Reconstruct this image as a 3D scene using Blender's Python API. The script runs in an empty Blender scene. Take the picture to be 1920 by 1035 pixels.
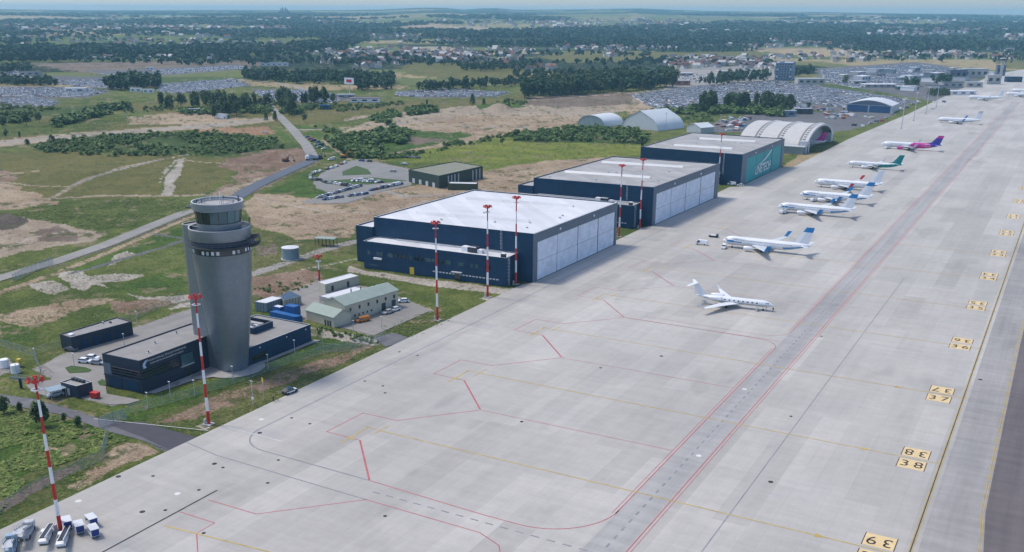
import bpy, math, random
import numpy as np
from mathutils import Matrix, Vector
random.seed(7)
rad = math.radians
sc = bpy.context.scene
COL = sc.collection
# ---------------------------------------------------------------- camera
CAM_H = 100.0
FPX, PX0, PY0 = 1865.0, 957.0, 712.0
ROT = np.array([[0.8750607187560739, -0.1727708252262724, 0.45212717286260873],
                [0.4839787812230747, 0.30120165245412367, -0.8216094594664376],
                [0.005768692740099057, 0.9377781222173706, 0.34718714791093874]])
cam_d = bpy.data.cameras.new('camera')
cam = bpy.data.objects.new('camera', cam_d); COL.objects.link(cam)
m = Matrix([list(r) for r in ROT]).to_4x4(); m.translation = (0, 0, CAM_H)
cam.matrix_world = m
cam_d.sensor_width = 36; cam_d.sensor_fit = 'HORIZONTAL'
cam_d.lens = FPX / 1920 * 36
cam_d.shift_x = (960 - PX0) / 1920; cam_d.shift_y = (PY0 - 517.5) / 1920
cam_d.clip_start = 1; cam_d.clip_end = 60000
sc.camera = cam
# ---------------------------------------------------------------- sky, sun, exposure
SHADOW = Vector((0.57, 0.08, -1.0)).normalized()          # the way sunlight travels
sun_el = math.asin(-SHADOW.z); 
w = bpy.data.worlds.new('World'); sc.world = w; w.use_nodes = True
nt = w.node_tree; nt.nodes.clear()
sky = nt.nodes.new('ShaderNodeTexSky'); sky.sky_type = 'NISHITA'; sky.sun_disc = False
sky.sun_elevation = sun_el; sky.sun_rotation = math.atan2(-SHADOW.x, -SHADOW.y)
sky.altitude = 300; sky.air_density = 0.7; sky.dust_density = 2.0; sky.ozone_density = 1.6
bg = nt.nodes.new('ShaderNodeBackground'); bg.inputs[1].default_value = 0.15
wo = nt.nodes.new('ShaderNodeOutputWorld')
nt.links.new(sky.outputs[0], bg.inputs[0]); nt.links.new(bg.outputs[0], wo.inputs[0])
sd = bpy.data.lights.new('sun', 'SUN'); sd.energy = 1.5; sd.angle = rad(10); sd.color = (1.0, 0.93, 0.81)
so = bpy.data.objects.new('sun', sd); COL.objects.link(so)
so.rotation_mode = 'QUATERNION'; so.rotation_quaternion = SHADOW.to_track_quat('-Z', 'Y')
vs = sc.view_settings; vs.view_transform = 'Standard'; vs.look = 'None'; vs.exposure = 0.71; vs.gamma = 1
sc.render.engine = 'CYCLES'
cy = sc.cycles
cy.max_bounces = 5; cy.diffuse_bounces = 2; cy.glossy_bounces = 2; cy.transparent_max_bounces = 6
cy.volume_bounces = 1; cy.use_denoising = True; cy.caustics_reflective = False; cy.caustics_refractive = False
# ---------------------------------------------------------------- picture -> place
def ray(x, y):
    return ROT @ np.array([x - PX0, PY0 - y, -FPX])
def P(x, y, z=0.0):
    "the point of the level plane z that the photograph shows at pixel x, y"
    d = ray(x, y); t = (CAM_H - z) / -d[2]
    return Vector((d[0] * t, d[1] * t, z))
AZ0 = math.atan2(-0.45212717, 0.82160946)
# skyline profile: pixel x -> height of the far ridge at 14 km
_prof = [(-900, 17), (0, 17.5), (210, 19.5), (420, 18.7), (640, 19), (720, 17.5), (790, 14.3), (835, 15), (868, 18), (905, 15.8),
         (930, 15.2), (965, 18.3), (1100, 17.3), (1200, 15.9), (1260, 18.5), (1330, 20.3), (1500, 22), (1700, 25), (1920, 28), (2600, 30)]
_paz, _pz = [], []
for x, y in _prof:
    d = ray(x, y); r = math.hypot(d[0], d[1]); _paz.append(math.atan2(d[0], d[1])); _pz.append(CAM_H + d[2] / r * 14000)
def sstep(t):
    t = np.clip(t, 0, 1); return t * t * (3 - 2 * t)
def ground_h(X, Y):
    X = np.asarray(X, float); Y = np.asarray(Y, float)
    r = np.hypot(X, Y); az = np.arctan2(X, Y)
    zr = np.interp(az, _paz, _pz)
    h = zr * (0.55 * sstep((r - 2800) / 6500) + 0.45 * sstep((r - 8000) / 6000))
    roll = np.sin(X / 830 + 1.3) * np.cos(Y / 1110 + .4) + .6 * np.sin(X / 310 + Y / 450)
    return h + roll * 6 * sstep((r - 3200) / 4000) * (1 - sstep((r - 11500) / 2500)) - 60 * sstep((r - 14400) / 1500)
_ts = np.concatenate([np.linspace(100, 4000, 400), np.geomspace(4010, 16000, 900)])
def PT(x, y):
    "same, on the rolling far country"
    p = P(x, y) if y > 40 else None
    if p is not None and math.hypot(p.x, p.y) < 2700: return p
    d = ray(x, y); r = math.hypot(d[0], d[1]); ux, uy, uz = d[0] / r, d[1] / r, d[2] / r
    z = CAM_H + uz * _ts; h = ground_h(ux * _ts, uy * _ts)
    k = np.argmax(z < h)
    if not (z < h).any(): k = np.argmin(z - h)
    t = _ts[k]; return Vector((ux * t, uy * t, float(h[k])))
# ---------------------------------------------------------------- noise on arrays
def _hash(i, j, s):
    n = (i * 374761393 + j * 668265263 + s * 1442695041) & 0xFFFFFFFF
    n = ((n ^ (n >> 13)) * 1274126177) & 0xFFFFFFFF
    return ((n ^ (n >> 16)) & 0xFFFF) / 65535.0
def vnoise(x, y, s=0):
    xi = np.floor(x).astype(np.int64); yi = np.floor(y).astype(np.int64)
    fx = x - xi; fy = y - yi; fx = fx * fx * (3 - 2 * fx); fy = fy * fy * (3 - 2 * fy)
    a = _hash(xi, yi, s); b = _hash(xi + 1, yi, s); c = _hash(xi, yi + 1, s); d = _hash(xi + 1, yi + 1, s)
    return (a * (1 - fx) + b * fx) * (1 - fy) + (c * (1 - fx) + d * fx) * fy
def fbm(x, y, scale, octs=4, s=0):
    v = 0; a = .5; t = 0; x = x / scale; y = y / scale
    for k in range(octs):
        v = v + a * vnoise(x, y, s + k * 17); t += a; a *= .55; x = x * 2.03 + 11.3; y = y * 2.03 + 5.7
    return v / t
def inpoly(px, py, poly):
    ins = np.zeros(px.shape, bool); n = len(poly)
    for i in range(n):
        x1, y1 = poly[i]; x2, y2 = poly[(i + 1) % n]
        if y1 == y2: continue
        c = (y1 > py) != (y2 > py)
        ins ^= c & (px < (x2 - x1) * (py - y1) / (y2 - y1) + x1)
    return ins
def dist_line(px, py, pts):
    d = np.full(px.shape, 1e9)
    for (x1, y1), (x2, y2) in zip(pts[:-1], pts[1:]):
        dx, dy = x2 - x1, y2 - y1; L = dx * dx + dy * dy + 1e-9
        t = np.clip(((px - x1) * dx + (py - y1) * dy) / L, 0, 1)
        d = np.minimum(d, np.hypot(px - x1 - t * dx, py - y1 - t * dy))
    return d
# ---------------------------------------------------------------- materials
MATS = {}
def mat(name, c, rough=.75, var=.12, scale=3.0, metal=0, spec=.3, fine=0, bump=0, world=False, emit=None, c2=None, stretch=None):
    if name in MATS: return MATS[name]
    M = bpy.data.materials.new(name); M.use_nodes = True
    n = M.node_tree.nodes; l = M.node_tree.links; b = n['Principled BSDF']
    b.inputs['Roughness'].default_value = rough; b.inputs['Metallic'].default_value = metal
    b.inputs['Specular IOR Level'].default_value = spec
    if world:
        g = n.new('ShaderNodeNewGeometry'); co = g.outputs['Position']
    else:
        g = n.new('ShaderNodeTexCoord'); co = g.outputs['Object']
    if stretch:
        mp = n.new('ShaderNodeMapping'); mp.inputs['Scale'].default_value = stretch
        l.new(co, mp.inputs[0]); co = mp.outputs[0]
    t = n.new('ShaderNodeTexNoise'); t.inputs['Scale'].default_value = 1.0 / scale; t.inputs['Detail'].default_value = 5
    t.inputs['Roughness'].default_value = .62
    l.new(co, t.inputs['Vector'])
    r = n.new('ShaderNodeMapRange'); r.inputs[1].default_value = .3; r.inputs[2].default_value = .7
    l.new(t.outputs[0], r.inputs[0])
    mx = n.new('ShaderNodeMix'); mx.data_type = 'RGBA'
    if c2 is None:
        a_ = [v * (1 - var) for v in c]; b_ = [min(1, v * (1 + var)) for v in c]
    else: a_, b_ = c, c2
    mx.inputs[6].default_value = (*a_, 1); mx.inputs[7].default_value = (*b_, 1)
    l.new(r.outputs[0], mx.inputs[0]); l.new(mx.outputs[2], b.inputs['Base Color'])
    if bump:
        bp = n.new('ShaderNodeBump'); bp.inputs['Strength'].default_value = bump; bp.inputs['Distance'].default_value = .2
        l.new(t.outputs[0], bp.inputs['Height']); l.new(bp.outputs[0], b.inputs['Normal'])
    MATS[name] = M
    return M
# ---------------------------------------------------------------- meshes and tags
class MB:
    def __init__(s): s.v = []; s.f = []; s.m = []; s.mats = []
    def mi(s, M):
        if M not in s.mats: s.mats.append(M)
        return s.mats.index(M)
    def add(s, vs, fs, M):
        o = len(s.v); s.v.extend([tuple(v) for v in vs]); k = s.mi(M)
        for f in fs: s.f.append(tuple(i + o for i in f)); s.m.append(k)
        return s
    def box(s, x0, x1, y0, y1, z0, z1, M, yaw=0, c=(0, 0)):
        vs = [(x, y, z) for z in (z0, z1) for x, y in ((x0, y0), (x1, y0), (x1, y1), (x0, y1))]
        if yaw:
            ca, sa = math.cos(yaw), math.sin(yaw)
            vs = [(c[0] + (x - c[0]) * ca - (y - c[1]) * sa, c[1] + (x - c[0]) * sa + (y - c[1]) * ca, z) for x, y, z in vs]
        return s.add(vs, [(3, 2, 1, 0), (4, 5, 6, 7), (0, 1, 5, 4), (1, 2, 6, 5), (2, 3, 7, 6), (3, 0, 4, 7)], M)
    def prism(s, poly, z0, z1, M, top=True, bottom=False):
        n = len(poly); vs = [(p[0], p[1], z0) for p in poly] + [(p[0], p[1], z1) for p in poly]
        fs = [(i, (i + 1) % n, n + (i + 1) % n, n + i) for i in range(n)]
        if top: fs.append(tuple(range(n, 2 * n)))
        if bottom: fs.append(tuple(range(n - 1, -1, -1)))
        return s.add(vs, fs, M)
    def tube(s, pts, r, M, n=8, caps=True):
        "round bar through points; r one radius or one per point"
        pts = [Vector(p) for p in pts]; rs = r if isinstance(r, (list, tuple)) else [r] * len(pts)
        vs = []; fs = []
        for i, p in enumerate(pts):
            d = (pts[min(i + 1, len(pts) - 1)] - pts[max(i - 1, 0)]).normalized()
            u = d.orthogonal().normalized() if abs(d.z) > .99 else d.cross(Vector((0, 0, 1))).normalized()
            if abs(d.z) > .99: u = Vector((1, 0, 0))
            v = d.cross(u).normalized()
            for k in range(n):
                a = 2 * math.pi * k / n; vs.append(p + (u * math.cos(a) + v * math.sin(a)) * rs[i])
        for i in range(len(pts) - 1):
            for k in range(n): a, b = i * n + k, i * n + (k + 1) % n; fs.append((a, b, b + n, a + n))
        if caps: fs.append(tuple(range(n - 1, -1, -1))); fs.append(tuple(range(len(pts) * n - n, len(pts) * n)))
        return s.add(vs, fs, M)
    def lathe(s, prof, M, n=48, c=(0, 0), mats=None):
        vs = []; fs = []
        for r, z in prof:
            for k in range(n):
                a = 2 * math.pi * k / n; vs.append((c[0] + r * math.cos(a), c[1] + r * math.sin(a), z))
        for i in range(len(prof) - 1):
            for k in range(n): a, b = i * n + k, i * n + (k + 1) % n; fs.append((a, b, b + n, a + n))
        return s.add(vs, fs, M)
    def quad(s, a, b, c, d, M): return s.add([a, b, c, d], [(0, 1, 2, 3)], M)
    def build(s, name, parent=None, smooth=False, loc=None):
        me = bpy.data.meshes.new(name); me.from_pydata(s.v, [], s.f)
        for M in s.mats: me.materials.append(M)
        me.polygons.foreach_set('material_index', s.m)
        if smooth: me.polygons.foreach_set('use_smooth', [True] * len(s.f))
        me.update()
        o = bpy.data.objects.new(name, me); COL.objects.link(o)
        if parent: o.parent = parent
        if loc: o.location = loc
        return o
def smooth_by_angle(o, ang=35):
    me = o.data; me.polygons.foreach_set('use_smooth', [True] * len(me.polygons))
    me.set_sharp_from_angle(angle=rad(ang))
def tag(o, label=None, cat=None, group=None, kind=None):
    if label: o['label'] = label
    if cat: o['category'] = cat
    if group: o['group'] = group
    if kind: o['kind'] = kind
    return o
def thing(name, label, cat, loc=(0, 0, 0), rz=0, group=None):
    o = bpy.data.objects.new(name, None); COL.objects.link(o); o.empty_display_size = 1
    o.location = loc; o.rotation_euler = (0, 0, rz)
    return tag(o, label, cat, group)
def copy_tree(o, parent=None):
    c = o.copy(); COL.objects.link(c); c.parent = parent
    for ch in list(o.children): copy_tree(ch, c)
    return c
def mesh_np(name, V, F, M, kind=None, smooth=False, cols=None):
    "big mesh from arrays; F is (n, 3) or (n, 4)"
    me = bpy.data.meshes.new(name); k = F.shape[1]
    me.vertices.add(len(V)); me.vertices.foreach_set('co', V.astype(np.float32).ravel())
    me.loops.add(F.size); me.loops.foreach_set('vertex_index', F.astype(np.int32).ravel())
    me.polygons.add(len(F)); me.polygons.foreach_set('loop_start', (np.arange(len(F)) * k).astype(np.int32))
    try: me.polygons.foreach_set('loop_total', np.full(len(F), k, np.int32))
    except Exception: pass
    if smooth: me.polygons.foreach_set('use_smooth', np.ones(len(F), bool))
    if cols is not None:
        a = me.color_attributes.new('Col', 'FLOAT_COLOR', 'POINT')
        a.data.foreach_set('color', np.concatenate([cols, np.ones((len(cols), 1))], 1).astype(np.float32).ravel())
    me.materials.append(M); me.update(calc_edges=True); me.validate()
    o = bpy.data.objects.new(name, me); COL.objects.link(o)
    if kind: o['kind'] = kind
    return o
def text_mesh(s, size=1.0, align='CENTER', spacing=1.0, bold=0):
    "flat letter faces in x, y"
    c = bpy.data.curves.new('t', 'FONT'); c.body = s; c.size = size; c.align_x = align; c.align_y = 'CENTER'
    c.space_character = spacing; c.resolution_u = 3; c.offset = bold
    o = bpy.data.objects.new('t', c); COL.objects.link(o)
    me = bpy.data.meshes.new_from_object(o.evaluated_get(bpy.context.evaluated_depsgraph_get()))
    vs = [v.co.copy() for v in me.vertices]; fs = [tuple(p.vertices) for p in me.polygons]
    bpy.data.objects.remove(o); bpy.data.curves.remove(c); bpy.data.meshes.remove(me)
    return vs, fs
# ================================================================ THE GROUND
GRASS = ((.064, .094, .020), (.140, .162, .045)); LUSH = ((.042, .085, .016), (.095, .145, .028)); OLIVE = ((.115, .115, .034), (.165, .150, .052))
WEED = ((.05, .082, .018), (.16, .155, .06)); SAND = ((.28, .205, .135), (.40, .315, .215)); TAN = ((.29, .23, .165), (.39, .325, .245))
SOIL = ((.19, .125, .085), (.31, .225, .165)); BROWN = ((.155, .115, .085), (.225, .18, .145)); REDD = ((.26, .15, .085), (.34, .215, .13))
PALE = ((.33, .29, .24), (.45, .41, .35)); GRAVEL = ((.25, .235, .215), (.33, .31, .29)); ROADL = ((.27, .25, .225), (.34, .32, .29))
ASPH = ((.105, .115, .14), (.13, .14, .165)); WOODF = ((.018, .032, .014), (.03, .05, .02)); PAVE = ((.25, .235, .215), (.30, .285, .265))
LOTG = ((.12, .12, .125), (.17, .17, .17)); TARM = ((.13, .13, .14), (.17, .17, .175)); SCRUB = ((.035, .065, .018), (.08, .115, .03)); MEADOW = ((.12, .165, .025), (.21, .225, .045))
STRAW = ((.28, .22, .12), (.38, .30, .18)); DARKS = ((.09, .075, .06), (.15, .12, .10))
PLY = [  # (colour, pixel outline as seen in the photograph, edge roughness m)
 (GRASS, [(-400, 62), (0, 62), (640, 58), (700, 70), (640, 100), (480, 104), (300, 114), (60, 117), (-400, 120)], 40),
 (WOODF, [(780, 68), (1000, 56), (1300, 52), (1950, 48), (2300, 50), (2300, 96), (1920, 98), (1700, 100), (1500, 84), (1200, 92), (900, 88)], 40),
 (STRAW, [(-300, 28), (60, 25), (150, 34), (300, 50), (330, 62), (110, 68), (-300, 66)], 60),
 (STRAW, [(560, 28), (700, 30), (690, 38), (560, 36)], 60), (SAND, [(690, 42), (930, 52), (1060, 52), (1150, 55), (1060, 58), (760, 52)], 40),
 (STRAW, [(1440, 92), (1560, 92), (1640, 101), (1600, 108), (1500, 104), (1440, 101)], 25), (OLIVE, [(1240, 98), (1420, 96), (1440, 108), (1240, 112)], 25),
 (OLIVE, [(1050, 95), (1240, 96), (1260, 113), (1060, 118), (1010, 108)], 25), (TAN, [(760, 88), (850, 88), (870, 98), (760, 96)], 20),
 (OLIVE, [(750, 118), (950, 116), (985, 126), (985, 160), (760, 140)], 20), (GRASS, [(630, 155), (742, 155), (742, 175), (630, 178)], 10),
 (BROWN, [(50, 119), (300, 115), (480, 112), (500, 122), (300, 137), (150, 137)], 15), (STRAW, [(430, 148), (620, 160), (760, 160), (760, 166), (600, 170), (430, 156)], 8),
 (LOTG, [(-200, 205), (-200, 185), (60, 180), (112, 190), (104, 200), (0, 206)], 8), (LOTG, [(-200, 162), (150, 163), (215, 172), (150, 184), (-200, 182)], 8),
 (LOTG, [(40, 141), (250, 144), (310, 160), (200, 167), (100, 158)], 8), (LOTG, [(150, 134), (440, 121), (485, 128), (300, 142)], 8),
 (GRAVEL, [(-100, 118), (60, 136), (50, 152), (-100, 152)], 8),
 (LOTG, [(290, 157), (440, 148), (475, 160), (330, 178)], 8), (LOTG, [(470, 166), (560, 168), (660, 180), (640, 196), (500, 192)], 8),
 (LOTG, [(738, 172), (830, 166), (960, 172), (930, 182), (780, 184)], 6),
 (OLIVE, [(-200, 205), (340, 190), (520, 180), (640, 190), (900, 186), (1000, 176), (1000, 200), (640, 232), (300, 240), (0, 262), (-200, 268)], 8),
 (GRASS, [(-200, 225), (100, 232), (180, 212), (300, 205), (250, 225), (130, 250), (-200, 262)], 8),
 (SCRUB, [(-200, 208), (120, 200), (190, 196), (170, 208), (60, 226), (-200, 250)], 8),
 (SAND, [(244, 219), (345, 209), (400, 214), (480, 225), (400, 233), (240, 233)], 4),
 (TAN, [(-300, 275), (-5, 262), (150, 248), (300, 238), (400, 230), (510, 218), (516, 226), (400, 241), (300, 246), (160, 258), (-5, 276), (-300, 292)], 2),
 (REDD, [(268, 255), (400, 240), (500, 237), (516, 251), (440, 256), (330, 262)], 4),
 (SCRUB, [(52, 272), (200, 252), (400, 248), (520, 260), (532, 278), (420, 292), (200, 294), (80, 287)], 5),
 (GRASS, [(-400, 285), (60, 283), (440, 292), (460, 310), (420, 380), (-400, 390)], 5),
 (OLIVE, [(-400, 300), (60, 283), (330, 290), (440, 300), (420, 340), (380, 368), (100, 375), (-400, 380)], 5),
 (SAND, [(-400, 338), (-5, 343), (40, 352), (85, 370), (112, 382), (60, 392), (-400, 410)], 4), (SOIL, [(-60, 312), (20, 320), (48, 332), (0, 345), (-60, 345)], 4),
 (SOIL, [(400, 362), (450, 330), (415, 308), (470, 284), (555, 275), (592, 300), (520, 330), (470, 355), (440, 374)], 5),
 (TAN, [(400, 362), (450, 345), (520, 322), (560, 305), (592, 300), (520, 330), (470, 355), (430, 376)], 4),
 (PALE, [(302, 366), (306, 320), (326, 300), (346, 296), (334, 330), (322, 366)], 2),
 (GRASS, [(8, 402), (60, 386), (250, 370), (345, 371), (385, 385), (330, 406), (215, 433), (110, 421), (40, 408)], 2),
 (TAN, [(-400, 420), (0, 402), (40, 409), (110, 421), (205, 433), (170, 452), (100, 463), (0, 498), (-400, 600)], 3),
 (BROWN, [(60, 430), (110, 424), (165, 438), (140, 450), (75, 450)], 4), (DARKS, [(-60, 402), (20, 402), (50, 412), (20, 428), (-60, 432)], 3),
 (GRASS, [(-300, 520), (0, 484), (60, 468), (105, 470), (0, 512), (-300, 640)], 2),
 (PALE, [(100, 512), (130, 500), (175, 518), (215, 512), (270, 516), (240, 526), (188, 529), (205, 541), (280, 556), (356, 552), (362, 574), (320, 579), (285, 566), (230, 545), (175, 533), (150, 545)], 2),
 (PALE, [(52, 532), (100, 527), (132, 540), (100, 551), (60, 541)], 1.5), (LUSH, [(120, 508), (200, 478), (340, 425), (342, 450), (220, 488), (140, 510)], 2),
 (LUSH, [(185, 545), (205, 540), (340, 500), (345, 545), (260, 550)], 2), (PALE, [(215, 478), (240, 470), (260, 476), (200, 500)], 1.5),
 (SAND, [(-200, 620), (0, 588), (60, 576), (110, 566), (200, 556), (216, 560), (150, 581), (60, 612), (0, 627), (-200, 680)], 3),
 (SOIL, [(200, 566), (290, 560), (330, 570), (250, 590), (205, 586)], 3),
 (SAND, [(455, 384), (480, 362), (540, 366), (620, 378), (720, 358), (800, 345), (980, 338), (985, 362), (905, 362), (800, 388), (700, 412), (664, 425), (660, 445), (560, 449), (470, 422)], 2),
 (SAND, [(830, 355), (900, 318), (1005, 303), (1110, 296), (1165, 292), (1060, 330), (1000, 345), (985, 362), (890, 362)], 2),
 (WEED, [(462, 425), (560, 450), (600, 447), (655, 452), (600, 480), (470, 515)], 2), (BROWN, [(480, 460), (520, 458), (520, 475), (478, 480)], 2),
 (WEED, [(470, 500), (540, 488), (660, 448), (700, 440), (700, 560), (470, 570)], 2),
 (SOIL, [(472, 520), (560, 505), (600, 510), (590, 545), (480, 560)], 3),
 (GRASS, [(600, 480), (760, 480), (990, 530), (1010, 545), (780, 645), (690, 625), (600, 560)], 2),
 (MEADOW, [(690, 300), (760, 288), (850, 269), (960, 254), (1100, 244), (1215, 262), (1212, 290), (1120, 294), (1000, 304), (900, 320), (830, 305), (765, 305)], 4),
 (SCRUB, [(960, 250), (1080, 238), (1215, 245), (1215, 272), (1100, 268), (960, 266)], 5),
 (SAND, [(640, 248), (690, 232), (740, 214), (830, 204), (920, 199), (1040, 194), (1150, 189), (1192, 195), (1092, 223), (1075, 240), (960, 251), (900, 262), (820, 276), (745, 287), (690, 292), (740, 275), (860, 252), (760, 247)], 4),
 (TAN, [(640, 222), (860, 200), (1000, 192), (990, 182), (1190, 172), (1250, 205), (1180, 206), (1100, 222), (1040, 216), (900, 218), (700, 240), (640, 245)], 5),
 (BROWN, [(980, 186), (1100, 178), (1190, 172), (1185, 195), (1060, 202), (985, 196)], 4), (SAND, [(1160, 198), (1200, 196), (1240, 208), (1180, 215)], 3),
 (LUSH, [(600, 262), (740, 240), (850, 250), (890, 252), (860, 262), (745, 285), (700, 300), (625, 295), (590, 275)], 4), (BROWN, [(735, 252), (840, 262), (780, 272)], 3),
 (GRASS, [(600, 232), (640, 228), (740, 212), (640, 246), (600, 250)], 3), (LUSH, [(890, 195), (980, 190), (980, 200), (900, 206)], 3),
 (LUSH, [(500, 358), (590, 320), (584, 345), (612, 362), (640, 372), (560, 369)], 1), (GRASS, [(590, 345), (620, 335), (720, 345), (660, 356)], 1),
 (PAVE, [(586, 340), (600, 326), (640, 304), (680, 297), (768, 318), (768, 347), (720, 356), (646, 380), (560, 380), (620, 362), (592, 352)], 1),
 (GRASS, [(640, 322), (668, 310), (690, 318), (696, 326), (640, 328)], .6), (GRASS, [(600, 340), (700, 332), (764, 338), (690, 346), (610, 345)], .6),
 (LUSH, [(556, 235), (582, 236), (606, 252), (600, 262), (575, 250)], 1), (LUSH, [(516, 248), (530, 245), (560, 275), (545, 278)], 1),
 (LOTG, [(1180, 178), (1270, 164), (1450, 149), (1545, 162), (1720, 188), (1700, 200), (1600, 210), (1480, 206), (1300, 208), (1250, 210)], 4),
 (LOTG, [(1530, 128), (1720, 116), (1810, 128), (1860, 170), (1760, 192), (1640, 170), (1540, 155)], 6), (GRAVEL, [(1240, 128), (1460, 122), (1460, 150), (1250, 165)], 10),
 (GRASS, [(1250, 214), (1420, 207), (1425, 216), (1330, 232), (1270, 228)], 3), (TARM, [(1330, 232), (1420, 212), (1620, 208), (1700, 200), (1610, 245), (1340, 248)], 4),
 (GRASS, [(1570, 250), (1640, 230), (1690, 228), (1600, 265)], 2), (STRAW, [(1468, 312), (1500, 288), (1560, 285), (1470, 318)], 1),
 (OLIVE, [(1850, 100), (2100, 95), (2100, 140), (1880, 128)], 10),
 # around the control tower
 (PAVE, [(60, 690), (80, 682), (110, 665), (240, 618), (350, 580), (372, 575), (380, 600), (190, 668), (200, 738), (262, 748), (212, 760), (160, 748), (110, 728), (92, 745), (55, 725), (100, 712)], .5),
 (GRASS, [(122, 690), (134, 686), (172, 693), (168, 698), (130, 700)], .3),
 (TARM, [(-100, 700), (0, 738), (60, 745), (200, 786), (300, 800), (373, 820), (310, 846), (255, 818), (200, 806), (120, 776), (0, 752), (-100, 730)], .3),
 (LUSH, [(200, 762), (260, 750), (310, 733), (400, 712), (490, 690), (584, 640), (690, 622), (712, 642), (600, 662), (470, 707), (262, 792), (225, 778)], .8),
 (WEED, [(262, 792), (380, 742), (470, 706), (600, 660), (712, 640), (725, 648), (480, 770), (373, 820), (300, 802)], 1),
 (SOIL, [(290, 792), (390, 750), (480, 716), (600, 672), (690, 645), (690, 652), (560, 712), (420, 770), (360, 790)], 2.5),
 (PALE, [(366, 800), (384, 790), (404, 794), (386, 806)], .2), (PALE, [(806, 601), (822, 597), (835, 600), (820, 606)], .2), (PALE, [(898, 559), (914, 554), (930, 558), (914, 563)], .2),
 (WEED, [(-300, 760), (0, 752), (120, 778), (200, 806), (240, 822), (250, 850), (120, 930), (0, 985), (-300, 1150)], 1),
 (LUSH, [(-300, 775), (0, 765), (150, 790), (205, 815), (180, 850), (60, 880), (0, 900), (-300, 980)], 3),
 (SAND, [(130, 912), (165, 880), (212, 846), (236, 830), (262, 826), (305, 846), (215, 882), (150, 916)], 1.2), (SAND, [(40, 850), (90, 838), (140, 852), (80, 868)], 2),
 (BROWN, [(-100, 985), (0, 940), (60, 908), (140, 868), (150, 875), (60, 925), (0, 960), (-100, 1010)], .8),
 (TAN, [(485, 572), (570, 532), (620, 520), (700, 540), (770, 562), (815, 582), (700, 630), (645, 616), (575, 600), (555, 592)], .8),
 (PALE, [(584, 612), (650, 622), (720, 640), (700, 648), (640, 640), (580, 628)], 1.5),
 (TARM, [(736, 622), (775, 634), (762, 641), (722, 650), (700, 632)], .3), (WEED, [(705, 610), (800, 583), (860, 592), (775, 640), (735, 622)], 1),
 (PALE, [(655, 498), (690, 508), (950, 541), (1000, 533), (1005, 540), (950, 552), (800, 535), (650, 508)], .3),
 (LUSH, [(0, 600), (70, 618), (60, 640), (0, 640)], 1), (GRAVEL, [(-60, 690), (10, 670), (40, 690), (0, 705)], .8),
]
LIN = [  # (colour, pixel way, half width m, roughness m)
 (ROADL, [(-300, 295), (-5, 268), (150, 253), (300, 242), (400, 235), (510, 221)], 3.6, .5),
 (TAN, [(-300, 380), (-5, 388), (60, 380), (110, 371), (200, 366), (330, 367), (440, 364), (500, 348)], 2.4, 1.2), (TAN, [(95, 371), (160, 336), (240, 311), (300, 299), (348, 290)], 2.0, 1),
 (GRAVEL, [(140, 345), (205, 322), (300, 300)], 1.2, 1), (TAN, [(-5, 340), (60, 348), (130, 350)], 1.5, 1), (SAND, [(-5, 328), (50, 322), (90, 318)], 1.2, 1), (TAN, [(340, 299), (380, 304), (460, 309)], 1.3, 1),
 (BROWN, [(556, 216), (660, 208), (760, 197), (900, 190)], 2.2, 1), (SAND, [(640, 238), (760, 236)], 3, 1), (TAN, [(605, 262), (655, 298)], 2, .8), (ROADL, [(540, 243), (700, 240), (760, 232)], 2.5, .6),
 (ROADL, [(420, 146), (520, 155), (560, 164), (600, 175)], 4, 1), (ROADL, [(500, 185), (512, 205), (545, 238), (575, 272), (588, 296)], 4.2, .4),
 (ASPH, [(592, 298), (545, 318), (500, 338), (465, 356), (432, 376)], 4.6, .4), (BROWN, [(600, 302), (520, 338), (450, 372)], 1.0, 1),
 (ROADL, [(440, 372), (400, 385), (345, 399), (280, 425), (200, 458), (100, 492), (0, 520), (-300, 610)], 3.9, .4),
 (SAND, [(400, 393), (345, 411), (250, 452), (180, 482), (105, 512), (0, 548), (-300, 660)], 1.8, .5),
 (DARKS, [(410, 388), (345, 408), (250, 446), (150, 484), (100, 503)], .7, .8),
 (TARM, [(135, 512), (175, 502), (220, 488), (290, 468), (345, 450)], 1.5, .5), (TARM, [(285, 437), (345, 447)], 1.1, .5),
 (ROADL, [(470, 515), (545, 490), (625, 462), (690, 446), (760, 425)], 3.0, .5), (PALE, [(565, 505), (620, 495), (670, 485)], .5, .3),
 (ROADL, [(700, 352), (760, 368), (880, 362)], 2, .6), (TARM, [(470, 715), (600, 668), (712, 638)], .35, .3),
 (ROADL, [(640, 316), (700, 303), (765, 318)], 2.5, .3), (ROADL, [(610, 333), (660, 340), (765, 336)], 2.0, .3),
 (SOIL, [(470, 395), (560, 405), (655, 432)], .5, .4), (SOIL, [(470, 405), (570, 420), (640, 445)], .5, .4), (PALE, [(480, 372), (600, 395), (700, 400), (800, 375)], .8, .5), (SOIL, [(500, 385), (700, 380), (860, 362)], .5, .4), (SOIL, [(520, 430), (640, 410), (760, 385)], .4, .4), (TAN, [(0, 455), (90, 440), (200, 440)], .6, .5), (PALE, [(0, 470), (60, 445), (140, 430)], .6, .5), (GRAVEL, [(700, 245), (850, 235), (1000, 240)], 1.5, 1), (BROWN, [(780, 262), (900, 242), (1060, 225)], 1, 1), (SOIL, [(640, 240), (700, 236), (800, 240)], 1.2, 1), (TAN, [(300, 775), (400, 735), (480, 705), (600, 663), (700, 638)], .5, .5), (SOIL, [(300, 790), (400, 752), (560, 700), (640, 662)], .4, .6), (GRASS, [(303, 362), (308, 330), (332, 302)], .8, .6),
 (GRAVEL, [(1180, 176), (1300, 160), (1450, 146), (1530, 158)], 3, .6), (DARKS, [(1600, 192), (1500, 206)], 2, 1), (TAN, [(1000, 186), (1140, 178), (1260, 164)], 3, 1),
]
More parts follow.
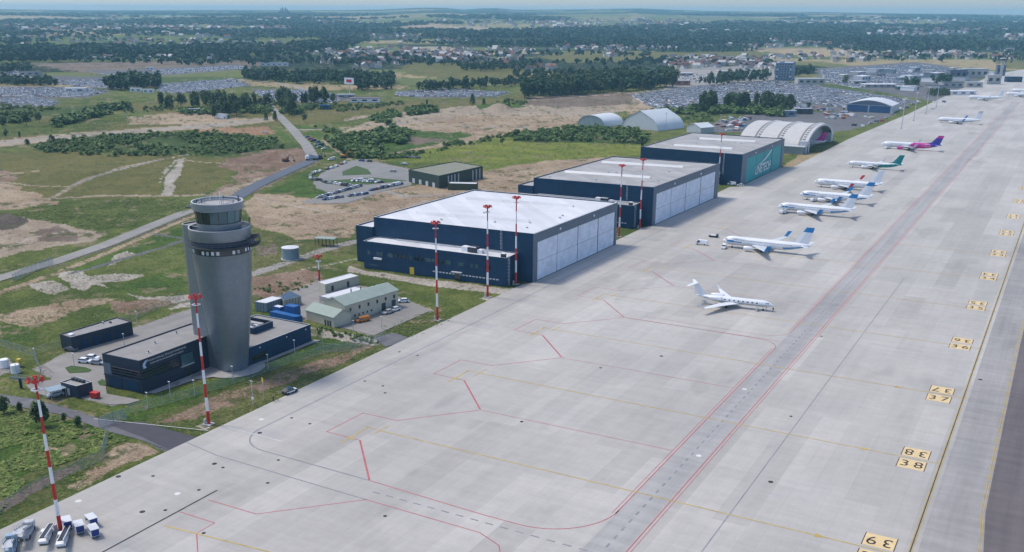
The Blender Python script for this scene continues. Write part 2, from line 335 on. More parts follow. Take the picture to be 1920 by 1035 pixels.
def world_poly(pts): return [tuple(PT(*p)[:2]) for p in pts]
def ground_colours(X, Y):
    r = np.hypot(X, Y)
    n1 = fbm(X, Y, 9, 4, 3); n2 = fbm(X, Y, 60, 4, 9); n3 = fbm(X, Y, 420, 3, 21); nf = fbm(X, Y, 1.6, 3, 31)
    # far country: strips of fields between hedges and woods
    u = X * .8 + Y * .6 + 90 * n2; v = -X * .6 + Y * .8
    ci = np.floor(u / 520).astype(np.int64); cj = np.floor(v / 150 + .35 * np.sin(ci * 2.1)).astype(np.int64)
    pick = _hash(ci, cj, 5)
    pal = np.array([(.10, .12, .035), (.13, .125, .045), (.075, .10, .03), (.25, .20, .11), (.16, .15, .06), (.055, .085, .025), (.20, .155, .105), (.10, .12, .04)])
    C = pal[(pick * 7.99).astype(int)] * (1.05 + .5 * n1)[:, None]
    fw = fbm(X, Y, 900, 4, 77) + .12 * (n2 - .5) + .05 * sstep((r - 6000) / 5000)
    wood = (fw > .56) & (r > 1900)
    C[wood] = np.array([.022, .038, .017])
    def put(msk, col, k1, k2):
        a, b = np.array(col[0]), np.array(col[1])
        t = np.clip((.40 * k1 + .34 * k2 + .26 * nf[msk] - .5) * 4.2 + .5, 0, 1)[:, None]
        C[msk] = a * (1 - t) + b * t
    near = r < 1500
    put(near, GRASS, n1[near], n2[near])
    wx = (fbm(X, Y, 14, 4, 41) - .5); wy = (fbm(X, Y, 14, 4, 53) - .5)
    fx = (fbm(X, Y, 2.2, 2, 61) - .5); fy = (fbm(X, Y, 2.2, 2, 67) - .5)
    order = [(c, world_poly(p), None, j) for c, p, j in PLY]
    k = next(i for i, q in enumerate(PLY) if q[0] is PAVE and q[1][0] == (60, 690))
    lines = [(c, world_poly(p), hw, j) for c, p, hw, j in LIN]
    order = order[:k] + lines + order[k:]
    for c, pts, hw, j in order:
        a = np.array(pts); mg = (hw or 0) + j * 2 + 1
        bb = (X > a[:, 0].min() - mg) & (X < a[:, 0].max() + mg) & (Y > a[:, 1].min() - mg) & (Y < a[:, 1].max() + mg)
        idx = np.nonzero(bb)[0]
        if not len(idx): continue
        qx = X[idx] + wx[idx] * j * 3.2 + fx[idx] * min(j, 1) * 1.6; qy = Y[idx] + wy[idx] * j * 3.2 + fy[idx] * min(j, 1) * 1.6
        ins = inpoly(qx, qy, pts) if hw is None else dist_line(qx, qy, pts) < hw
        sel = idx[ins]; k2 = n2[sel]
        if len(sel): put(sel, c, n1[sel], k2)
    # worn and overgrown spots
    nr_ = r < 2600; g_ = C[:, 1] > C[:, 0]; nn_ = fbm(X, Y, 11, 4, 111); n5 = fbm(X, Y, 2.6, 3, 131)
    k_ = nr_ & g_ & (X < -181) & (.7 * nn_ + .3 * n5 > .615); t_ = np.clip((.7 * nn_[k_] + .3 * n5[k_] - .615) * 12, 0, .8)[:, None]; C[k_] = C[k_] * (1 - t_) + np.array([.24, .195, .12]) * t_
    k_ = nr_ & ~g_ & (X < -185) & (C[:, 0] > C[:, 2] * 1.25) & (.6 * nn_ + .4 * n5 < .405); t_ = np.clip((.405 - .6 * nn_[k_] - .4 * n5[k_]) * 14, 0, .85)[:, None]; C[k_] = C[k_] * (1 - t_) + np.array([.085, .10, .035]) * t_
    return C
_dep = np.concatenate([np.radians(np.array([89.9, 80, 70, 60, 50, 42, 36])), np.radians(np.arange(33, 3.2, -.045)), np.radians(np.arange(3.2, .36, -.02))])
_r = CAM_H / np.tan(_dep)
_a = np.concatenate([np.linspace(-180, -32, 38)[:-1], np.arange(-32, 29.5, .05), np.linspace(29.5, 180, 38)[:-1]])
_az = AZ0 + np.radians(_a)
RR, AA = np.meshgrid(_r, _az, indexing='ij')
GX = (RR * np.sin(AA)).ravel(); GY = (RR * np.cos(AA)).ravel()
GZ = ground_h(GX, GY)
MOUNDS = [(700, 242, 16, 3), (745, 228, 22, 4), (800, 222, 20, 3), (855, 218, 22, 3.5), (900, 222, 16, 2.5), (935, 207, 16, 8), (950, 245, 12, 2.5), (1180, 190, 14, 3), (870, 250, 10, 3), (20, 412, 7, 2.2), (1030, 212, 10, 3),
          (600, 235, 9, 2), (430, 300, 9, 2), (470, 315, 8, 2), (500, 300, 7, 2), (520, 290, 8, 2), (390, 345, 5, 1.2), (225, 845, 4, 1)]
for x, y, s, h in MOUNDS:
    p = P(x, y); d = np.hypot(GX - p.x, GY - p.y); k = d < s * 3
    GZ[k] += h * np.exp(-(d[k] / s) ** 2 * 1.4) * (.6 + .8 * fbm(GX[k], GY[k], 6, 3, 5))
nearm = np.hypot(GX, GY) < 1400
rough_z = np.zeros_like(GX); rough_z[nearm] = (fbm(GX[nearm], GY[nearm], 5, 4, 91) - .5) * .7
pavedlike = GX > -181
PAVED = [('access_road', 'A', [(-60, 716), (0, 740), (60, 748), (200, 789), (300, 803), (374, 822), (374, 824), (322, 846), (300, 838), (255, 822), (200, 808), (120, 778), (0, 756), (-60, 738)]),
 ('tower_yard', 'Y', [(82, 684), (110, 668), (240, 620), (362, 578), (385, 600), (345, 612), (192, 668), (200, 738), (264, 750), (240, 757), (206, 758), (160, 748), (118, 735), (100, 746), (62, 735), (48, 722), (70, 716), (95, 712), (102, 700)]),
 ('staff_car_park', 'P', [(588, 340), (600, 328), (640, 306), (682, 299), (768, 320), (772, 347), (720, 358), (650, 381), (572, 381), (625, 362), (596, 353)]),
 ('workshop_yard', 'Y', [(492, 572), (572, 536), (620, 522), (700, 542), (768, 564), (808, 582), (700, 629), (645, 615), (575, 600), (556, 592)]),
 ('yard_road', 'A', [(738, 624), (776, 636), (764, 641), (722, 650), (704, 634)])]
def offset_line(pts, hw):
    ps = [Vector(P(*p)[:2]) for p in pts]; L_ = []; R_ = []
    for i, p in enumerate(ps):
        d = (ps[min(i + 1, len(ps) - 1)] - ps[max(i - 1, 0)]).normalized(); n_ = Vector((-d.y, d.x)); L_.append(tuple(p + n_ * hw)); R_.append(tuple(p - n_ * hw))
    return L_, R_
ROADS = [('straight_road', 'R', [(500, 185), (506, 196), (514, 207), (530, 224), (545, 239), (560, 256), (575, 273), (588, 297)], 4.2), ('new_asphalt_road', 'N', [(592, 297), (570, 307), (545, 318), (500, 338), (465, 356), (445, 370)], 4.6), ('perimeter_road', 'R', [(445, 370), (400, 385), (345, 399), (280, 425), (200, 458), (100, 492), (0, 521), (-200, 580)], 3.9)]
PV = [world_poly(q[2]) for q in PAVED]
for q in ROADS: a_, b_ = offset_line(q[2], q[3] + 1); PV.append(a_ + b_[::-1])
for wp in PV:
    k = np.zeros(GX.shape, bool); A_ = np.array(wp); bb = (GX > A_[:, 0].min()) & (GX < A_[:, 0].max()) & (GY > A_[:, 1].min()) & (GY < A_[:, 1].max()); ix = np.nonzero(bb)[0]; pavedlike[ix[inpoly(GX[ix], GY[ix], wp)]] = True
rough_z[pavedlike] = 0; GZ += rough_z - .12
GC = ground_colours(GX, GY)
nr, na = len(_r), len(_az)
I = (np.arange(nr - 1)[:, None] * na + np.arange(na)[None, :]); J = (np.arange(nr - 1)[:, None] * na + (np.arange(na)[None, :] + 1) % na)
F = np.stack([I, J, J + na, I + na], -1).reshape(-1, 4)
G = bpy.data.materials.new('ground soil and grass'); G.use_nodes = True
n = G.node_tree.nodes; l = G.node_tree.links; b = n['Principled BSDF']; b.inputs['Roughness'].default_value = .95; b.inputs['Specular IOR Level'].default_value = .1
at = n.new('ShaderNodeVertexColor'); at.layer_name = 'Col'; ge = n.new('ShaderNodeNewGeometry')
t1 = n.new('ShaderNodeTexNoise'); t1.inputs['Scale'].default_value = 1.1; t1.inputs['Detail'].default_value = 6; t1.inputs['Roughness'].default_value = .7; l.new(ge.outputs['Position'], t1.inputs['Vector'])
mr = n.new('ShaderNodeMapRange'); mr.inputs[1].default_value = .3; mr.inputs[2].default_value = .7; mr.inputs[3].default_value = .42; mr.inputs[4].default_value = 1.5; l.new(t1.outputs[0], mr.inputs[0])
vm = n.new('ShaderNodeVectorMath'); vm.operation = 'MULTIPLY'; l.new(at.outputs[0], vm.inputs[0]); l.new(mr.outputs[0], vm.inputs[1]); l.new(vm.outputs[0], b.inputs['Base Color'])
bp = n.new('ShaderNodeBump'); bp.inputs['Distance'].default_value = .6; bp.inputs['Strength'].default_value = 1.0; l.new(t1.outputs[0], bp.inputs['Height']); l.new(bp.outputs[0], b.inputs['Normal'])
ground = mesh_np('ground', np.stack([GX, GY, GZ], 1), F[:, ::-1], G, 'structure', True, GC)
del GX, GY, GZ, GC, F, I, J, RR, AA
# ================================================================ THE APRON
def concrete(name, base, dark, slab=(7.5, 46.0), joint=.06, streak=.55, patch=.075):
    M = bpy.data.materials.new(name); M.use_nodes = True
    n = M.node_tree.nodes; l = M.node_tree.links; b = n['Principled BSDF']; b.inputs['Roughness'].default_value = .8; b.inputs['Specular IOR Level'].default_value = .25
    g = n.new('ShaderNodeNewGeometry'); pos = g.outputs['Position']
    def noise(scale, det=4, st=None, rough=.6):
        co = pos
        if st:
            mp = n.new('ShaderNodeMapping'); mp.inputs['Scale'].default_value = st; l.new(co, mp.inputs[0]); co = mp.outputs[0]
        t = n.new('ShaderNodeTexNoise'); t.inputs['Scale'].default_value = scale; t.inputs['Detail'].default_value = det; t.inputs['Roughness'].default_value = rough
        l.new(co, t.inputs['Vector']); return t.outputs[0]
    def rng(s, a, b_, c=.3, d=.7):
        r = n.new('ShaderNodeMapRange'); r.inputs[1].default_value = c; r.inputs[2].default_value = d; r.inputs[3].default_value = a; r.inputs[4].default_value = b_; l.new(s, r.inputs[0]); return r.outputs[0]
    def mul(a, b_):
        q = n.new('ShaderNodeMath'); q.operation = 'MULTIPLY'; l.new(a, q.inputs[0]); l.new(b_, q.inputs[1]); return q.outputs[0]
    def bricks(wd, ht, c1, c2, cm, mo, off=.5):
        t = n.new('ShaderNodeTexBrick'); t.offset = off; t.inputs['Scale'].default_value = 1; t.inputs['Brick Width'].default_value = wd; t.inputs['Row Height'].default_value = ht
        t.inputs['Mortar Size'].default_value = mo; t.inputs['Mortar Smooth'].default_value = .3; t.inputs['Bias'].default_value = 0
        for i, c in ((1, c1), (2, c2), (3, cm)): t.inputs[i].default_value = (c, c, c, 1)
        mp = n.new('ShaderNodeMapping'); mp.inputs['Rotation'].default_value = (0, 0, rad(90)); l.new(pos, mp.inputs[0]); l.new(mp.outputs[0], t.inputs[0]); return t.outputs[0]
    lum = mul(bricks(slab[1], slab[0], 1 - patch, 1 + patch, 1.0, 0.0), bricks(slab[1] * 2.7, slab[0] * 4, 1 - patch * .6, 1 + patch * .6, 1.0, 0.0, .3))
    lum = mul(lum, bricks(5.0, slab[0] / 2, 1.0, 1.012, .91, joint, 0.0))
    lum = mul(lum, rng(noise(.02, 5), .90, 1.08)); lum = mul(lum, rng(noise(.3, 6, None, .7), .95, 1.05)); lum = mul(lum, rng(noise(3.0, 3), .97, 1.03))
    lum = mul(lum, rng(noise(.25, 5, (.12, 1.6, 1)), 1 - .09 * streak, 1 + .05 * streak)); lum = mul(lum, rng(noise(.25, 5, (1.5, .06, 1)), 1 - .09 * streak, 1 + .06 * streak))
    sp = noise(.16, 6, None, .75); lum = mul(lum, rng(sp, .84, 1.0, .26, .37)); lum = mul(lum, rng(noise(.045, 3, (1.0, .35, 1)), .90, 1.0, .36, .40)); lum = mul(lum, rng(noise(.9, 2), .80, 1.0, .21, .26)); lum = mul(lum, rng(noise(.012, 6, None, .7), .93, 1.05))
    mx = n.new('ShaderNodeMix'); mx.data_type = 'RGBA'; mx.inputs[6].default_value = (*dark, 1); mx.inputs[7].default_value = (*base, 1); l.new(rng(noise(.035, 4), 0, 1), mx.inputs[0])
    v = n.new('ShaderNodeVectorMath'); v.operation = 'MULTIPLY'; l.new(mx.outputs[2], v.inputs[0]); l.new(lum, v.inputs[1]); l.new(v.outputs[0], b.inputs['Base Color'])
    return M
CONC = concrete('apron concrete', (.428, .408, .374), (.400, .386, .360)); CONC2 = concrete('lane concrete', (.365, .355, .34), (.345, .34, .33), (4, 30), .05, 1.2, .04)
TAXI = concrete('taxiway asphalt', (.33, .315, .30), (.305, .295, .285), (9, 140), 0, 1.4, .03); SHOUL = concrete('shoulder asphalt', (.155, .135, .135), (.135, .12, .122), (9, 140), 0, 1.6, .03)
def sheet(name, polys, M, z, kind='structure', thick=0):
    q = MB()
    for p in polys:
        if thick: q.prism([(a, b_) for a, b_ in p], z - thick, z, M)
        else: q.add([(a, b_, z) for a, b_ in p], [tuple(range(len(p)))], M)
    return tag(q.build(name), kind=kind)
XL = -178.0
apron_poly = [(-12.6, -60), (-12.6, 2600), (-60, 2600), (-100, 2300), (-140, 2050), (-150, 1640), (-152, 1588), (-157.5, 1152), (-163, 998), (-166, 900), (-166, 705), (XL + 4.6, 700), (XL + 4.6, 606), (XL - .2, 600), (XL - .2, 565), (XL + 4.5, 562), (XL + 2.1, 464.4),
              (XL, 460), (XL, 421), (XL + 2.6, 417.5), (XL + 2.1, 337), (XL, 333), (XL, -60)]
sheet('apron', [apron_poly], CONC, .06, thick=.5)
sheet('taxiway', [[(-12.6, -60), (-1.2, -60), (-1.2, 197), (-2.4, 216), (-3.1, 340), (-3.1, 3000), (-12.6, 3000)]], TAXI, .055, thick=.5)
sheet('taxiway_shoulder', [[(-1.2, -60), (600, -60), (600, 3000), (-3.1, 3000), (-3.1, 340), (-2.4, 216), (-1.2, 197)]], SHOUL, .045, thick=.4)
sheet('service_lane', [[(-71.0, 150.0), (-63.3, 150.0), (-62.9, 1400), (-70.6, 1400)]], CONC2, .066)
RED = mat('red line paint', (.42, .12, .13), .6, .25, 2, world=True); YEL = mat('yellow line paint', (.45, .33, .10), .6, .25, 3, world=True); PANEL = mat('stand number yellow', (.66, .50, .26), .6, .10, 2, world=True)
BLK = mat('black paint', (.035, .03, .03), .7, .1); FAINT = mat('worn black line', (.225, .235, .25), .8, .2, 3, world=True); WHT = mat('worn white paint', (.60, .60, .58), .7, .2, 2, world=True)
def strip(q, pts, wd, M, z):
    for (x1, y1), (x2, y2) in zip(pts[:-1], pts[1:]):
        d = Vector((x2 - x1, y2 - y1)); L = d.length
        if L < 1e-6: continue
        d /= L; nx, ny = -d.y * wd / 2, d.x * wd / 2; e = wd * .45
        x1e, y1e, x2e, y2e = x1 - d.x * 0, y1 - d.y * 0, x2 + d.x * e * .5, y2 + d.y * e * .5
        q.quad((x1e - nx, y1e - ny, z), (x2e - nx, y2e - ny, z), (x2e + nx, y2e + ny, z), (x1e + nx, y1e + ny, z), M)
def arc(cx, cy, r, a0, a1, n=14): return [(cx + r * math.cos(rad(a0 + (a1 - a0) * i / n)), cy + r * math.sin(rad(a0 + (a1 - a0) * i / n))) for i in range(n + 1)]
ASPM = concrete('road asphalt', (.15, .15, .158), (.125, .125, .135), (6, 60), 0, 1.4, .05); YARD = concrete('yard block paving', (.27, .255, .235), (.24, .23, .215), (3, 12), .04, .8, .05); RDL = concrete('worn pale road', (.29, .275, .25), (.25, .24, .22), (4, 50), 0, 1.2, .06); NEWA = concrete('new asphalt', (.105, .12, .15), (.095, .11, .135), (5, 80), 0, .6, .02); CARP = concrete('car park blocks', (.24, .235, .22), (.21, .205, .195), (3, 20), .04, .8, .05)
KM = {'A': ASPM, 'Y': YARD, 'R': RDL, 'N': NEWA, 'P': CARP}
for i, (nm, k, pts) in enumerate(PAVED): sheet(nm, [world_poly(pts)], KM[k], .012 + .006 * i, thick=.3)
for i, (nm, k, pts, hw) in enumerate(ROADS):
    L_, R_ = offset_line(pts, hw); q = MB(); z = .045 + .005 * i
    for j in range(len(L_) - 1): q.quad((*R_[j], z), (*R_[j + 1], z), (*L_[j + 1], z), (*L_[j], z), KM[k])
    tag(q.build(nm), kind='structure')
sheet('new_tarmac_patch', [world_poly([(206, 797), (262, 790), (374, 822), (322, 846), (268, 820)])], NEWA if 0 else concrete('fresh tarmac', (.075, .072, .085), (.065, .062, .075), (6, 60), 0, .8, .02), .038)
GIS = mat('verge grass', (.05, .09, .02), .9, .35, 1.5, world=True)
for i, pts in enumerate([[(642, 322), (668, 311), (690, 318), (697, 327), (642, 329)], [(600, 340), (700, 333), (764, 339), (690, 346), (612, 345)], [(122, 690), (134, 686), (160, 689), (172, 694), (166, 698), (130, 700)], [(183, 716), (192, 711), (200, 716), (198, 724), (186, 722)]]): sheet('grass_island', [world_poly(pts)], GIS, .12, thick=.1)
ZM = .078
r_ = MB(); y_ = MB(); k_ = MB(); f_ = MB(); w_ = MB(); p_ = MB()
strip(r_, [(-62.9, 100), (-62.9, 1400)], .26, RED, ZM); strip(r_, [(-62.1, 100), (-62.1, 1400)], .16, RED, ZM)
strip(r_, [(-71.1, 176), (-71.1, 303)], .26, RED, ZM); strip(r_, [(-71.9, 176), (-71.9, 303)], .16, RED, ZM)
strip(r_, [(-71.1, 324), (-71.1, 1400)], .26, RED, ZM); strip(r_, [(-71.9, 324), (-71.9, 1400)], .14, RED, ZM)
strip(r_, [(-126.2, 163)] + [(-95, 161.6)] + [(x, y) for x, y in arc(-87, 177.6, 16, -90, 0)], .26, RED, ZM)
strip(r_, [(-71.1, 303)] + arc(-79, 303, 8, 0, 85) + [(-130, 311.5)], .24, RED, ZM); strip(r_, [(-71.1, 324)] + arc(-79, 323.5, 8, 0, -85) + [(-120, 316)], .18, RED, ZM)
strip(r_, [(-150.7, 138), (-137.2, 138.2), (-121, 155), (-92, 154.6), (-86, 152), (-82, 146), (-81, 120)], .24, RED, ZM)
strip(r_, [(-152, 131), (-142, 131), (-142, 126), (-127, 112)], .24, RED, ZM)
for s, (Y0, op) in enumerate([(187.5, 1), (236.9, 1), (286.3, .8), (335.7, .8), (385.1, .6), (434.5, .6), (483.9, .6)]):
    wv = .26 if s < 3 else .2
    strip(r_, [(-126.2, Y0 - 24.3), (-141.6, Y0 - 7.4), (-152.2, Y0 - 7.2), (-151.7, Y0 + 7.4), (-141, Y0 + 7.5), (-126, Y0 + 24.4)], wv, RED, ZM)
    strip(r_, [(-126.2, Y0 - 24.3), (-141.6, Y0 - 7.4)], wv * 1.8, RED, ZM + .003)
    if s > 0: strip(r_, [(-126, Y0 - 24.8), (-72, Y0 - 24.2)], .2, RED, ZM)
    strip(y_, [(-141, Y0), (-13.4, Y0)], .36, YEL, ZM + .006); strip(y_, [(-144.7, Y0 - 11), (-144.7, Y0)], .4, YEL, ZM + .006); strip(y_, [(-145.2, Y0 - 7.4), (-143.6, Y0 - 7.4)], .9, YEL, ZM + .01)
    strip(y_, [(-145.5, Y0 + .4), (-141, Y0)], .3, YEL, ZM + .003); strip(y_, [(-141, Y0 - 2.2), (-140.6, Y0 + 4)], .3, YEL, ZM + .009)
strip(y_, [(-150, 138.1 - 13), (-13.4, 138)], .36, YEL, ZM + .006)
for Y0 in (187.5, 236.9, 286.3): y_.add([(-29.5, Y0, ZM + .012), (-32, Y0 + .9, ZM + .012), (-32, Y0 - .9, ZM + .012)], [(0, 1, 2)], YEL)
for dx in (0, .55): strip(y_, [(-14.2 + dx, -60), (-14.2 + dx, 2400)], .17, YEL, ZM + .013)
strip(k_, [(-13.93, -60), (-13.93, 2400)], .2, BLK, ZM + .01)
for dx in (0, .45): strip(y_, [(-1.6 - dx, -60), (-1.6 - dx, 197), (-2.8 - dx, 216), (-3.5 - dx, 340), (-3.5 - dx, 1400)], .15, YEL, ZM + .02)
for i in range(150):
    Y0 = 158 + i * 3.9; strip(f_, [(-67.1, Y0), (-67.1, Y0 + 1.6)], .5, BLK if i < 0 else FAINT, ZM)
for i in range(16): strip(f_, [(-122 + i * 3.6, 158.8), (-120.2 + i * 3.6, 158.8)], .4, FAINT, ZM)
strip(f_, [(-126.2, 163), (-158, 163.5)] + arc(-158, 173.5, 10, -90, -180) + [(-168, 560)], .35, FAINT, ZM + .003); strip(f_, [(-121, 155), (-166, 156), (-178, 158)], .3, FAINT, ZM)
strip(k_, [(-152.4, 142.4), (-152.4, 100)], .42, BLK, ZM + .003); strip(f_, [(-50, 120), (-49.5, 420)], .22, FAINT, ZM + .003)
strip(w_, [(-177.6, 170), (-158, 170)], .25, WHT, ZM + .006); strip(w_, [(-178.5, 166.0), (-199, 160.2), (-210, 157.0)], .22, WHT, ZM + .02)
tag(r_.build('red_markings'), kind='structure'); tag(y_.build('yellow_markings'), kind='structure'); tag(k_.build('black_markings'), kind='structure')
tag(f_.build('worn_markings'), kind='structure'); tag(w_.build('white_markings'), kind='structure')
# stand numbers: two panels each, one read from either side
for num, Y0 in [(39, 187.5), (38, 236.9), (37, 286.3), (36, 338.5), (35, 390), (34, 439.5), (33, 487), (32, 537.5), (31, 586), (30, 638), (29, 688)]:
    for sg in (1, -1):
        yc = Y0 + sg * 3.7; xc = -19.9
        p_.box(xc - 3, xc + 3, yc - 2.7, yc + 2.7, ZM - .01, ZM + .004, PANEL)
        k = 1
        strip(p_, [(xc - 3.1, yc - 2.8), (xc - 3.1, yc + 2.8)], .16, BLK, ZM + .02); strip(p_, [(xc + 3.1, yc - 2.8), (xc + 3.1, yc + 2.8)], .16, BLK, ZM + .02)
        vs, fs = text_mesh(str(num), 5.3, spacing=1.35)
        p_.add([(xc - sg * v.x * .86, yc - sg * v.y * .95, ZM + .02) for v in vs], fs, BLK)
tag(p_.build('stand_number_markings'), kind='structure')
# drains and light pits let into the concrete
q = MB()
for x, y in [(222, 894), (267, 960), (382, 1000), (287, 893), (402, 870), (418, 877), (373, 919), (310, 957), (487, 812), (522, 863), (502, 906), (547, 784), (581, 795), (684, 715), (718, 724), (722, 737), (783, 667), (749, 660), (722, 968), (978, 791), (978, 791), (1126, 690), (1483, 781), (1540, 631), (1445, 904), (1240, 668), (1838, 712)]:
    p = P(x, y); q.tube([(p.x, p.y, .05), (p.x, p.y, .09)], .42 if (x + y) % 3 else .6, BLK, 12)
for x, y in [(147, 940), (333, 926), (490, 787), (1396, 730), (1310, 855)]:
    p = P(x, y); q.tube([(p.x, p.y, .05), (p.x, p.y, .088)], .7, WHT, 12)
tag(q.build('drain_covers'), kind='structure')
# ================================================================ BUILDINGS
NAVY = mat('navy sandwich panel', (.004, .036, .088), .55, .12, 6, spec=.3); NAVY2 = mat('dark navy cladding', (.010, .024, .052), .45, .12, 5, spec=.5)
FASC = mat('grey blue fascia', (.115, .145, .19), .5, .06, 5); ROOFW = mat('white membrane roof', (.60, .61, .63), .7, .09, 12); ROOFG = mat('grey membrane roof', (.34, .335, .325), .8, .17, 10)
ROOFT = mat('tan grey flat roof', (.27, .26, .25), .85, .12, 4); DOORW = mat('pale door panel', (.70, .74, .82), .5, .05, 6); DGREY = mat('dark steel', (.05, .055, .065), .5, .1)
WHITE = mat('white paint', (.78, .79, .80), .45, .04); LGREY = mat('light grey metal', (.48, .50, .52), .45, .08); GLASS = mat('dark window glass', (.012, .018, .024), .08, .1, spec=.8)
GLASSB = mat('blue tinted glass', (.04, .10, .12), .06, .15, spec=1); TEAL = mat('teal door paint', (.012, .33, .33), .5, .05, 8); CREAM = mat('cream wall', (.50, .47, .37), .7, .07, 4)
GREENR = mat('grey green sheet roof', (.27, .33, .29), .6, .08, 3, stretch=(1, 1, 1)); GREYW = mat('grey wall', (.36, .36, .36), .7, .08, 4); REDP = mat('signal red paint', (.50, .025, .025), .45, .08, 3)
BLUEC = mat('container blue', (.012, .10, .30), .5, .12, 3); TENT = mat('white tent fabric', (.58, .62, .64), .6, .05, 6); SKYL = mat('roof light plastic', (.62, .62, .62), .4, .06)
CONCW = mat('cast concrete', (.42, .41, .39), .85, .1, 3); YELP = mat('yellow paint', (.62, .46, .05), .5, .08)
def seams(M, step=3.0, wd=.14, dark=.72, zstep=3.2):
    nn = M.node_tree.nodes; ll = M.node_tree.links; bs = nn['Principled BSDF']; tc = nn.new('ShaderNodeTexCoord'); sp = nn.new('ShaderNodeSeparateXYZ'); ll.new(tc.outputs['Object'], sp.inputs[0])
    def mth(op, a, b_=None):
        q = nn.new('ShaderNodeMath'); q.operation = op
        for i, v in enumerate((a, b_)):
            if v is None: continue
            if isinstance(v, (int, float)): q.inputs[i].default_value = v
            else: ll.new(v, q.inputs[i])
        return q.outputs[0]
    u = mth('ADD', sp.outputs[0], sp.outputs[1]); a_ = mth('GREATER_THAN', mth('FRACT', mth('DIVIDE', u, step)), wd / step); z_ = mth('GREATER_THAN', mth('FRACT', mth('DIVIDE', sp.outputs[2], zstep)), wd / zstep)
    f = mth('ADD', mth('MULTIPLY', mth('MULTIPLY', a_, z_), 1 - dark), dark)
    cm = nn.new('ShaderNodeCombineXYZ'); ll.new(mth('FLOOR', mth('DIVIDE', u, step)), cm.inputs[0]); ll.new(mth('FLOOR', mth('DIVIDE', sp.outputs[2], zstep)), cm.inputs[1]); wn = nn.new('ShaderNodeTexWhiteNoise'); ll.new(cm.outputs[0], wn.inputs['Vector'])
    f = mth('MULTIPLY', f, mth('ADD', mth('MULTIPLY', wn.outputs['Value'], .16), .92))
    old = bs.inputs['Base Color'].links[0].from_socket; v = nn.new('ShaderNodeVectorMath'); v.operation = 'MULTIPLY'; ll.new(old, v.inputs[0]); ll.new(f, v.inputs[1]); ll.new(v.outputs[0], bs.inputs['Base Color'])
seams(NAVY); seams(NAVY2); seams(DOORW, 2.4, .08, .86, 1.9); seams(FASC, 4, .12, .8, 9); seams(ROOFG, 5, .14, .9, 50); seams(ROOFW, 5, .14, .93, 50)
def inset(poly, t):
    n = len(poly); out = []
    A = sum(poly[i][0] * poly[(i + 1) % n][1] - poly[(i + 1) % n][0] * poly[i][1] for i in range(n)); sg = 1 if A > 0 else -1
    for i in range(n):
        p0, p1, p2 = [Vector(poly[(i + k) % n][:2]) for k in (-1, 0, 1)]
        d1 = (p1 - p0).normalized(); d2 = (p2 - p1).normalized(); n1 = Vector((-d1.y, d1.x)) * sg; n2 = Vector((-d2.y, d2.x)) * sg
        bis = (n1 + n2); bis /= max(bis.dot(n1), .2); out.append(tuple(p1 + bis * t))
    return out
def block(name, label, cat, poly, h, wall, roof, par=.5, z0=0, group=None, t=.35, ring=None):
    "flat-roofed building of any outline: walls with a parapet, roof sheet inside it; local origin at the first corner"
    o = Vector((poly[0][0], poly[0][1])); pl = [(p[0] - o.x, p[1] - o.y) for p in poly]
    A = sum(pl[i][0] * pl[(i + 1) % len(pl)][1] - pl[(i + 1) % len(pl)][0] * pl[i][1] for i in range(len(pl)))
    if A < 0: pl = pl[::-1]
    T = thing(name, label, cat, (o.x, o.y, 0), group=group)
    q = MB(); q.prism(pl, z0, h, wall, top=False); ins = inset(pl, t); n = len(pl)
    vs = [(*p, h) for p in pl] + [(*p, h) for p in ins] + [(*p, h - par) for p in ins]
    q.add(vs, [(i, (i + 1) % n, n + (i + 1) % n, n + i) for i in range(n)], ring or wall)
    q.add(vs, [(n + i, n + (i + 1) % n, 2 * n + (i + 1) % n, 2 * n + i) for i in range(n)], wall)
    q.build('wall', T)
    r = MB(); r.add([(*p, h - par) for p in ins], [tuple(range(n))], roof); r.build('roof', T)
    return T
def wallbox(q, a, b, s0, s1, z0, z1, d, M, back=0):
    "flat box on the wall that runs from a to b (outside is on the right hand), between distances s0..s1, proud by d"
    a = Vector(a); b = Vector(b); u = (b - a).normalized(); nv = Vector((u.y, -u.x))
    p = [a + u * s0 - nv * back, a + u * s1 - nv * back, a + u * s1 + nv * d, a + u * s0 + nv * d]
    vs = [(v.x, v.y, z) for z in (z0, z1) for v in p]
    q.add(vs, [(3, 2, 1, 0)[::-1] if 0 else (0, 1, 2, 3), (7, 6, 5, 4), (1, 0, 4, 5), (2, 1, 5, 6), (3, 2, 6, 7), (0, 3, 7, 4)], M)
    return q
def wpt(a, b, s, z, d=0):
    a = Vector(a); b = Vector(b); u = (b - a).normalized(); nv = Vector((u.y, -u.x)); p = a + u * s + nv * d
    return (p.x, p.y, z)
def lettering(parent, a, b, s, z, txt, size, M, d=.08, name='lettering', spacing=1.0, bold=0):
    vs, fs = text_mesh(txt, size, spacing=spacing, bold=bold); q = MB()
    q.add([wpt(a, b, s + v.x, z + v.y, d) for v in vs], fs, M); return q.build(name, parent)
def ladder(parent, a, b, s, z0, z1, d=.5):
    q = MB()
    for k in (-.3, .3): q.tube([wpt(a, b, s + k, z0, d), wpt(a, b, s + k, z1, d)], .05, LGREY, 4)
    z = z0 + .3
    while z < z1: q.tube([wpt(a, b, s - .3, z, d), wpt(a, b, s + .3, z, d)], .035, LGREY, 4); z += .6
    z = z0 + 2.4
    while z < z1:
        q.tube([wpt(a, b, s - .3, z, d), wpt(a, b, s - .35, z, d + .6), wpt(a, b, s + .35, z, d + .6), wpt(a, b, s + .3, z, d)], .04, LGREY, 4); z += 1.3
    return q.build('ladder', parent)
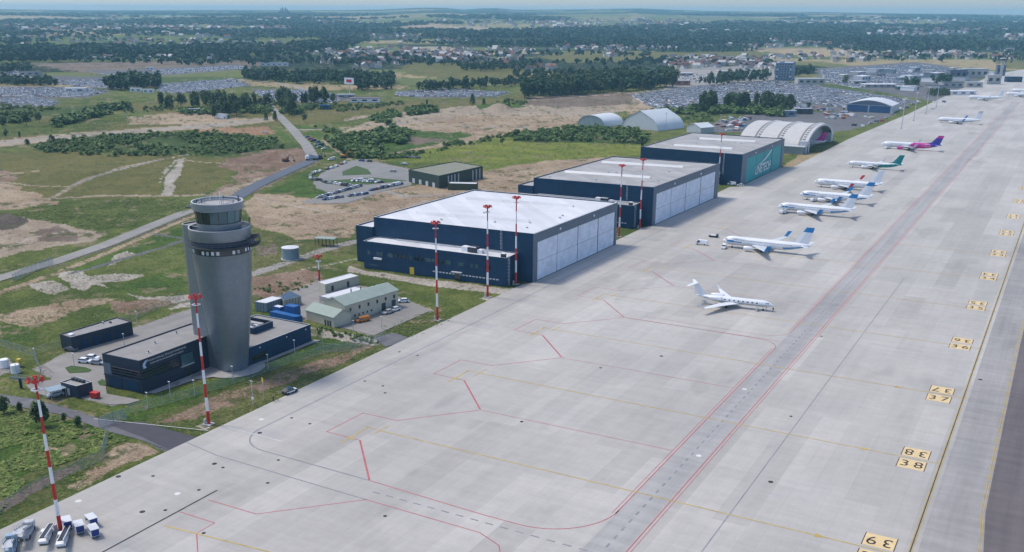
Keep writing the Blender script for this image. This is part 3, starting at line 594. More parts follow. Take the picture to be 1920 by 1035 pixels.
def hangar(label, F, R, L, h, yd, doorM, roofM, wall, annex=True, step=True, lint=15.6, dividers=True, ridges=((-62.6, 12.5, -12.5, 20.5), (-62.6, 53, -12, 61)), ringM=None):
    "F front corner by the apron, R far end of the door side, L inland end of the side wall"
    F, R, L = Vector(F), Vector(R), Vector(L); K = L + R - F; o = F
    loc = lambda v: (v.x - o.x, v.y - o.y)
    pl = [loc(F), loc(R), loc(K), loc(L)]
    T = block('hangar', label, 'hangar', [tuple(F), tuple(R), tuple(K), tuple(L)], h, wall, roofM, .45, group=None, t=.5, ring=ringM or FASC)
    a, b = pl[0], pl[1]; ln = (R - F).length
    # framing of the door side: fascia above, jambs at the ends
    q = MB(); wallbox(q, a, b, 0, ln, lint, h - .02, .35, FASC); wallbox(q, a, b, 0, yd[0] - .25, 0, lint - .003, .35, FASC); wallbox(q, a, b, yd[-1] + .25, ln, 0, lint - .003, .35, FASC)
    wallbox(q, a, b, 0, ln, h - .1, h + .06, .5, LGREY if roofM is ROOFW else DGREY); q.build('door_frame', T)
    q = MB()
    for i in range(len(yd) - 1):
        s0, s1 = yd[i], yd[i + 1]; q2 = MB(); off = .10 if i % 2 else .17
        mid = lint * .5
        g = .08
        nsub = 1
        wallbox(q2, a, b, s0 + g, s1 - g, .35, mid - .06, off, doorM, back=-.02); wallbox(q2, a, b, s0 + g, s1 - g, mid + .06, lint - .05, off, doorM, back=-.02)
        wallbox(q2, a, b, s0 + g, s1 - g, .0, .35, off - .03, DGREY, back=-.02); wallbox(q2, a, b, s0 + g, s1 - g, mid - .06, mid + .06, off - .04, DGREY, back=-.02)
        wallbox(q2, a, b, s0 - .1, s0 + g, 0, lint - .05, .24 if i != len(yd) - 2 else .34, DGREY if i == len(yd) - 2 or i == 0 else FASC, back=-.02)
        q2.build('hangar_door', T)
    for s in (ln * .28, ln * .68): MB().tube([wpt(a, b, s, h - 1.9, .2), wpt(a, b, s, h - 1.9, .7)], .55, WHITE, 12).build('fan_outlet', T)
    # roof lights: two long low ridges
    for rx0, ry0, rx1, ry1 in ridges:
        A_, B_ = Vector((rx0, ry0)), Vector((rx1, ry1)); d = (B_ - A_).normalized(); nv = Vector((-d.y, d.x)); z = h - .45
        vs = [(*(A_ + nv * 1.1), z), (*(A_ - nv * 1.1), z), (*(B_ - nv * 1.1), z), (*(B_ + nv * 1.1), z), (*A_, z + 1.1), (*B_, z + 1.1)]
        MB().add(vs, [(1, 2, 5, 4), (3, 0, 4, 5), (0, 1, 4), (2, 3, 5)], SKYL if roofM is not ROOFW else ROOFW).build('roof_light', T)
    q = MB()
    for i in range(1, 5):
        u = i / 5; A_ = Vector(pl[0]).lerp(Vector(pl[1]), u); B_ = Vector(pl[3]).lerp(Vector(pl[2]), u)
        A2 = A_.lerp(B_, .02); B2 = A_.lerp(B_, .98); d = Vector((0, .09)); q.quad((*(A2 - d), h - .44), (*(A2 + d), h - .44), (*(B2 + d), h - .44), (*(B2 - d), h - .44), LGREY if roofM is ROOFW else ROOFT)
    for i in range(9):
        u, v = random.random() * .9 + .05, random.random() * .9 + .05; p = Vector(pl[0]).lerp(Vector(pl[3]), u) + (Vector(pl[1]) - Vector(pl[0])) * v
        q.box(p.x - .35, p.x + .35, p.y - .35, p.y + .35, h - .44, h + .1, LGREY)
    q.build('roof_seams', T)
    if step:      # lower strip along the inland side
        u = (K - L).normalized(); nv = Vector((-u.y, u.x)); s = [L - u * 1.2 + nv * .05, K + nv * .05, K + nv * 8.6, L - u * 1.2 + nv * 8.6]; hl = h - 4.1
        q = MB(); pls = [loc(v) for v in s]; q.prism(pls, 0, hl, wall, top=False); ins = inset(pls, .4)
        vs = [(*p, hl) for p in pls] + [(*p, hl) for p in ins] + [(*p, hl - .5) for p in ins]
        q.add(vs, [(i, (i + 1) % 4, 4 + (i + 1) % 4, 4 + i) for i in range(4)], ringM or FASC); q.add(vs, [(4 + i, 4 + (i + 1) % 4, 8 + (i + 1) % 4, 8 + i) for i in range(4)], wall)
        q.add([(*p, hl - .5) for p in ins], [(0, 1, 2, 3)], roofM); q.build('low_aisle', T)
    if annex:     # two-storey offices on the side wall
        u = (L - F).normalized(); nv = Vector((u.y, -u.x)) * -1
        if nv.y > 0: nv = -nv
        B0 = F + u * 6.4; B1 = F + u * 72.2; ha = 11.4; wd = 10.6
        s = [B0 + nv * .03, B1 + nv * .03, B1 + nv * wd * .92, B0 + nv * wd]; pls = [loc(v) for v in s]
        AA = sum(pls[i][0] * pls[(i + 1) % 4][1] - pls[(i + 1) % 4][0] * pls[i][1] for i in range(4))
        if AA < 0: pls = pls[::-1]
        q = MB(); q.prism(pls, 0, ha, wall, top=False); ins = inset(pls, .3)
        vs = [(*p, ha) for p in pls] + [(*p, ha) for p in ins] + [(*p, ha - .35) for p in ins]
        q.add(vs, [(i, (i + 1) % 4, 4 + (i + 1) % 4, 4 + i) for i in range(4)], ringM or LGREY); q.add(vs, [(4 + i, 4 + (i + 1) % 4, 8 + (i + 1) % 4, 8 + i) for i in range(4)], wall)
        q.add([(*p, ha - .35) for p in ins], [(0, 1, 2, 3)], roofM); ax = q.build('office_annex', T)
        fa, fb = loc(B1 + nv * wd * .92), loc(B0 + nv * wd)   # the long face: outside on the right
        if Vector((fb[0] - fa[0], fb[1] - fa[1])).x < 0: fa, fb = fb, fa
        rr = random.Random(4); s = 2.0
        while s < 61:
            wl = rr.choice((1.2, 1.2, 2.4))
            if not (9 < s < 11.5): wallbox(MB(), fa, fb, s, s + wl, 6.0, 7.5, .06, GLASSB if rr.random() < .6 else GLASS, back=.05).build('window', ax)
            s += wl + rr.choice((.5, .5, .9, 3.2))
        s = 33
        while s < 62: wallbox(MB(), fa, fb, s, s + 1.0, 2.2, 2.7, .05, LGREY, back=.05).build('low_window', ax); s += 1.5
        for s in (3, 4.2, 5.4, 6.6): wallbox(MB(), fa, fb, s, s + .7, 1.5, 2.1, .05, GLASSB, back=.05).build('low_window', ax)
        wallbox(MB(), fa, fb, 5.2, 9.0, 4.4, 5.1, .7, WHITE).build('canopy', ax); wallbox(MB(), fa, fb, 42, 46.5, 3.3, 3.6, 1.3, LGREY).build('canopy', ax)
        wallbox(MB(), fa, fb, 43, 45.5, 0, 2.6, .08, GLASS, back=.05).build('entrance_door', ax); wallbox(MB(), fa, fb, 22.2, 24.2, .0, 2.9, .09, YELP, back=.05).build('side_door', ax)
        ladder(ax, fa, fb, (Vector(fb) - Vector(fa)).length + .7, .5, ha + 1, d=-1.0)
        c = Vector(fa).lerp(Vector(fb), .74) + Vector((0, 4.6)); z = ha - .35
        q = MB(); q.box(c.x - 4.6, c.x - 1.8, c.y - 1.4, c.y + 1.2, z, z + 2.0, WHITE); q.box(c.x - 1.5, c.x + 2.2, c.y - 1.5, c.y + 1.5, z + .4, z + 2.3, DGREY); q.box(c.x + 2.4, c.x + 4.4, c.y - 1, c.y + 1, z, z + 1.4, WHITE)
        q.tube([(c.x - 1.6, c.y - 1.6, z + 2.3), (c.x + 2.3, c.y - 1.6, z + 2.3)], .2, WHITE, 6); q.tube([(c.x + 4, c.y, z + 1.2), (c.x + 6.5, c.y, z + .6)], .35, LGREY, 8); q.build('air_handling_unit', ax)
        q = MB(); q.box(fb[0] - 3.0, fb[0] - 1.4, fb[1] + 1, fb[1] + 2.6, z, z + 1.5, DGREY); q.box(fb[0] - 3.1, fb[0] - 1.2, fb[1] + .9, fb[1] + 2.7, z + 1.5, z + 1.7, WHITE); q.build('roof_hatch', ax)
        q = MB(); q.box(c.x - 38, c.x + 12, c.y + 3.5, c.y + 4.2, z, z + .5, LGREY, yaw=math.atan2(fb[1] - fa[1], fb[0] - fa[0]), c=(c.x, c.y)); q.build('cable_tray', ax)
        sa = loc(L); sb = loc(F)
        ladder(T, sa, sb, (L - F).length - 13.5, ha + .6, h + .8)
    return T
H1 = hangar('blue hangar with bright white roof and offices along its side, nearest the control tower', (-175.9, 337.2), (-175.0, 417.0), (-248.8, 333.1), 19.5, [3.3, 20.4, 39.6, 59.6, 77.5], DOORW, ROOFW, NAVY, ringM=LGREY)
H2 = hangar('middle hangar of the row, grey roof and four pale door leaves', (-175.9, 464.7), (-173.8, 562.0), (-240.6, 460.9), 19.3, [3.7, 24, 45.1, 67.4, 91.2], DOORW, ROOFG, NAVY, ridges=((-60, 24, -13, 29), (-58, 68, -11, 74)))
H3 = hangar('navy hangar with teal doors lettered in white', (-174.1, 608.6), (-173.4, 704.5), (-241.5, 610.8), 19.0, [10, 30, 48, 67, 90], TEAL, ROOFG, NAVY, annex=False, step=False, ridges=((-52, 22, -14, 25), (-50, 66, -12, 70)))
a3, b3 = (0, 0), (.7, 95.9)
lettering(H3, a3, b3, 47, 5.2, 'LINETECH', 7.6, WHITE, d=.42, spacing=1.02, bold=.16)
q = MB(); prev = None
for i in range(15):
    t = i / 14; s = 36 + 29 * t; z = 8.6 + 6.4 * t ** 1.7; wd = .18 + .38 * math.sin(math.pi * min(t * 1.1, 1) * .55)
    cur = (wpt(a3, b3, s, z - wd, .42), wpt(a3, b3, s, z + wd, .42))
    if prev: q.add([prev[0], cur[0], cur[1], prev[1]], [(0, 1, 2, 3)], WHITE)
    prev = cur
q.build('swoosh', H3)
wallbox(MB(), a3, b3, 3.6, 9.7, .2, 15.4, .12, GLASS, back=-.02).build('door_opening', H3)
q = MB(); wallbox(q, (-67.4, 2.2), a3, 50, 54, 0, 6.5, 3.6, GREYW); wallbox(q, (-67.4, 2.2), a3, 49.8, 54.2, 6.5, 6.9, 3.8, WHITE); q.build('stair_house', H3)
ladder(H3, (-67.4, 2.2), a3, 56, 6, 19.5)
# ---- long service building behind the first hangar
sv = block('service_building', 'low dark service building with pale pillars beside the staff car park', 'building', [(-357.3, 516.3), (-327.5, 505), (-325.5, 553.3), (-352, 562)], 7.6, mat('green black cladding', (.028, .050, .040), .5, .1), mat('moss grey roof', (.21, .215, .16), .85, .12, 4), .4)
for s in (4, 11, 18, 25): wallbox(MB(), (0, 0), (29.8, -11.3), s, s + 2.6, 0, 2.8, .08, LGREY, back=.05).build('garage_door', sv)
for s in (9, 12.5, 16, 20, 36, 40, 44): wallbox(MB(), (29.8, -11.3), (31.8, 37), s, s + 1.2, 0, 6.4, .2, LGREY, back=.05).build('pillar', sv)
pb = block('pump_house', 'small flat roofed block in front of the low service building', 'building', [(-320.4, 503.6), (-304.5, 510.5), (-307.5, 517), (-323.3, 510)], 3.9, mat('dark olive wall', (.06, .075, .04), .6, .1), SKYL, .25)
wallbox(MB(), (0, 0), (15.9, 6.9), 3, 4.4, .1, 2.3, .07, DGREY, back=.05).build('door', pb)
# ---- buildings of the tower compound
W = block('tower_offices', 'dark blue office building with white lettering at the foot of the control tower', 'building', [(-213.2, 176.2), (-213.6, 209.2), (-227.2, 209.0), (-227.2, 175.6)][::-1], 9.6, NAVY2, ROOFT, .35, t=.3)
W.location = (0, 0, 0)
for c_ in W.children: c_.location = (-227.2, 175.6, 0)
wa, wb = (-213.2, 176.2), (-213.6, 209.2); na, nb = (-227.2, 175.6), (-213.2, 176.2)
for i, (s, e) in enumerate(((1.4, 6.4), (7.6, 12.8))): wallbox(MB(), na, nb, s, e, .1, 3.2, .08, NAVY, back=.05).build('garage_door', W)
q = MB(); wallbox(q, na, nb, .2, 13.8, 3.5, 3.85, .55, NAVY2); wallbox(q, wa, wb, -.5, 14, 3.5, 3.85, .5, NAVY2); q.build('ledge', W)
wallbox(MB(), na, nb, 3.0, 13.7, 4.1, 6.6, .06, GLASS, back=.05).build('window_band', W); wallbox(MB(), wa, wb, .3, 14, 4.1, 6.6, .06, GLASS, back=.05).build('window_band', W)
q = MB()
for z in (4.7, 5.5, 6.3): wallbox(q, na, nb, 3.0, 13.9, z, z + .12, .35, DGREY); wallbox(q, wa, wb, 0, 14, z, z + .12, .35, DGREY)
q.build('sun_shade', W)
wallbox(MB(), na, nb, .1, 2.8, 3.9, 7.0, .12, LGREY if 0 else FASC, back=.05).build('metal_panel', W)
wallbox(MB(), wa, wb, 14.6, 19.0, 3.6, 6.9, .45, GLASSB, back=.05).build('bay_window', W); wallbox(MB(), wa, wb, 14.4, 19.2, 3.3, 3.6, .6, LGREY).build('bay_sill', W)
wallbox(MB(), wa, wb, 16, 18.4, .1, 2.6, .08, GLASS, back=.05).build('entrance_door', W)
lettering(W, wa, wb, 10.0, 8.7, 'POLSKA AGENCJA ŻEGLUGI POWIETRZNEJ', .74, WHITE, d=.08); lettering(W, wa, wb, 9.9, 7.75, 'POLISH AIR NAVIGATION SERVICES AGENCY', .62, WHITE, d=.08)
q = MB(); q.add([wpt(wa, wb, s, z, .08) for s, z in ((1.2, 6.9), (2.4, 7.0), (1.9, 7.7), (2.3, 8.3), (3.0, 9.2), (2.0, 9.1), (1.3, 8.6), (.9, 7.8))], [tuple(range(8))], mat('pale blue sign', (.35, .50, .75), .5, .05)); q.add([wpt(wa, wb, s, z, .1) for s, z in ((1.6, 6.9), (2.0, 7.0), (1.5, 7.8), (1.8, 8.5), (2.5, 9.1), (1.8, 8.8), (1.2, 8.1))], [tuple(range(7))], WHITE); q.build('emblem', W)
for x, y in ((-224, 200), (-219, 205), (-222, 190), (-217, 183)): q = MB(); q.tube([(x, y, 9.25), (x, y, 9.9)], .18, DGREY, 8); q.box(x - .4, x + .4, y - .4, y + .4, 9.26, 9.42, LGREY); q.build('roof_vent', W)
q = MB(); q.lathe([(.05, 9.9), (.5, 10.2), (.8, 10.7)], WHITE, 12, c=(-222.5, 207.2)); q.tube([(-222.5, 207.2, 9.2), (-222.5, 207.2, 10)], .1, LGREY, 6); q.build('satellite_dish', W)
E_ = block('tower_wing', 'low dark blue wing behind the control tower with a walled plant yard on its roof', 'building', [(-203.9, 207), (-203.6, 236.6), (-226.2, 236.5), (-226.2, 209.6), (-213.9, 209.6), (-213.9, 207)], 5.5, NAVY, ROOFT, .3, ring=LGREY, t=.25)
q = MB(); L_ = [(-8.5, 13), (-8.5, 22), (-20, 22), (-20, 13)]; q.prism(L_, 5.2, 7.3, NAVY, top=False); ii = inset(L_, .15); q.prism(ii, 5.2, 7.3, NAVY2, top=False)
q.add([(*p, 7.3) for p in L_] + [(*p, 7.3) for p in ii], [(i, (i + 1) % 4, 4 + (i + 1) % 4, 4 + i) for i in range(4)], LGREY); q.build('plant_yard_wall', E_)
q = MB()
for i in range(3): q.box(-18.5 + i * 3.2, -16.6 + i * 3.2, 14.2, 17.6, 5.2, 6.9, LGREY); q.tube([(-17.5 + i * 3.2, 15.9, 6.9), (-17.5 + i * 3.2, 15.9, 7.05)], .7, DGREY, 12)
q.box(-18, -11, 18.8, 20.6, 5.2, 6.6, GREYW); q.build('cooling_unit', E_)
for s in (6, 18, 27): wallbox(MB(), (0, 0), (.3, 29.6), s, s + .4, 4.2, 4.6, .1, WHITE, back=.05).build('wall_lamp', E_)
wallbox(MB(), (0, 0), (.3, 29.6), 2.5, 9, .6, 2.6, .06, GLASS, back=.05).build('window_band', E_)
lb = block('garage_block', 'long narrow dark blue garage block with light grey roof west of the tower', 'building', [(-260.5, 191.0), (-257.8, 212.3), (-265.9, 213.3), (-266.4, 191.6)], 4.6, NAVY2, ROOFT, .3, ring=DGREY, t=.25)
for s in (3, 7, 11, 15): wallbox(MB(), (0, 0), (2.7, 21.3), s, s + 2.6, .1, 3.0, .07, NAVY, back=.05).build('garage_door', lb)
MB().box(-3.6, -2, 1.5, 3, 4.3, 4.7, WHITE).build('roof_hatch', lb); q = MB(); q.tube([(-4, 15.5, 4.3), (-4, 15.5, 5.1)], .3, LGREY, 8); q.box(-3, -2.4, 17, 17.6, 4.3, 4.8, DGREY); q.build('roof_vent', lb)
sb_ = block('substation', 'small square dark blue substation with cabinets on its roof', 'building', [(-225.7, 164.9), (-224.9, 169.3), (-231.9, 169.9), (-232.3, 165.0)], 3.6, NAVY2, ROOFG, .3, ring=LGREY, t=.2)
wallbox(MB(), (-6.6, .1), (0, 0), 2.4, 3.4, .2, 2.2, .07, LGREY, back=.05).build('door', sb_)
for i in range(4): MB().box(-5.6 + i * 1.3, -4.8 + i * 1.3, 2.8, 3.7, 3.1, 4.1, DGREY).build('roof_cabinet', sb_)
# ---- the control tower
T = thing('control_tower', 'tall round grey control tower with glazed cab and railed gallery', 'control tower', (-207.3, 205.0, 0))
def panelled(name, c, c2, sc_):
    M = mat(name, c, .34, .07, 5, metal=.45, spec=.6); nn = M.node_tree.nodes; ll = M.node_tree.links; bs = nn['Principled BSDF']
    tc = nn.new('ShaderNodeTexCoord'); sp = nn.new('ShaderNodeSeparateXYZ'); ll.new(tc.outputs['Object'], sp.inputs[0])
    def lines(src, period, wdt):
        d = nn.new('ShaderNodeMath'); d.operation = 'DIVIDE'; d.inputs[1].default_value = period; ll.new(src, d.inputs[0]); f = nn.new('ShaderNodeMath'); f.operation = 'FRACT'; ll.new(d.outputs[0], f.inputs[0])
        g = nn.new('ShaderNodeMath'); g.operation = 'GREATER_THAN'; g.inputs[1].default_value = wdt; ll.new(f.outputs[0], g.inputs[0]); return g.outputs[0]
    an = nn.new('ShaderNodeMath'); an.operation = 'ARCTAN2'; ll.new(sp.outputs[1], an.inputs[0]); ll.new(sp.outputs[0], an.inputs[1])
    h1 = lines(sp.outputs[2], .62, .12); v1 = lines(an.outputs[0], .131, .06)
    # panel to panel tone
    cm = nn.new('ShaderNodeCombineXYZ'); 
    fl = nn.new('ShaderNodeMath'); fl.operation = 'DIVIDE'; fl.inputs[1].default_value = .131; ll.new(an.outputs[0], fl.inputs[0]); f2 = nn.new('ShaderNodeMath'); f2.operation = 'FLOOR'; ll.new(fl.outputs[0], f2.inputs[0])
    fz = nn.new('ShaderNodeMath'); fz.operation = 'DIVIDE'; fz.inputs[1].default_value = .62; ll.new(sp.outputs[2], fz.inputs[0]); f3 = nn.new('ShaderNodeMath'); f3.operation = 'FLOOR'; ll.new(fz.outputs[0], f3.inputs[0])
    ll.new(f2.outputs[0], cm.inputs[0]); ll.new(f3.outputs[0], cm.inputs[1]); wn = nn.new('ShaderNodeTexWhiteNoise'); ll.new(cm.outputs[0], wn.inputs['Vector'])
    mr = nn.new('ShaderNodeMapRange'); mr.inputs[3].default_value = .96; mr.inputs[4].default_value = 1.04; ll.new(wn.outputs['Value'], mr.inputs[0])
    a_ = nn.new('ShaderNodeMath'); a_.operation = 'MULTIPLY'; ll.new(h1, a_.inputs[0]); ll.new(v1, a_.inputs[1])
    m2 = nn.new('ShaderNodeMapRange'); m2.inputs[3].default_value = .84; m2.inputs[4].default_value = 1; ll.new(a_.outputs[0], m2.inputs[0])
    pr = nn.new('ShaderNodeMath'); pr.operation = 'MULTIPLY'; ll.new(mr.outputs[0], pr.inputs[0]); ll.new(m2.outputs[0], pr.inputs[1])
    old = bs.inputs['Base Color'].links[0].from_socket; vmm = nn.new('ShaderNodeVectorMath'); vmm.operation = 'MULTIPLY'; ll.new(old, vmm.inputs[0]); ll.new(pr.outputs[0], vmm.inputs[1]); ll.new(vmm.outputs[0], bs.inputs['Base Color'])
    return M
SHAFT = panelled('grey shingle metal', (.205, .24, .275), None, 1); DRUM = panelled('pale grey metal drum', (.24, .275, .31), None, 1)
q = MB(); q.lathe([(4.35, 0), (4.55, 1.5), (4.9, 4), (5.45, 8), (6.0, 12), (6.55, 16.5), (7.1, 21.5), (7.55, 26), (7.95, 30.5), (8.3, 35.4), (8.35, 35.5), (7.6, 35.5)], SHAFT, 72); smooth_by_angle(q.build('shaft', T))
q = MB(); pts = [(0, 3.3), (-10.6, 3.3), (-11.7, 3.0), (-12.4, 2.2), (-12.7, 1.0), (-12.7, -1.0), (-12.4, -2.2), (-11.7, -3.0), (-10.6, -3.3), (0, -3.3)]
q.prism(pts, 0, 42.3, SHAFT, top=False); ip = inset(pts, .3); q.add([(*p, 42.3) for p in pts] + [(*p, 42.3) for p in ip], [(i, (i + 1) % 10, 10 + (i + 1) % 10, 10 + i) for i in range(10)], LGREY); q.add([(*p, 41.9) for p in ip], [tuple(range(10))], ROOFT)
sb2 = q.build('stair_shaft', T); smooth_by_angle(sb2, 40)
q = MB(); q.lathe([(7.95, 35.5), (7.95, 37.0)], GLASS, 72); q.build('window_band', T)
for i in range(34):
    q = MB(); a = 2 * math.pi * i / 34
    if i % 5 == 0 or i % 7 == 3: continue
    q.add([((8.0) * math.cos(a + e), 8.0 * math.sin(a + e), z) for e, z in ((-.05, 35.75), (.05, 35.75), (.05, 36.75), (-.05, 36.75))], [(0, 1, 2, 3)], WHITE if i % 3 else LGREY); q.build('blind', T)
q = MB(); q.lathe([(8.0, 37.0), (8.4, 37.02), (8.4, 37.5), (9.3, 37.55), (9.35, 37.75), (9.2, 37.8), (8.2, 37.8)], DGREY, 72); q.build('gallery', T)
q = MB()
for z in (38.3, 38.85): q.lathe([(9.2, z), (9.26, z), (9.26, z + .07), (9.2, z + .07)], FASC, 72)
for i in range(36): a = 2 * math.pi * i / 36; q.tube([(9.23 * math.cos(a), 9.23 * math.sin(a), 37.7), (9.23 * math.cos(a), 9.23 * math.sin(a), 38.9)], .05, FASC, 4)
q.build('railing', T)
q = MB()
for i in range(-4, 5):
    a = .48 + i * .09; r1 = 10.9; q.tube([(8.4 * math.cos(a), 8.4 * math.sin(a), 37.3), (r1 * math.cos(a), r1 * math.sin(a), 37.5), (r1 * math.cos(a), r1 * math.sin(a), 39.6), (8.5 * math.cos(a), 8.5 * math.sin(a), 39.4)], .11, DGREY, 5)
for z in (37.5, 38.5, 39.6): q.tube([(10.9 * math.cos(.48 + i * .09), 10.9 * math.sin(.48 + i * .09), z) for i in range(-4, 5)], .12, DGREY, 5)
q.build('antenna_bracket', T)
q = MB(); q.lathe([(8.0, 37.8), (8.0, 39.2), (8.45, 39.3)], NAVY2, 72); q.lathe([(8.45, 39.25), (8.55, 39.4), (8.6, 42.4), (8.35, 42.45), (8.3, 41.4), (6, 41.4)], DRUM, 72); smooth_by_angle(q.build('drum', T))
q = MB(); q.lathe([(8.62, 42.38), (8.62, 42.52), (8.3, 42.52), (8.3, 42.38)], LGREY, 72)
q.build('drum_rim', T)
q = MB(); q.lathe([(6.1, 41.4), (6.1, 43.9), (6.2, 44.0)], DRUM, 48); smooth_by_angle(q.build('cab_base', T))
cab = MB(); n_ = 16
GL2 = [mat('cab glass dark', (.012, .02, .028), .05, .05, spec=1), mat('cab glass teal', (.02, .10, .12), .06, .1, spec=1), mat('cab glass blinds', (.06, .16, .18), .15, .08, spec=.8)]
gq = MB()
for k in range(n_):
    a0, a1 = 2 * math.pi * k / n_, 2 * math.pi * (k + 1) / n_
    M_ = GL2[0] if k in (10, 11, 12, 9) else (GL2[1] if k % 3 else GL2[2])
    gq.add([(6.0 * math.cos(a0), 6.0 * math.sin(a0), 44.0), (6.0 * math.cos(a1), 6.0 * math.sin(a1), 44.0), (6.5 * math.cos(a1), 6.5 * math.sin(a1), 47.5), (6.5 * math.cos(a0), 6.5 * math.sin(a0), 47.5)], [(0, 1, 2, 3)], M_)
gq.build('cab_glazing', T)
q = MB()
for k in range(n_): a0 = 2 * math.pi * k / n_; q.tube([(6.03 * math.cos(a0), 6.03 * math.sin(a0), 44.0), (6.53 * math.cos(a0), 6.53 * math.sin(a0), 47.5)], .07, DGREY, 5)
q.build('mullion', T)
q = MB(); q.lathe([(6.45, 47.4), (6.95, 47.5), (7.1, 47.7), (7.1, 49.6), (6.75, 49.65), (6.7, 48.9), (0.01, 48.9)], DRUM, 72); rf = q.build('cab_roof', T); smooth_by_angle(rf)
q = MB(); q.lathe([(7.13, 49.55), (7.13, 49.72), (6.7, 49.72), (6.7, 49.55)], LGREY, 72); q.build('rim', rf)
q = MB(); q.lathe([(5.4, 48.95), (5.4, 49.35), (5.2, 49.35), (5.2, 48.95)], LGREY, 48); q.lathe([(6.6, 48.93), (0.01, 48.98)], ROOFT, 32); q.lathe([(3.2, 48.99), (3.2, 49.12), (0.01, 49.15)], ROOFG, 32); q.build('roof_ring', rf)
rr = random.Random(2)
for i in range(22):
    a = rr.uniform(0, 6.28); r0 = rr.uniform(4, 6.6); x, y = r0 * math.cos(a), r0 * math.sin(a); hh = rr.uniform(.8, 2.4)
    MB().tube([(x, y, 48.9), (x, y, 48.9 + hh)], .05 if i % 3 else .13, DGREY if i % 2 else WHITE, 5).build('antenna', rf)
for i in range(10):
    a = rr.uniform(.2, 1.5); x, y = 8.5 * math.cos(a), 8.5 * math.sin(a); MB().tube([(x, y, 42.4), (x, y, 43.6 + rr.random())], .05, DGREY, 5).build('antenna', T)
q = MB(); q.tube([(-3.1, -7.4, 35), (-3.2, -7.0, 32), (-2.4, -6.9, 28), (-1.2, -6.8, 22)], .09, CREAM, 5); q.build('hanging_rope', T)
sheet('tower_plaza', [[(-207.3 + 9.4 * math.cos(a), 205 + 9.4 * math.sin(a)) for a in [i * .21 for i in range(30)]]], PAVM := mat('plaza paving', (.34, .33, .32), .85, .1, 2, world=True), .03)
sheet('footpath', [[(-203.5, 209), (-201.8, 209), (-201.4, 238.5), (-203.3, 238.5)], [(-213.0, 177), (-210.6, 178), (-209, 192), (-206, 196), (-213, 200)]], PAVM, .035)
# ---- farm-like workshop with gabled roofs
def gable(name, label, cat, c, ln, wd, he, hr, yaw, wall, roof, group=None, over=.35, parent=None):
    "gabled building, ridge along local x"
    T = thing(name, label, cat, (c[0], c[1], 0), yaw, group) if parent is None else parent
    a, b = ln / 2, wd / 2; q = MB()
    q.add([(-a, -b, 0), (a, -b, 0), (a, b, 0), (-a, b, 0), (-a, -b, he), (a, -b, he), (a, b, he), (-a, b, he), (-a, 0, hr), (a, 0, hr)],
          [(0, 1, 5, 4), (2, 3, 7, 6), (1, 2, 6, 9, 5), (3, 0, 4, 8, 7)], wall); q.build('wall', T)
    a += over; sl = (hr - he) / b; b2 = b + over; ze = hr - sl * b2; t = .16
    q = MB(); q.add([(-a, -b2, ze), (a, -b2, ze), (a, 0, hr), (-a, 0, hr), (-a, b2, ze), (a, b2, ze)] + [(-a, -b2, ze + t), (a, -b2, ze + t), (a, 0, hr + t), (-a, 0, hr + t), (-a, b2, ze + t), (a, b2, ze + t)],
                  [(1, 0, 3, 2), (2, 3, 4, 5), (6, 7, 8, 9), (9, 8, 11, 10), (0, 1, 7, 6), (5, 4, 10, 11), (1, 2, 8, 7), (2, 5, 11, 8), (3, 0, 6, 9), (4, 3, 9, 10)], roof)
    rf = q.build('roof', T)
    return T, rf
FT, fr = gable('workshop', 'large cream workshop with long grey green roof beside the yard', 'workshop', (-209.3, 271.2), 26.0, 10.6, 6.1, 7.9, math.atan2(25.4, 3.7), CREAM, GREENR)
for i in range(6): MB().box(-11 + i * 4.3, -10.2 + i * 4.3, -5.42, -5.3, 3.6, 4.8, GLASS).build('window', FT)
for i in range(5): MB().box(-9 + i * 2.0, -8.4 + i * 2.0, -5.42, -5.3, 1.3, 2.0, GLASS).build('window', FT)
for x in (4.5, 9.6): MB().box(x, x + 1.9, -5.45, -5.3, .05, 3.0, DGREY).build('workshop_door', FT)
for x, y in ((2, 2.2), (-2, 3), (8, 1.5)): MB().tube([(x, y, 7), (x, y, 8.3)], .2, DGREY, 8).build('chimney', fr)
F2, fr2 = gable('shed', 'smaller cream shed with grey roof joined below the large workshop', 'shed', (-212.2, 256.3), 14.2, 7.8, 3.6, 5.4, math.atan2(-2.6, 14), CREAM, GREENR)
for x in (2.4, 3.8, 5.0): MB().box(x, x + .7, -4.0, -3.88, .1, 2.0, DGREY).build('shed_door', F2)
P3 = block('porch_block', 'cream block with dark roof edge behind the gabled shed', 'building', [(-221.5, 263.5), (-215.2, 262.5), (-214.3, 268.4), (-220.6, 269.4)], 4.4, CREAM, GREENR, .2, ring=DGREY)
wallbox(MB(), (0, 0), (6.3, -1), 2, 3, .1, 2.1, .07, DGREY, back=.05).build('door', P3)
P4 = block('flat_shed', 'long pale flat roofed shed at the north end of the yard', 'shed', [(-241.2, 286.2), (-236.2, 284.2), (-233.4, 301.2), (-238.6, 302.8)], 3.4, mat('pale yellow wall', (.46, .45, .36), .7, .08), SKYL, .15, t=.15)
wallbox(MB(), (5, -2), (7.8, 15), 3, 4.2, .1, 2.2, .07, DGREY, back=.05).build('door', P4); wallbox(MB(), (5, -2), (7.8, 15), 11, 12.2, .1, 2.2, .07, DGREY, back=.05).build('door', P4)
P5 = block('lean_to', 'low lean-to with pale roof between the workshop and the long shed', 'shed', [(-229, 272), (-222.5, 271), (-219.5, 288), (-226, 289)], 2.9, GREYW, SKYL, .12, t=.12)
wallbox(MB(), (0, 0), (6.5, -1), 2, 3, .1, 2.0, .07, DGREY, back=.05).build('door', P5)
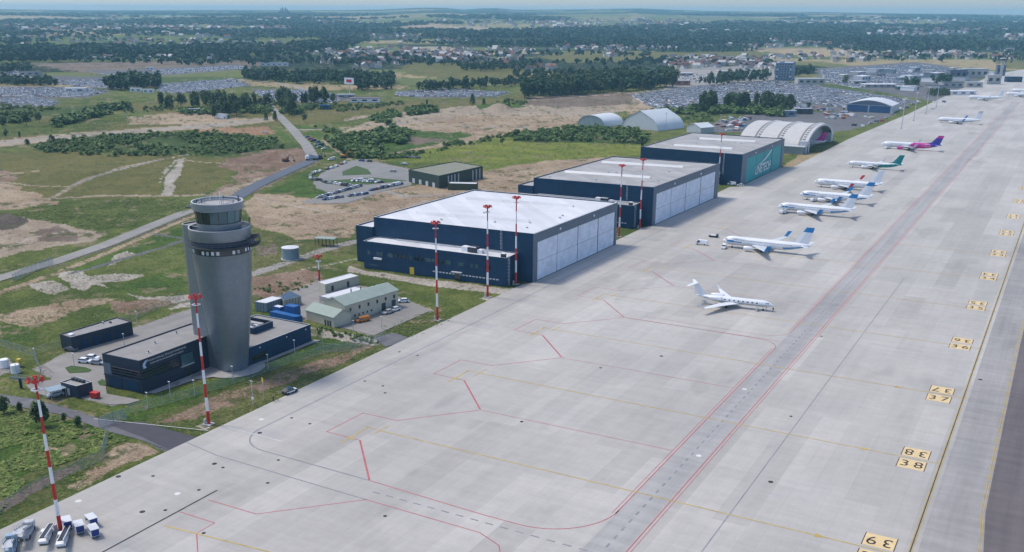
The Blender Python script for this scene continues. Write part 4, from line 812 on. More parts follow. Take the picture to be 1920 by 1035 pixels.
def container(name, label, poly, h, M, Mr, group=None):
    T = block(name, label, 'container', poly, h, M, Mr, .06, t=.12, group=group)
    a = poly[0]; q = MB(); pl = [(p[0] - a[0], p[1] - a[1]) for p in poly]
    n = len(pl)
    for i in range(n):
        p, r_e = Vector(pl[i]), Vector(pl[(i + 1) % n]); L = (r_e - p).length; k = int(L / 1.2)
        for j in range(1, k): wallbox(q, pl[i], pl[(i + 1) % n], j * L / k - .06, j * L / k + .06, .1, h - .1, .05, DGREY if M is not BLUEC else M, back=.03)
    q.build('corrugation', T); return T
BLGR = mat('blue grey wall', (.16, .22, .26), .6, .1); GRN2 = mat('grey green wall', (.28, .31, .27), .6, .1)
container('site_container', 'blue grey site container with white roof beside the tower wing', [(-243.0, 253.5), (-238.0, 253.9), (-237.6, 262.3), (-242.6, 262.2)], 3.3, BLGR, SKYL)
container('site_container', 'grey green site container with dark blue roof', [(-240.6, 264.0), (-235.3, 260.0), (-233.9, 267.8), (-242.3, 271.5)], 3.2, GRN2, mat('dark blue roof', (.035, .07, .12), .5, .1))
container('shipping_container', 'low blue shipping container, longest of the three blue ones', [(-231.9, 248.6), (-219.8, 247.7), (-218.6, 250.2), (-230.9, 251.2)], 2.6, BLUEC, BLUEC)
container('shipping_container', 'blue shipping container raised above the low blue one', [(-228.2, 252.2), (-223.6, 251.9), (-223.4, 255.0), (-228, 255.3)], 4.4, BLUEC, BLUEC)
container('shipping_container', 'small blue container with pale lid at the end of the blue group', [(-233.8, 252.6), (-230.4, 252.3), (-230.2, 254.7), (-233.6, 255)], 3.2, BLUEC, SKYL)
# ---- water tank and frame shelter
T = thing('water_tank', 'round blue grey water tank with pale lid', 'tank', (-284.0, 320.3, 0)); MB().lathe([(3.6, 0), (3.6, 5.0)], mat('blue grey tank', (.20, .27, .30), .5, .1), 40).build('shell', T)
q = MB(); q.lathe([(3.75, 4.95), (3.75, 5.15), (3.4, 5.2), (.01, 5.7)], SKYL, 40); q.build('lid', T); MB().lathe([(4.2, 0), (4.2, .3), (3.6, .3)], CONCW, 40).build('base', T)
T = thing('frame_shelter', 'open rusty frame shelter with green roof by the track', 'shelter', (-287.5, 348.5, 0), .3)
RUST = mat('rusty steel', (.14, .07, .04), .8, .2)
for x in (-4.5, -2.7, -.9, .9, 2.7, 4.5):
    for y in (-2, 2): MB().tube([(x, y, 0), (x, y, 3.4)], .14, RUST, 5).build('post', T)
MB().box(-4.8, 4.8, -2.3, 2.3, 3.4, 3.6, GREENR).build('roof', T)
# ---- fabric and arched hangars
def arched(name, label, c, yaw, ln, wd, h, M, Mf, prof=None, ribs=0, group=None, n=18, thickend=False):
    T = thing(name, label, 'hangar', (c[0], c[1], 0), yaw, group); b = wd / 2
    pr = prof or [(-b * math.cos(math.pi * i / n), h * abs(math.sin(math.pi * i / n)) ** .82) for i in range(n + 1)]
    q = MB(); m_ = len(pr); a = ln / 2
    q.add([(-a, y, z) for y, z in pr] + [(a, y, z) for y, z in pr], [(i, i + 1, m_ + i + 1, m_ + i) for i in range(m_ - 1)], M); r = q.build('roof', T); smooth_by_angle(r, 30)
    for s in (-1, 1):
        q = MB(); q.add([(s * (a - .4), y, z * .99) for y, z in pr], [tuple(range(m_))], Mf); q.build('end_wall', T)
    for i in range(ribs):
        x = -a + ln * (i + .5) / ribs; w2 = .9
        q = MB(); q.add([(x - w2, y * 1.005, z * 1.01 + .12) for y, z in pr] + [(x + w2, y * 1.005, z * 1.01 + .12) for y, z in pr], [(k, k + 1, m_ + k + 1, m_ + k) for k in range(m_ - 1)], DGREY)
        for k in range(3, m_ - 4, 2):
            y0, z0 = pr[k]; y1, z1 = pr[k + 1]; q.add([(x - .7, y0, z0 + .5), (x + .7, y0, z0 + .5), (x + .7, y1, z1 + .5), (x - .7, y1, z1 + .5)], [(0, 1, 2, 3)], SKYL)
        q.build('roof_light', T)
    return T
p1 = P(1120, 226); arched('tent_hangar', 'round backed white tent hangar behind the bushes, smaller and left', (-392, 886), rad(80), 32, 30, 10, TENT, mat('grey teal tent end', (.23, .29, .30), .6, .12, 3))
bb = 21; pf = [(-bb, 0), (-bb * .93, 5), (-bb * .72, 9.5), (0, 16.5), (bb * .72, 9.5), (bb * .93, 5), (bb, 0)]
arched('tent_hangar', 'tall ridged white tent hangar behind the bushes', (-341, 890), rad(74), 40, 42, 16, TENT, mat('pale grey tent end', (.50, .53, .54), .6, .06), prof=pf)
gable('storage_tent', 'small white gabled storage tent beside the tall tent hangar', 'tent', (-291, 877), 17, 17, 5, 8.2, rad(65), mat('grey white fabric', (.45, .48, .49), .6, .06), TENT)
# big arched hangar on the apron edge, open toward the apron
AH = thing('arched_hangar', 'wide arched grey hangar with vaulted roof and an aircraft tail in its doorway', 'hangar', (-178, 827.5, 0), 0)
n = 26; bw = 46.0; hh = 17.5
pr = [(-bw * math.cos(math.pi * i / n), 2.5 + (hh - 2.5) * abs(math.sin(math.pi * i / n)) ** .9) for i in range(n + 1)]; m_ = len(pr)
VAULT = mat('pale vault sheeting', (.50, .49, .47), .6, .07, 5)
q = MB(); q.add([(-50, y, z) for y, z in pr] + [(3, y, z) for y, z in pr], [(i, i + 1, m_ + i + 1, m_ + i) for i in range(m_ - 1)], VAULT); smooth_by_angle(q.build('roof', AH), 30)
q = MB(); po = [(y * 1.0, z) for y, z in pr]; pi_ = [(y * .93, z - 1.4) for y, z in pr]
q.add([(3, y, z) for y, z in po] + [(3, y, z) for y, z in pi_], [(i, m_ + i, m_ + i + 1, i + 1) for i in range(m_ - 1)], LGREY); q.build('arch_rim', AH)
q = MB(); q.add([(-4, y * .95, z - .6) for y, z in pr] + [(-4, pr[-1][0] * .95, 0), (-4, pr[0][0] * .95, 0)], [tuple(range(m_ + 2))], mat('grey door wall', (.30, .32, .34), .6, .08, 6)); q.build('end_wall', AH)
q = MB(); q.add([(-50, y, z) for y, z in pr] + [(-50, pr[-1][0], 0), (-50, pr[0][0], 0)], [tuple(range(m_ + 1, -1, -1))], GREYW); q.build('rear_wall', AH)
q = MB(); q.box(-50, 2, -bw - 7, -bw, 0, 5.2, mat('grey green annex', (.20, .24, .24), .6, .1)); q.box(-50, 3, -bw - 7.4, -bw + .4, 5.2, 5.7, LGREY); q.build('side_annex', AH)
MB().box(-2.5, 3.2, -bw - 1, -bw + 9, 0, 9.0, LGREY).build('buttress', AH); MB().box(-2.5, 3.2, bw - 7, bw + 1, 0, 7.5, LGREY).build('buttress', AH)
q = MB(); q.add([(3.25, -bw + 2 + a, z) for a, z in ((0, 0), (3, 0), (2.4, 5), (1.5, 7), (.6, 5))], [(0, 1, 2, 3, 4)], GLASS); q.build('arched_door', AH)
for k in range(3):
    x = -38 + k * 17.5; q = MB(); q.add([(x - .7, y * 1.003, z + .12) for y, z in pr] + [(x + .7, y * 1.003, z + .12) for y, z in pr], [(i, i + 1, m_ + i + 1, m_ + i) for i in range(m_ - 1)], mat('weathered joint', (.22, .22, .20), .8, .1))
    for i in range(3, n - 3, 1): y0, z0 = pr[i]; q.box(x + 1.4, x + 3.2, y0 - 1.1, y0 + 1.1, z0 + .1, z0 + .55, SKYL)
    q.build('roof_light', AH)
# hangar with blue doors
BH = thing('blue_door_hangar', 'grey hangar with shallow curved roof and two blue doors', 'hangar', (-198.0, 1182, 0), 0)
prb = [(-24 + 48 * i / 12, 7.4 + 5.2 * math.sin(math.pi * i / 12)) for i in range(13)]; Ls = 46
DB = mat('blue sliding door', (.03, .09, .20), .5, .08)
q = MB(); q.add([(x, -Ls / 2 - .8, z) for x, z in prb] + [(x, Ls / 2, z) for x, z in prb], [(i, i + 1, 14 + i, 13 + i) for i in range(12)], SKYL); q.build('roof', BH)
q = MB()
for y, rev in ((-Ls / 2, 0), (Ls / 2 - .3, 1)):
    f = [(x, y, z) for x, z in prb] + [(24, y, 0), (-24, y, 0)]; q.add(f, [tuple(range(15)) if rev else tuple(range(14, -1, -1))], LGREY)
for x in (-24, 24): q.box(x - .15, x + .15, -Ls / 2 + .02, Ls / 2 - .35, 0, 7.4, LGREY)
q.build('wall', BH)
for x0 in (-22.4, .8): MB().box(x0, x0 + 21.6, -Ls / 2 - .35, -Ls / 2 - .05, .1, 7.0, DB).build('sliding_door', BH)
q = MB(); q.add([(x * .96, -Ls / 2 - .3, z - .6) for x, z in prb[1:-1]] + [(20, -Ls / 2 - .3, 7.6), (-20, -Ls / 2 - .3, 7.6)], [tuple(range(12, -1, -1))], FASC); q.build('gable_panel', BH)
# ================================================================ AIRCRAFT
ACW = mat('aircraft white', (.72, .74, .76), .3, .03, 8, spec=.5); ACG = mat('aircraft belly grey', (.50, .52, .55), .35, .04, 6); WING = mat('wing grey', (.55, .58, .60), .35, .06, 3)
ABLUE = mat('airline blue', (.02, .20, .46), .35, .05); ATEAL = mat('airline teal', (.0, .19, .19), .35, .06); AMAG = mat('airline magenta', (.50, .02, .27), .35, .05); AIND = mat('airline indigo', (.05, .035, .30), .35, .05)
ARED = mat('airline red', (.50, .03, .05), .35, .05); AGRN = mat('airline green', (.03, .30, .16), .35, .05); ALIN = mat('engine intake', (.02, .02, .025), .4, .1); TYRE = mat('tyre rubber', (.02, .02, .02), .8, .1); ACWG = mat('wizz tail', (.3, .01, .2), .35)
LETB = mat('lettering blue grey', (.22, .30, .42), .4, .05)
def loft(q, secs, M, n=24, pick=None):
    "secs: (x, cy, cz, ry, rz)"
    vs = []
    for x, cy_, cz, ry, rz in secs:
        for k in range(n): a = 2 * math.pi * k / n; vs.append((x, cy_ + ry * math.cos(a), cz + rz * math.sin(a)))
    o = len(q.v); q.v.extend(vs)
    for i in range(len(secs) - 1):
        for k in range(n):
            a, b = i * n + k, i * n + (k + 1) % n; f = (a, a + n, b + n, b)
            c = [sum(vs[j][t] for j in f) / 4 for t in range(3)]
            q.f.append(tuple(j + o for j in f)); q.m.append(q.mi(pick(*c, (c[2] - secs[i][2]) / max(secs[i][4], .01)) if pick else M))
    q.f.append(tuple(o + k for k in range(n))); q.m.append(q.mi(M)); q.f.append(tuple(o + len(vs) - 1 - k for k in range(n))); q.m.append(q.mi(M))
def slab(q, pts, th0, th1, M, axis='z'):
    "wing-like slab: pts 4 plan corners (root front, root back, tip back, tip front) as 3D"
    rf, rb, tb, tf = [Vector(p) for p in pts]; up = Vector((0, 0, 1)) if axis == 'z' else Vector((0, 1, 0))
    def sec(f, b, th):
        c = f.lerp(b, .35); return [f, c + up * th * .5, b, c - up * th * .5]
    A_ = sec(rf, rb, th0); B_ = sec(tf, tb, th1)
    q.add(A_ + B_, [(0, 1, 5, 4), (1, 2, 6, 5), (2, 3, 7, 6), (3, 0, 4, 7), (3, 2, 1, 0), (4, 5, 6, 7)], M)
def airliner(label, nose, yaw, L=39.5, span=35.8, R=1.9, zc=3.35, fin=12.5, liv=None, finM=None, finT=None, eng=ACW, wl=ABLUE, text=None, group='airliners parked nose-in on the apron', rows=34, text2=None, wlh=2.6, stab=14.3, engr=1.05):
    T = thing('airliner', label, 'airliner', (nose[0], nose[1], 0), yaw, group)
    P_ = [(0, .04, -.28), (.006, .22, -.26), (.018, .42, -.2), (.035, .62, -.12), (.055, .80, -.06), (.08, .93, -.02), (.11, 1, 0), (.2, 1, 0), (.3, 1, 0), (.36, 1, 0), (.42, 1, 0), (.5, 1, 0), (.58, 1, 0), (.66, 1, 0), (.72, .97, .03), (.78, .88, .12), (.84, .74, .25), (.9, .54, .42), (.95, .34, .56), (.985, .2, .64), (1, .06, .68)]
    secs = []
    for i in range(len(P_) - 1):
        a, b = P_[i], P_[i + 1]; m = 3 if b[0] - a[0] > .04 else 1
        for j in range(m): t = j / m; secs.append([a[k] + (b[k] - a[k]) * t for k in range(3)])
    secs.append(P_[-1])
    secs = [(s[0] * L, 0, zc + s[2] * R, max(s[1] * R, .03), max(s[1] * R * 1.04, .03)) for s in secs]
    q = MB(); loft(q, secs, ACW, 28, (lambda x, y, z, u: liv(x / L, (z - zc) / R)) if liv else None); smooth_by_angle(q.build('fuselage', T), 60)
    # belly fairing
    q = MB(); loft(q, [(L * .33, 0, zc - R * .7, .5, .3), (L * .37, 0, zc - R * .75, R * .85, R * .45), (L * .47, 0, zc - R * .75, R * .9, R * .5), (L * .55, 0, zc - R * .7, .6, .3)], ACG, 16); smooth_by_angle(q.build('wing_fairing', T), 60)
    zw = zc - R * .55
    for s in (-1, 1):
        q = MB(); y0 = R * .5; yk = span * .17; y1 = span / 2; xr = L * .335; xk = xr + (yk - y0) * .62; xt = xr + (y1 - y0) * .56 + .6
        cr = L * .205; ck = L * .128; ct = L * .04
        r0 = [(xr, s * y0, zw), (xr + cr, s * y0, zw)]; k0 = [(xk, s * yk, zw + .35), (xr + cr * 1.0, s * yk, zw + .35)]; t0 = [(xt, s * y1, zw + 1.45), (xt + ct, s * y1, zw + 1.45)]
        slab(q, [r0[0], r0[1], k0[1], k0[0]], 1.0, .55, WING); slab(q, [k0[0], k0[1], t0[1], t0[0]], .55, .2, WING); wg = q.build('wing', T)
        if wlh:
            q = MB(); slab(q, [t0[0], t0[1], (xt + ct + 1.9, s * (y1 + .55), zw + 1.45 + wlh), (xt + 1.5, s * (y1 + .55), zw + 1.45 + wlh)], .18, .1, wl, 'y'); q.build('winglet', wg)
        ye = span * .14 + .05; xe = L * .285; ze = zc - R * .95
        q = MB(); er = engr
        loft(q, [(xe, s * ye, ze, er * .86, er * .84), (xe + .35, s * ye, ze, er, er * .95), (xe + 1.6, s * ye, ze, er * 1.04, er), (xe + 3.0, s * ye, ze, er * .86, er * .84), (xe + 3.6, s * ye, ze, er * .66, er * .66), (xe + 4.6, s * ye, ze, er * .3, er * .3)], eng, 20)
        e = q.build('engine', T); smooth_by_angle(e, 50)
        q = MB(); q.add([(xe - .02, s * ye + er * .78 * math.cos(a), ze + er * .76 * math.sin(a)) for a in [k * math.pi / 8 for k in range(16)]], [tuple(range(16))], ALIN); q.build('intake', e)
        q = MB(); slab(q, [(xe + .8, s * ye, ze + er * .8), (xe + 4.2, s * ye, ze + er * .3), (xe + 5, s * ye, zw + .2), (xe + 3, s * ye, zw + .2)], .35, .3, WING, 'y'); q.build('pylon', e)
        q = MB(); xs = L * .875; slab(q, [(xs, s * .3, zc + R * .42), (xs + L * .095, s * .3, zc + R * .42), (xs + L * .125, s * stab / 2, zc + R * .42 + .75), (xs + L * .088, s * stab / 2, zc + R * .42 + .75)], .4, .12, WING); q.build('tailplane', T)
        q = MB(); yg = 2.7; xg = L * .475
        q.tube([(xg, s * yg, .6), (xg - .1, s * (yg - .1), zw)], .13, LGREY, 6)
        for d in (-.38, .38): q.tube([(xg, s * yg + d - .16, .56), (xg, s * yg + d + .16, .56)], .56, TYRE, 14)
        q.build('main_gear', T)
    q = MB(); q.tube([(L * .11, 0, .4), (L * .115, 0, zc - R * .8)], .1, LGREY, 6)
    for d in (-.25, .25): q.tube([(L * .11, d - .1, .36), (L * .11, d + .1, .36)], .36, TYRE, 12)
    q.build('nose_gear', T)
    zt = zc + R * .85; q = MB(); xb = L * .80
    fr_, fb = (xb, 0, zt - .1), (L * .965, 0, zc + R * .72); tf_, tb_ = (L * .932, 0, fin), (L * 1.02, 0, fin)
    if finT:
        u = .72; mf = tuple(Vector(fr_).lerp(Vector(tf_), u)); mb = tuple(Vector(fb).lerp(Vector(tb_), u))
        slab(q, [fr_, fb, mb, mf], .55, .32, finM or ACW, 'y'); slab(q, [mf, mb, tb_, tf_], .32, .18, finT, 'y')
    else: slab(q, [fr_, fb, tb_, tf_], .55, .18, finM or ACW, 'y')
    slab(q, [(L * .72, 0, zc + R * .93), (xb + .8, 0, zc + R * .8), (xb + 1.6, 0, zt + 1.4), (xb + .9, 0, zt + 1.0)], .25, .2, finM or ACW, 'y')
    q.build('tail_fin', T)
    def side(x, z, s, d=.03):     # a point on the round side of the hull
        w_ = next(((a, b) for a, b in zip(secs[:-1], secs[1:]) if a[0] <= x <= b[0]), (secs[-2], secs[-1])); t = (x - w_[0][0]) / (w_[1][0] - w_[0][0]); cz = w_[0][2] + (w_[1][2] - w_[0][2]) * t; ry = w_[0][3] + (w_[1][3] - w_[0][3]) * t; rz = w_[0][4] + (w_[1][4] - w_[0][4]) * t
        k = max(-1, min(1, (z - cz) / rz)); return (x, s * (ry * math.sqrt(1 - k * k) + d), cz + k * rz)
    q = MB(); q3 = MB()
    for s in (-1, 1):
        for i in range(rows):
            x = L * (.15 + .66 * i / rows); z = zc + R * .28
            q.add([side(x, z, s), side(x + .3, z, s), side(x + .3, z + .42, s), side(x, z + .42, s)], [(0, 1, 2, 3)], ALIN)
        for fx in (.105, .82): q3.add([side(L * fx, zc - R * .15, s, .04), side(L * fx + .85, zc - R * .15, s, .04), side(L * fx + .85, zc + R * .6, s, .04), side(L * fx, zc + R * .6, s, .04)], [(0, 1, 2, 3)], ALIN if (fx < .5 and s < 0 and liv) else LGREY)
    q.build('window_row', T); q3.build('cabin_door', T)
    q = MB()
    for s in (-1, 1):
        for x0, x1 in ((.028, .038), (.039, .051), (.052, .062)):
            q.add([side(L * x0, zc + R * .20, s, .04), side(L * x1, zc + R * .20, s, .04), side(L * x1, zc + R * (.42 if x1 < .05 else .55), s, .04), side(L * x0 + .1, zc + R * (.30 if x0 < .03 else .42), s, .04)], [(0, 1, 2, 3)], ALIN)
    q.build('cockpit_window', T)
    if text:
        for s in (-1, 1):
            vs, fs = text_mesh(text[0], text[1]); q = MB()
            q.add([side(text[2] * L + (v.x if s < 0 else -v.x), zc + R * text[3] + v.y, s, .05) for v in vs], fs, text[4]); q.build('lettering', T)
    return T
def swoosh(x, z, c=ABLUE):
    if .06 < x < .30 and abs(z - (.05 - 3.2 * (x - .06) ** 1.5)) < .20 * (1 - (x - .06) / .26): return c
    if .70 < x < .93 and z < -.25 + (x - .72) * 2.6 and z > -.62 + (x - .72) * 3.2: return c
    if .05 < x < .09 and z > .6: return ACW
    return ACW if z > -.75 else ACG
yw = lambda n_, t_: math.atan2(t_[1] - n_[1], t_[0] - n_[0])
EB = (1.5, .17, .60, LETB)
airliner('white airliner with blue fin top nearest the business jet, van at its nose', (-131.2, 438.4), rad(.8), liv=swoosh, finT=ABLUE, text=('enterair.pl', 1.35, .2, .62, LETB))
airliner('white airliner with blue stripes and blue fin top, stairs truck at its nose', (-131.6, 536.0), rad(2), liv=swoosh, finT=ABLUE, text=('enterair.pl', 1.35, .2, .62, LETB))
airliner('white airliner with blue fin top, between the stairs one and the red finned one', (-131.0, 580.5), rad(2), liv=swoosh, finT=ABLUE, text=('enterair.pl', 1.35, .2, .62, LETB))
airliner('white airliner with red stripe on its slanting fin', (-134.0, 629.8), rad(1), liv=lambda x, z: (ARED if .80 < x < .93 and z < -.1 + (x - .8) * 3 else (ACW if z > -.7 else ACG)), finM=ACW, wl=ARED, text=('TRAVEL', 1.9, .24, .2, LETB))
airliner('smaller white airliner with teal tail and rear belly', (-133.6, 725.8), rad(1.5), L=36.2, span=28.7, R=1.55, zc=3.0, fin=10.4, liv=lambda x, z: (ATEAL if z < -.75 + (x - .22) * 2.4 and x > .22 else ACW), finM=ATEAL, wl=LGREY, wlh=1.6, stab=12, engr=.95, rows=28)
airliner('long white airliner with magenta rear half and indigo tail', (-131.6, 846.5), rad(3), L=44.5, span=35.8, R=2.0, zc=3.6, fin=11.9, liv=lambda x, z: (AIND if x > .84 - z * .04 else AMAG if x > .47 + (z * .05) else (ACW if z > -.7 else ACG)), finM=AIND, finT=AMAG, eng=AMAG, wl=LGREY, rows=40, text=('W!ZZ', 2.6, .74, .2, ACW))
airliner('white airliner standing alone beyond the magenta tailed one', (-119.2, 1083.5), rad(2), liv=lambda x, z: (ACW if z > -.2 else ACG), finM=ACW, finT=LGREY, wl=ABLUE)
airliner('white airliner parked far off before the terminal', (-122.5, 1404), rad(2), liv=lambda x, z: (ACW if z > -.5 else ACG), finM=ACW, wl=ACW)
airliner('white airliner with green tail stripe on the farthest stands', (-86.5, 1490), rad(2), liv=lambda x, z: (AGRN if x > .6 and abs(z - .2 + (x - .6) * 2) < .4 else ACW), finM=AGRN, wl=ACW)
airliner('far airliner with magenta rear hull just beyond the green striped one', (-84, 1560), rad(2), L=44.5, R=2.0, zc=3.6, liv=lambda x, z: (AMAG if x > .5 else ACW), finM=AIND, finT=AMAG, wl=LGREY)
AHp = airliner('airliner with magenta tail poking out of the arched hangar', (-208, 824), rad(1), L=37.6, R=1.95, zc=3.5, fin=11.8, liv=lambda x, z: ACW, finM=AMAG, eng=AMAG, wl=LGREY, group='airliners in hangars')
# business jet, nose to the right
J = thing('business_jet', 'white business jet with T tail and eight round cabin windows', 'business jet', (-82.6, 344.6, 0), rad(186))
L = 29.4; R = 1.2; zc = 2.55
sj = [(0, .05, -.35), (.02, .35, -.25), (.05, .62, -.12), (.09, .85, -.03), (.13, 1, 0), (.3, 1, 0), (.5, 1, 0), (.62, 1, 0), (.7, .95, .04), (.8, .72, .18), (.88, .45, .34), (.94, .2, .5), (.96, .08, .55)]
ss = []
for a, b in zip(sj[:-1], sj[1:]):
    for t in (0, .5): ss.append([a[k] + (b[k] - a[k]) * t for k in range(3)])
ss.append(sj[-1]); ss = [(s[0] * L, 0, zc + s[2] * R, max(s[1] * R, .03), max(s[1] * R, .03)) for s in ss]
NAVL = mat('navy pinstripe', (.02, .03, .08), .4, .05)
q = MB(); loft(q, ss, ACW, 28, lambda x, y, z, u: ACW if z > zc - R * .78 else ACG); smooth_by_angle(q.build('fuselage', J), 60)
def js(x, z, s, d=.03):
    w_ = next(((a, b) for a, b in zip(ss[:-1], ss[1:]) if a[0] <= x <= b[0]), (ss[-2], ss[-1])); t = (x - w_[0][0]) / (w_[1][0] - w_[0][0]); cz = w_[0][2] + (w_[1][2] - w_[0][2]) * t; ry = w_[0][3] + (w_[1][3] - w_[0][3]) * t
    k = max(-1, min(1, (z - cz) / ry)); return (x, s * (ry * math.sqrt(1 - k * k) + d), cz + k * ry)
for s in (-1, 1):
    q = MB(); y1 = 14.2
    slab(q, [(L * .40, s * .5, 1.75), (L * .62, s * .5, 1.75), (L * .655, s * 4, 1.9), (L * .50, s * 4, 1.9)], .75, .42, ACW); slab(q, [(L * .50, s * 4, 1.9), (L * .655, s * 4, 1.9), (L * .775, s * y1, 2.35), (L * .735, s * y1, 2.35)], .42, .14, ACW); wg = q.build('wing', J)
    q = MB(); slab(q, [(L * .735, s * y1, 2.35), (L * .775, s * y1, 2.35), (L * .81, s * (y1 + .5), 3.9), (L * .79, s * (y1 + .5), 3.9)], .14, .08, ACW, 'y'); q.build('winglet', wg)
    q = MB(); ye = 2.15; xe = L * .62; ze = zc + .75
    loft(q, [(xe, s * ye, ze, .62, .62), (xe + .3, s * ye, ze, .76, .76), (xe + 2, s * ye, ze, .8, .8), (xe + 3.8, s * ye, ze, .7, .7), (xe + 4.8, s * ye, ze, .5, .5)], ACW, 20); e = q.build('engine', J); smooth_by_angle(e, 50)
    q = MB(); q.add([(xe - .02, s * ye + .58 * math.cos(k * math.pi / 8), ze + .58 * math.sin(k * math.pi / 8)) for k in range(16)], [tuple(range(16))], LGREY); q.build('intake', e)
    q = MB(); slab(q, [(xe + .8, s * 1.0, ze - .1), (xe + 3.4, s * .8, ze - .1), (xe + 3.6, s * 1.7, ze), (xe + 1, s * 1.7, ze)], .25, .2, ACW); q.build('pylon', e)
    q = MB(); slab(q, [(L * .935, 0, 7.55), (L * 1.0, 0, 7.55), (L * 1.055, s * 5.1, 7.45), (L * 1.02, s * 5.1, 7.45)], .28, .1, ACW); q.build('tailplane', J)
    q = MB(); q.tube([(L * .56, s * 2.2, .45), (L * .56, s * 2.1, 1.7)], .1, LGREY, 6)
    for d in (-.25, .25): q.tube([(L * .56, s * 2.2 + d - .12, .42), (L * .56, s * 2.2 + d + .12, .42)], .42, TYRE, 12)
    q.build('main_gear', J)
    for i in range(8):
        x = L * (.20 + .047 * i * 1.18); z = zc + .22; pts = [js(x + .36 * math.cos(a), z + .24 * math.sin(a), s, .04) for a in [k * math.pi / 5 for k in range(10)]]
        MB().add(pts, [tuple(range(10))], ALIN).build('cabin_window', J)
    q = MB()
    for i in range(40):
        x0 = L * (.05 + .80 * i / 40); x1 = L * (.05 + .80 * (i + 1) / 40); z0 = zc - R * .42 + max(0, x0 / L - .62) * 3.2; z1 = zc - R * .42 + max(0, x1 / L - .62) * 3.2
        q.add([js(x0, z0 - .07, s, .04), js(x1, z1 - .07, s, .04), js(x1, z1 + .07, s, .04), js(x0, z0 + .07, s, .04)], [(0, 1, 2, 3)], NAVL)
    q.build('pinstripe', J)
    q = MB()
    for x0, x1 in ((.055, .072), (.075, .092)): q.add([js(L * x0, zc + .28, s, .04), js(L * x1, zc + .28, s, .04), js(L * x1 + .1, zc + .62, s, .04), js(L * x0 + .25, zc + .55, s, .04)], [(0, 1, 2, 3)], ALIN)
    q.build('cockpit_window', J)
q = MB(); slab(q, [(L * .80, 0, zc + .5), (L * .965, 0, zc + .6), (L * 1.0, 0, 7.5), (L * .935, 0, 7.5)], .5, .25, ACW, 'y'); q.build('tail_fin', J)
q = MB(); q.tube([(L * .125, 0, .35), (L * .13, 0, 1.6)], .08, LGREY, 6)
for d in (-.2, .2): q.tube([(L * .125, d - .08, .32), (L * .125, d + .08, .32)], .32, TYRE, 12)
q.build('nose_gear', J)
q = MB()
for i in range(4): q.box(L * .185 + i * .02, L * .185 + .5 + i * .02, 1.0 + i * .35, 1.35 + i * .35, 1.3 - i * .33, 1.4 - i * .33, LGREY)
q.box(L * .18, L * .18 + .04, .9, 2.4, .2, 1.5, LGREY); q.build('airstair', J)
# ================================================================ FLOODLIGHT MASTS
def mast(label, x, y, h=33.4, first='white', bands=6, stripes=True, lamps='red', group='floodlight masts along the apron edge', name='floodlight_mast'):
    T = thing(name, label, 'floodlight mast', (x, y, 0), 0, group)
    q = MB(); r0, r1 = .42, .19
    for i in range(bands):
        z0, z1 = h * i / bands, h * (i + 1) / bands; M_ = (REDP if i % 2 == 0 else WHITE) if stripes else LGREY
        q.tube([(0, 0, z0), (0, 0, z1)], [r0 + (r1 - r0) * z0 / h, r0 + (r1 - r0) * z1 / h], M_, 14, caps=False)
    smooth_by_angle(q.build('pole', T), 50)
    MB().box(-1.1, 1.1, -1.1, 1.1, -.05, .16, CONCW).build('footing', T)
    MB().box(-.9, -.45, -.9, -.3, .1, 1.5, LGREY).build('switch_box', T)
    M_ = REDP if lamps == 'red' else LGREY; q = MB(); q.tube([(0, 0, h - 1.2), (0, 0, h + .9)], .24, M_, 8)
    for k in range(6):
        a = k * math.pi / 3 + .4; c, s = math.cos(a), math.sin(a); q.tube([(0, 0, h - .5), (c * 1.2, s * 1.2, h + .5), (c * 1.5, s * 1.5, h + .9)], .08, M_, 5)
    q.build('lamp_frame', T)
    for k in range(6):
        a = k * math.pi / 3 + .4; c, s = math.cos(a), math.sin(a); q = MB(); u = Vector((c, s, 0)); v = Vector((-s, c, 0)); p = Vector((c * 1.45, s * 1.45, h + .55))
        up = (Vector((0, 0, 1)) * .8 - u * .5).normalized(); n2 = up.cross(v)
        vs = [p + v * a1 * .42 + up * b1 * .38 + n2 * c1 * .12 for c1 in (-1, 1) for a1, b1 in ((-1, -1), (1, -1), (1, 1), (-1, 1))]
        q.add(vs, [(3, 2, 1, 0), (4, 5, 6, 7), (0, 1, 5, 4), (1, 2, 6, 5), (2, 3, 7, 6), (3, 0, 4, 7)], M_); q.build('floodlight', T)
    q = MB(); q.lathe([(.5, h - 1.6), (1.1, h - 1.55), (1.1, h - 1.45), (.5, h - 1.45)], LGREY, 14); q.build('platform', T)
    return T
mast('red and white floodlight mast nearest the camera, beside the baggage carts', -166.9, 113.2, 32.4, bands=9)
mast('red and white floodlight mast standing in front of the control tower', -181.6, 169.3, 33.4, bands=9)
mast('red and white floodlight mast before the left part of the bright roofed hangar', -180.8, 276.1, bands=7)
mast('red and white floodlight mast before the middle of the offices of the bright roofed hangar', -180.6, 310.2, bands=7)
mast('red and white floodlight mast at the front corner of the bright roofed hangar', -180.5, 331.9, bands=7)
mast('red and white floodlight mast just beyond the bright roofed hangar', -180.1, 433.3, 33, bands=7)
mast('red and white floodlight mast before the side of the middle hangar', -179.1, 456.9, 33, bands=7)
mast('red and white floodlight mast beside the hangar with teal doors', -187.3, 606.0, 30, bands=7)
mast('short red topped beacon mast by the yard behind the container roofs', -249.6, 297.2, 9.5, bands=2, group='beacon masts')
for x, y, t, lb_ in [(1690, 242, 203, 'grey floodlight mast before the grass by the arched hangar'), (1713, 227, 197, 'grey floodlight mast second from the left beyond the arched hangar'), (1736, 214, 188, 'grey floodlight mast third in the far row'), (1755, 203, 188, 'grey floodlight mast farthest in the row')]:
    p = P(x, y); mast(lb_, p.x, p.y, 27, stripes=False, lamps='grey', group='grey masts on the far apron')
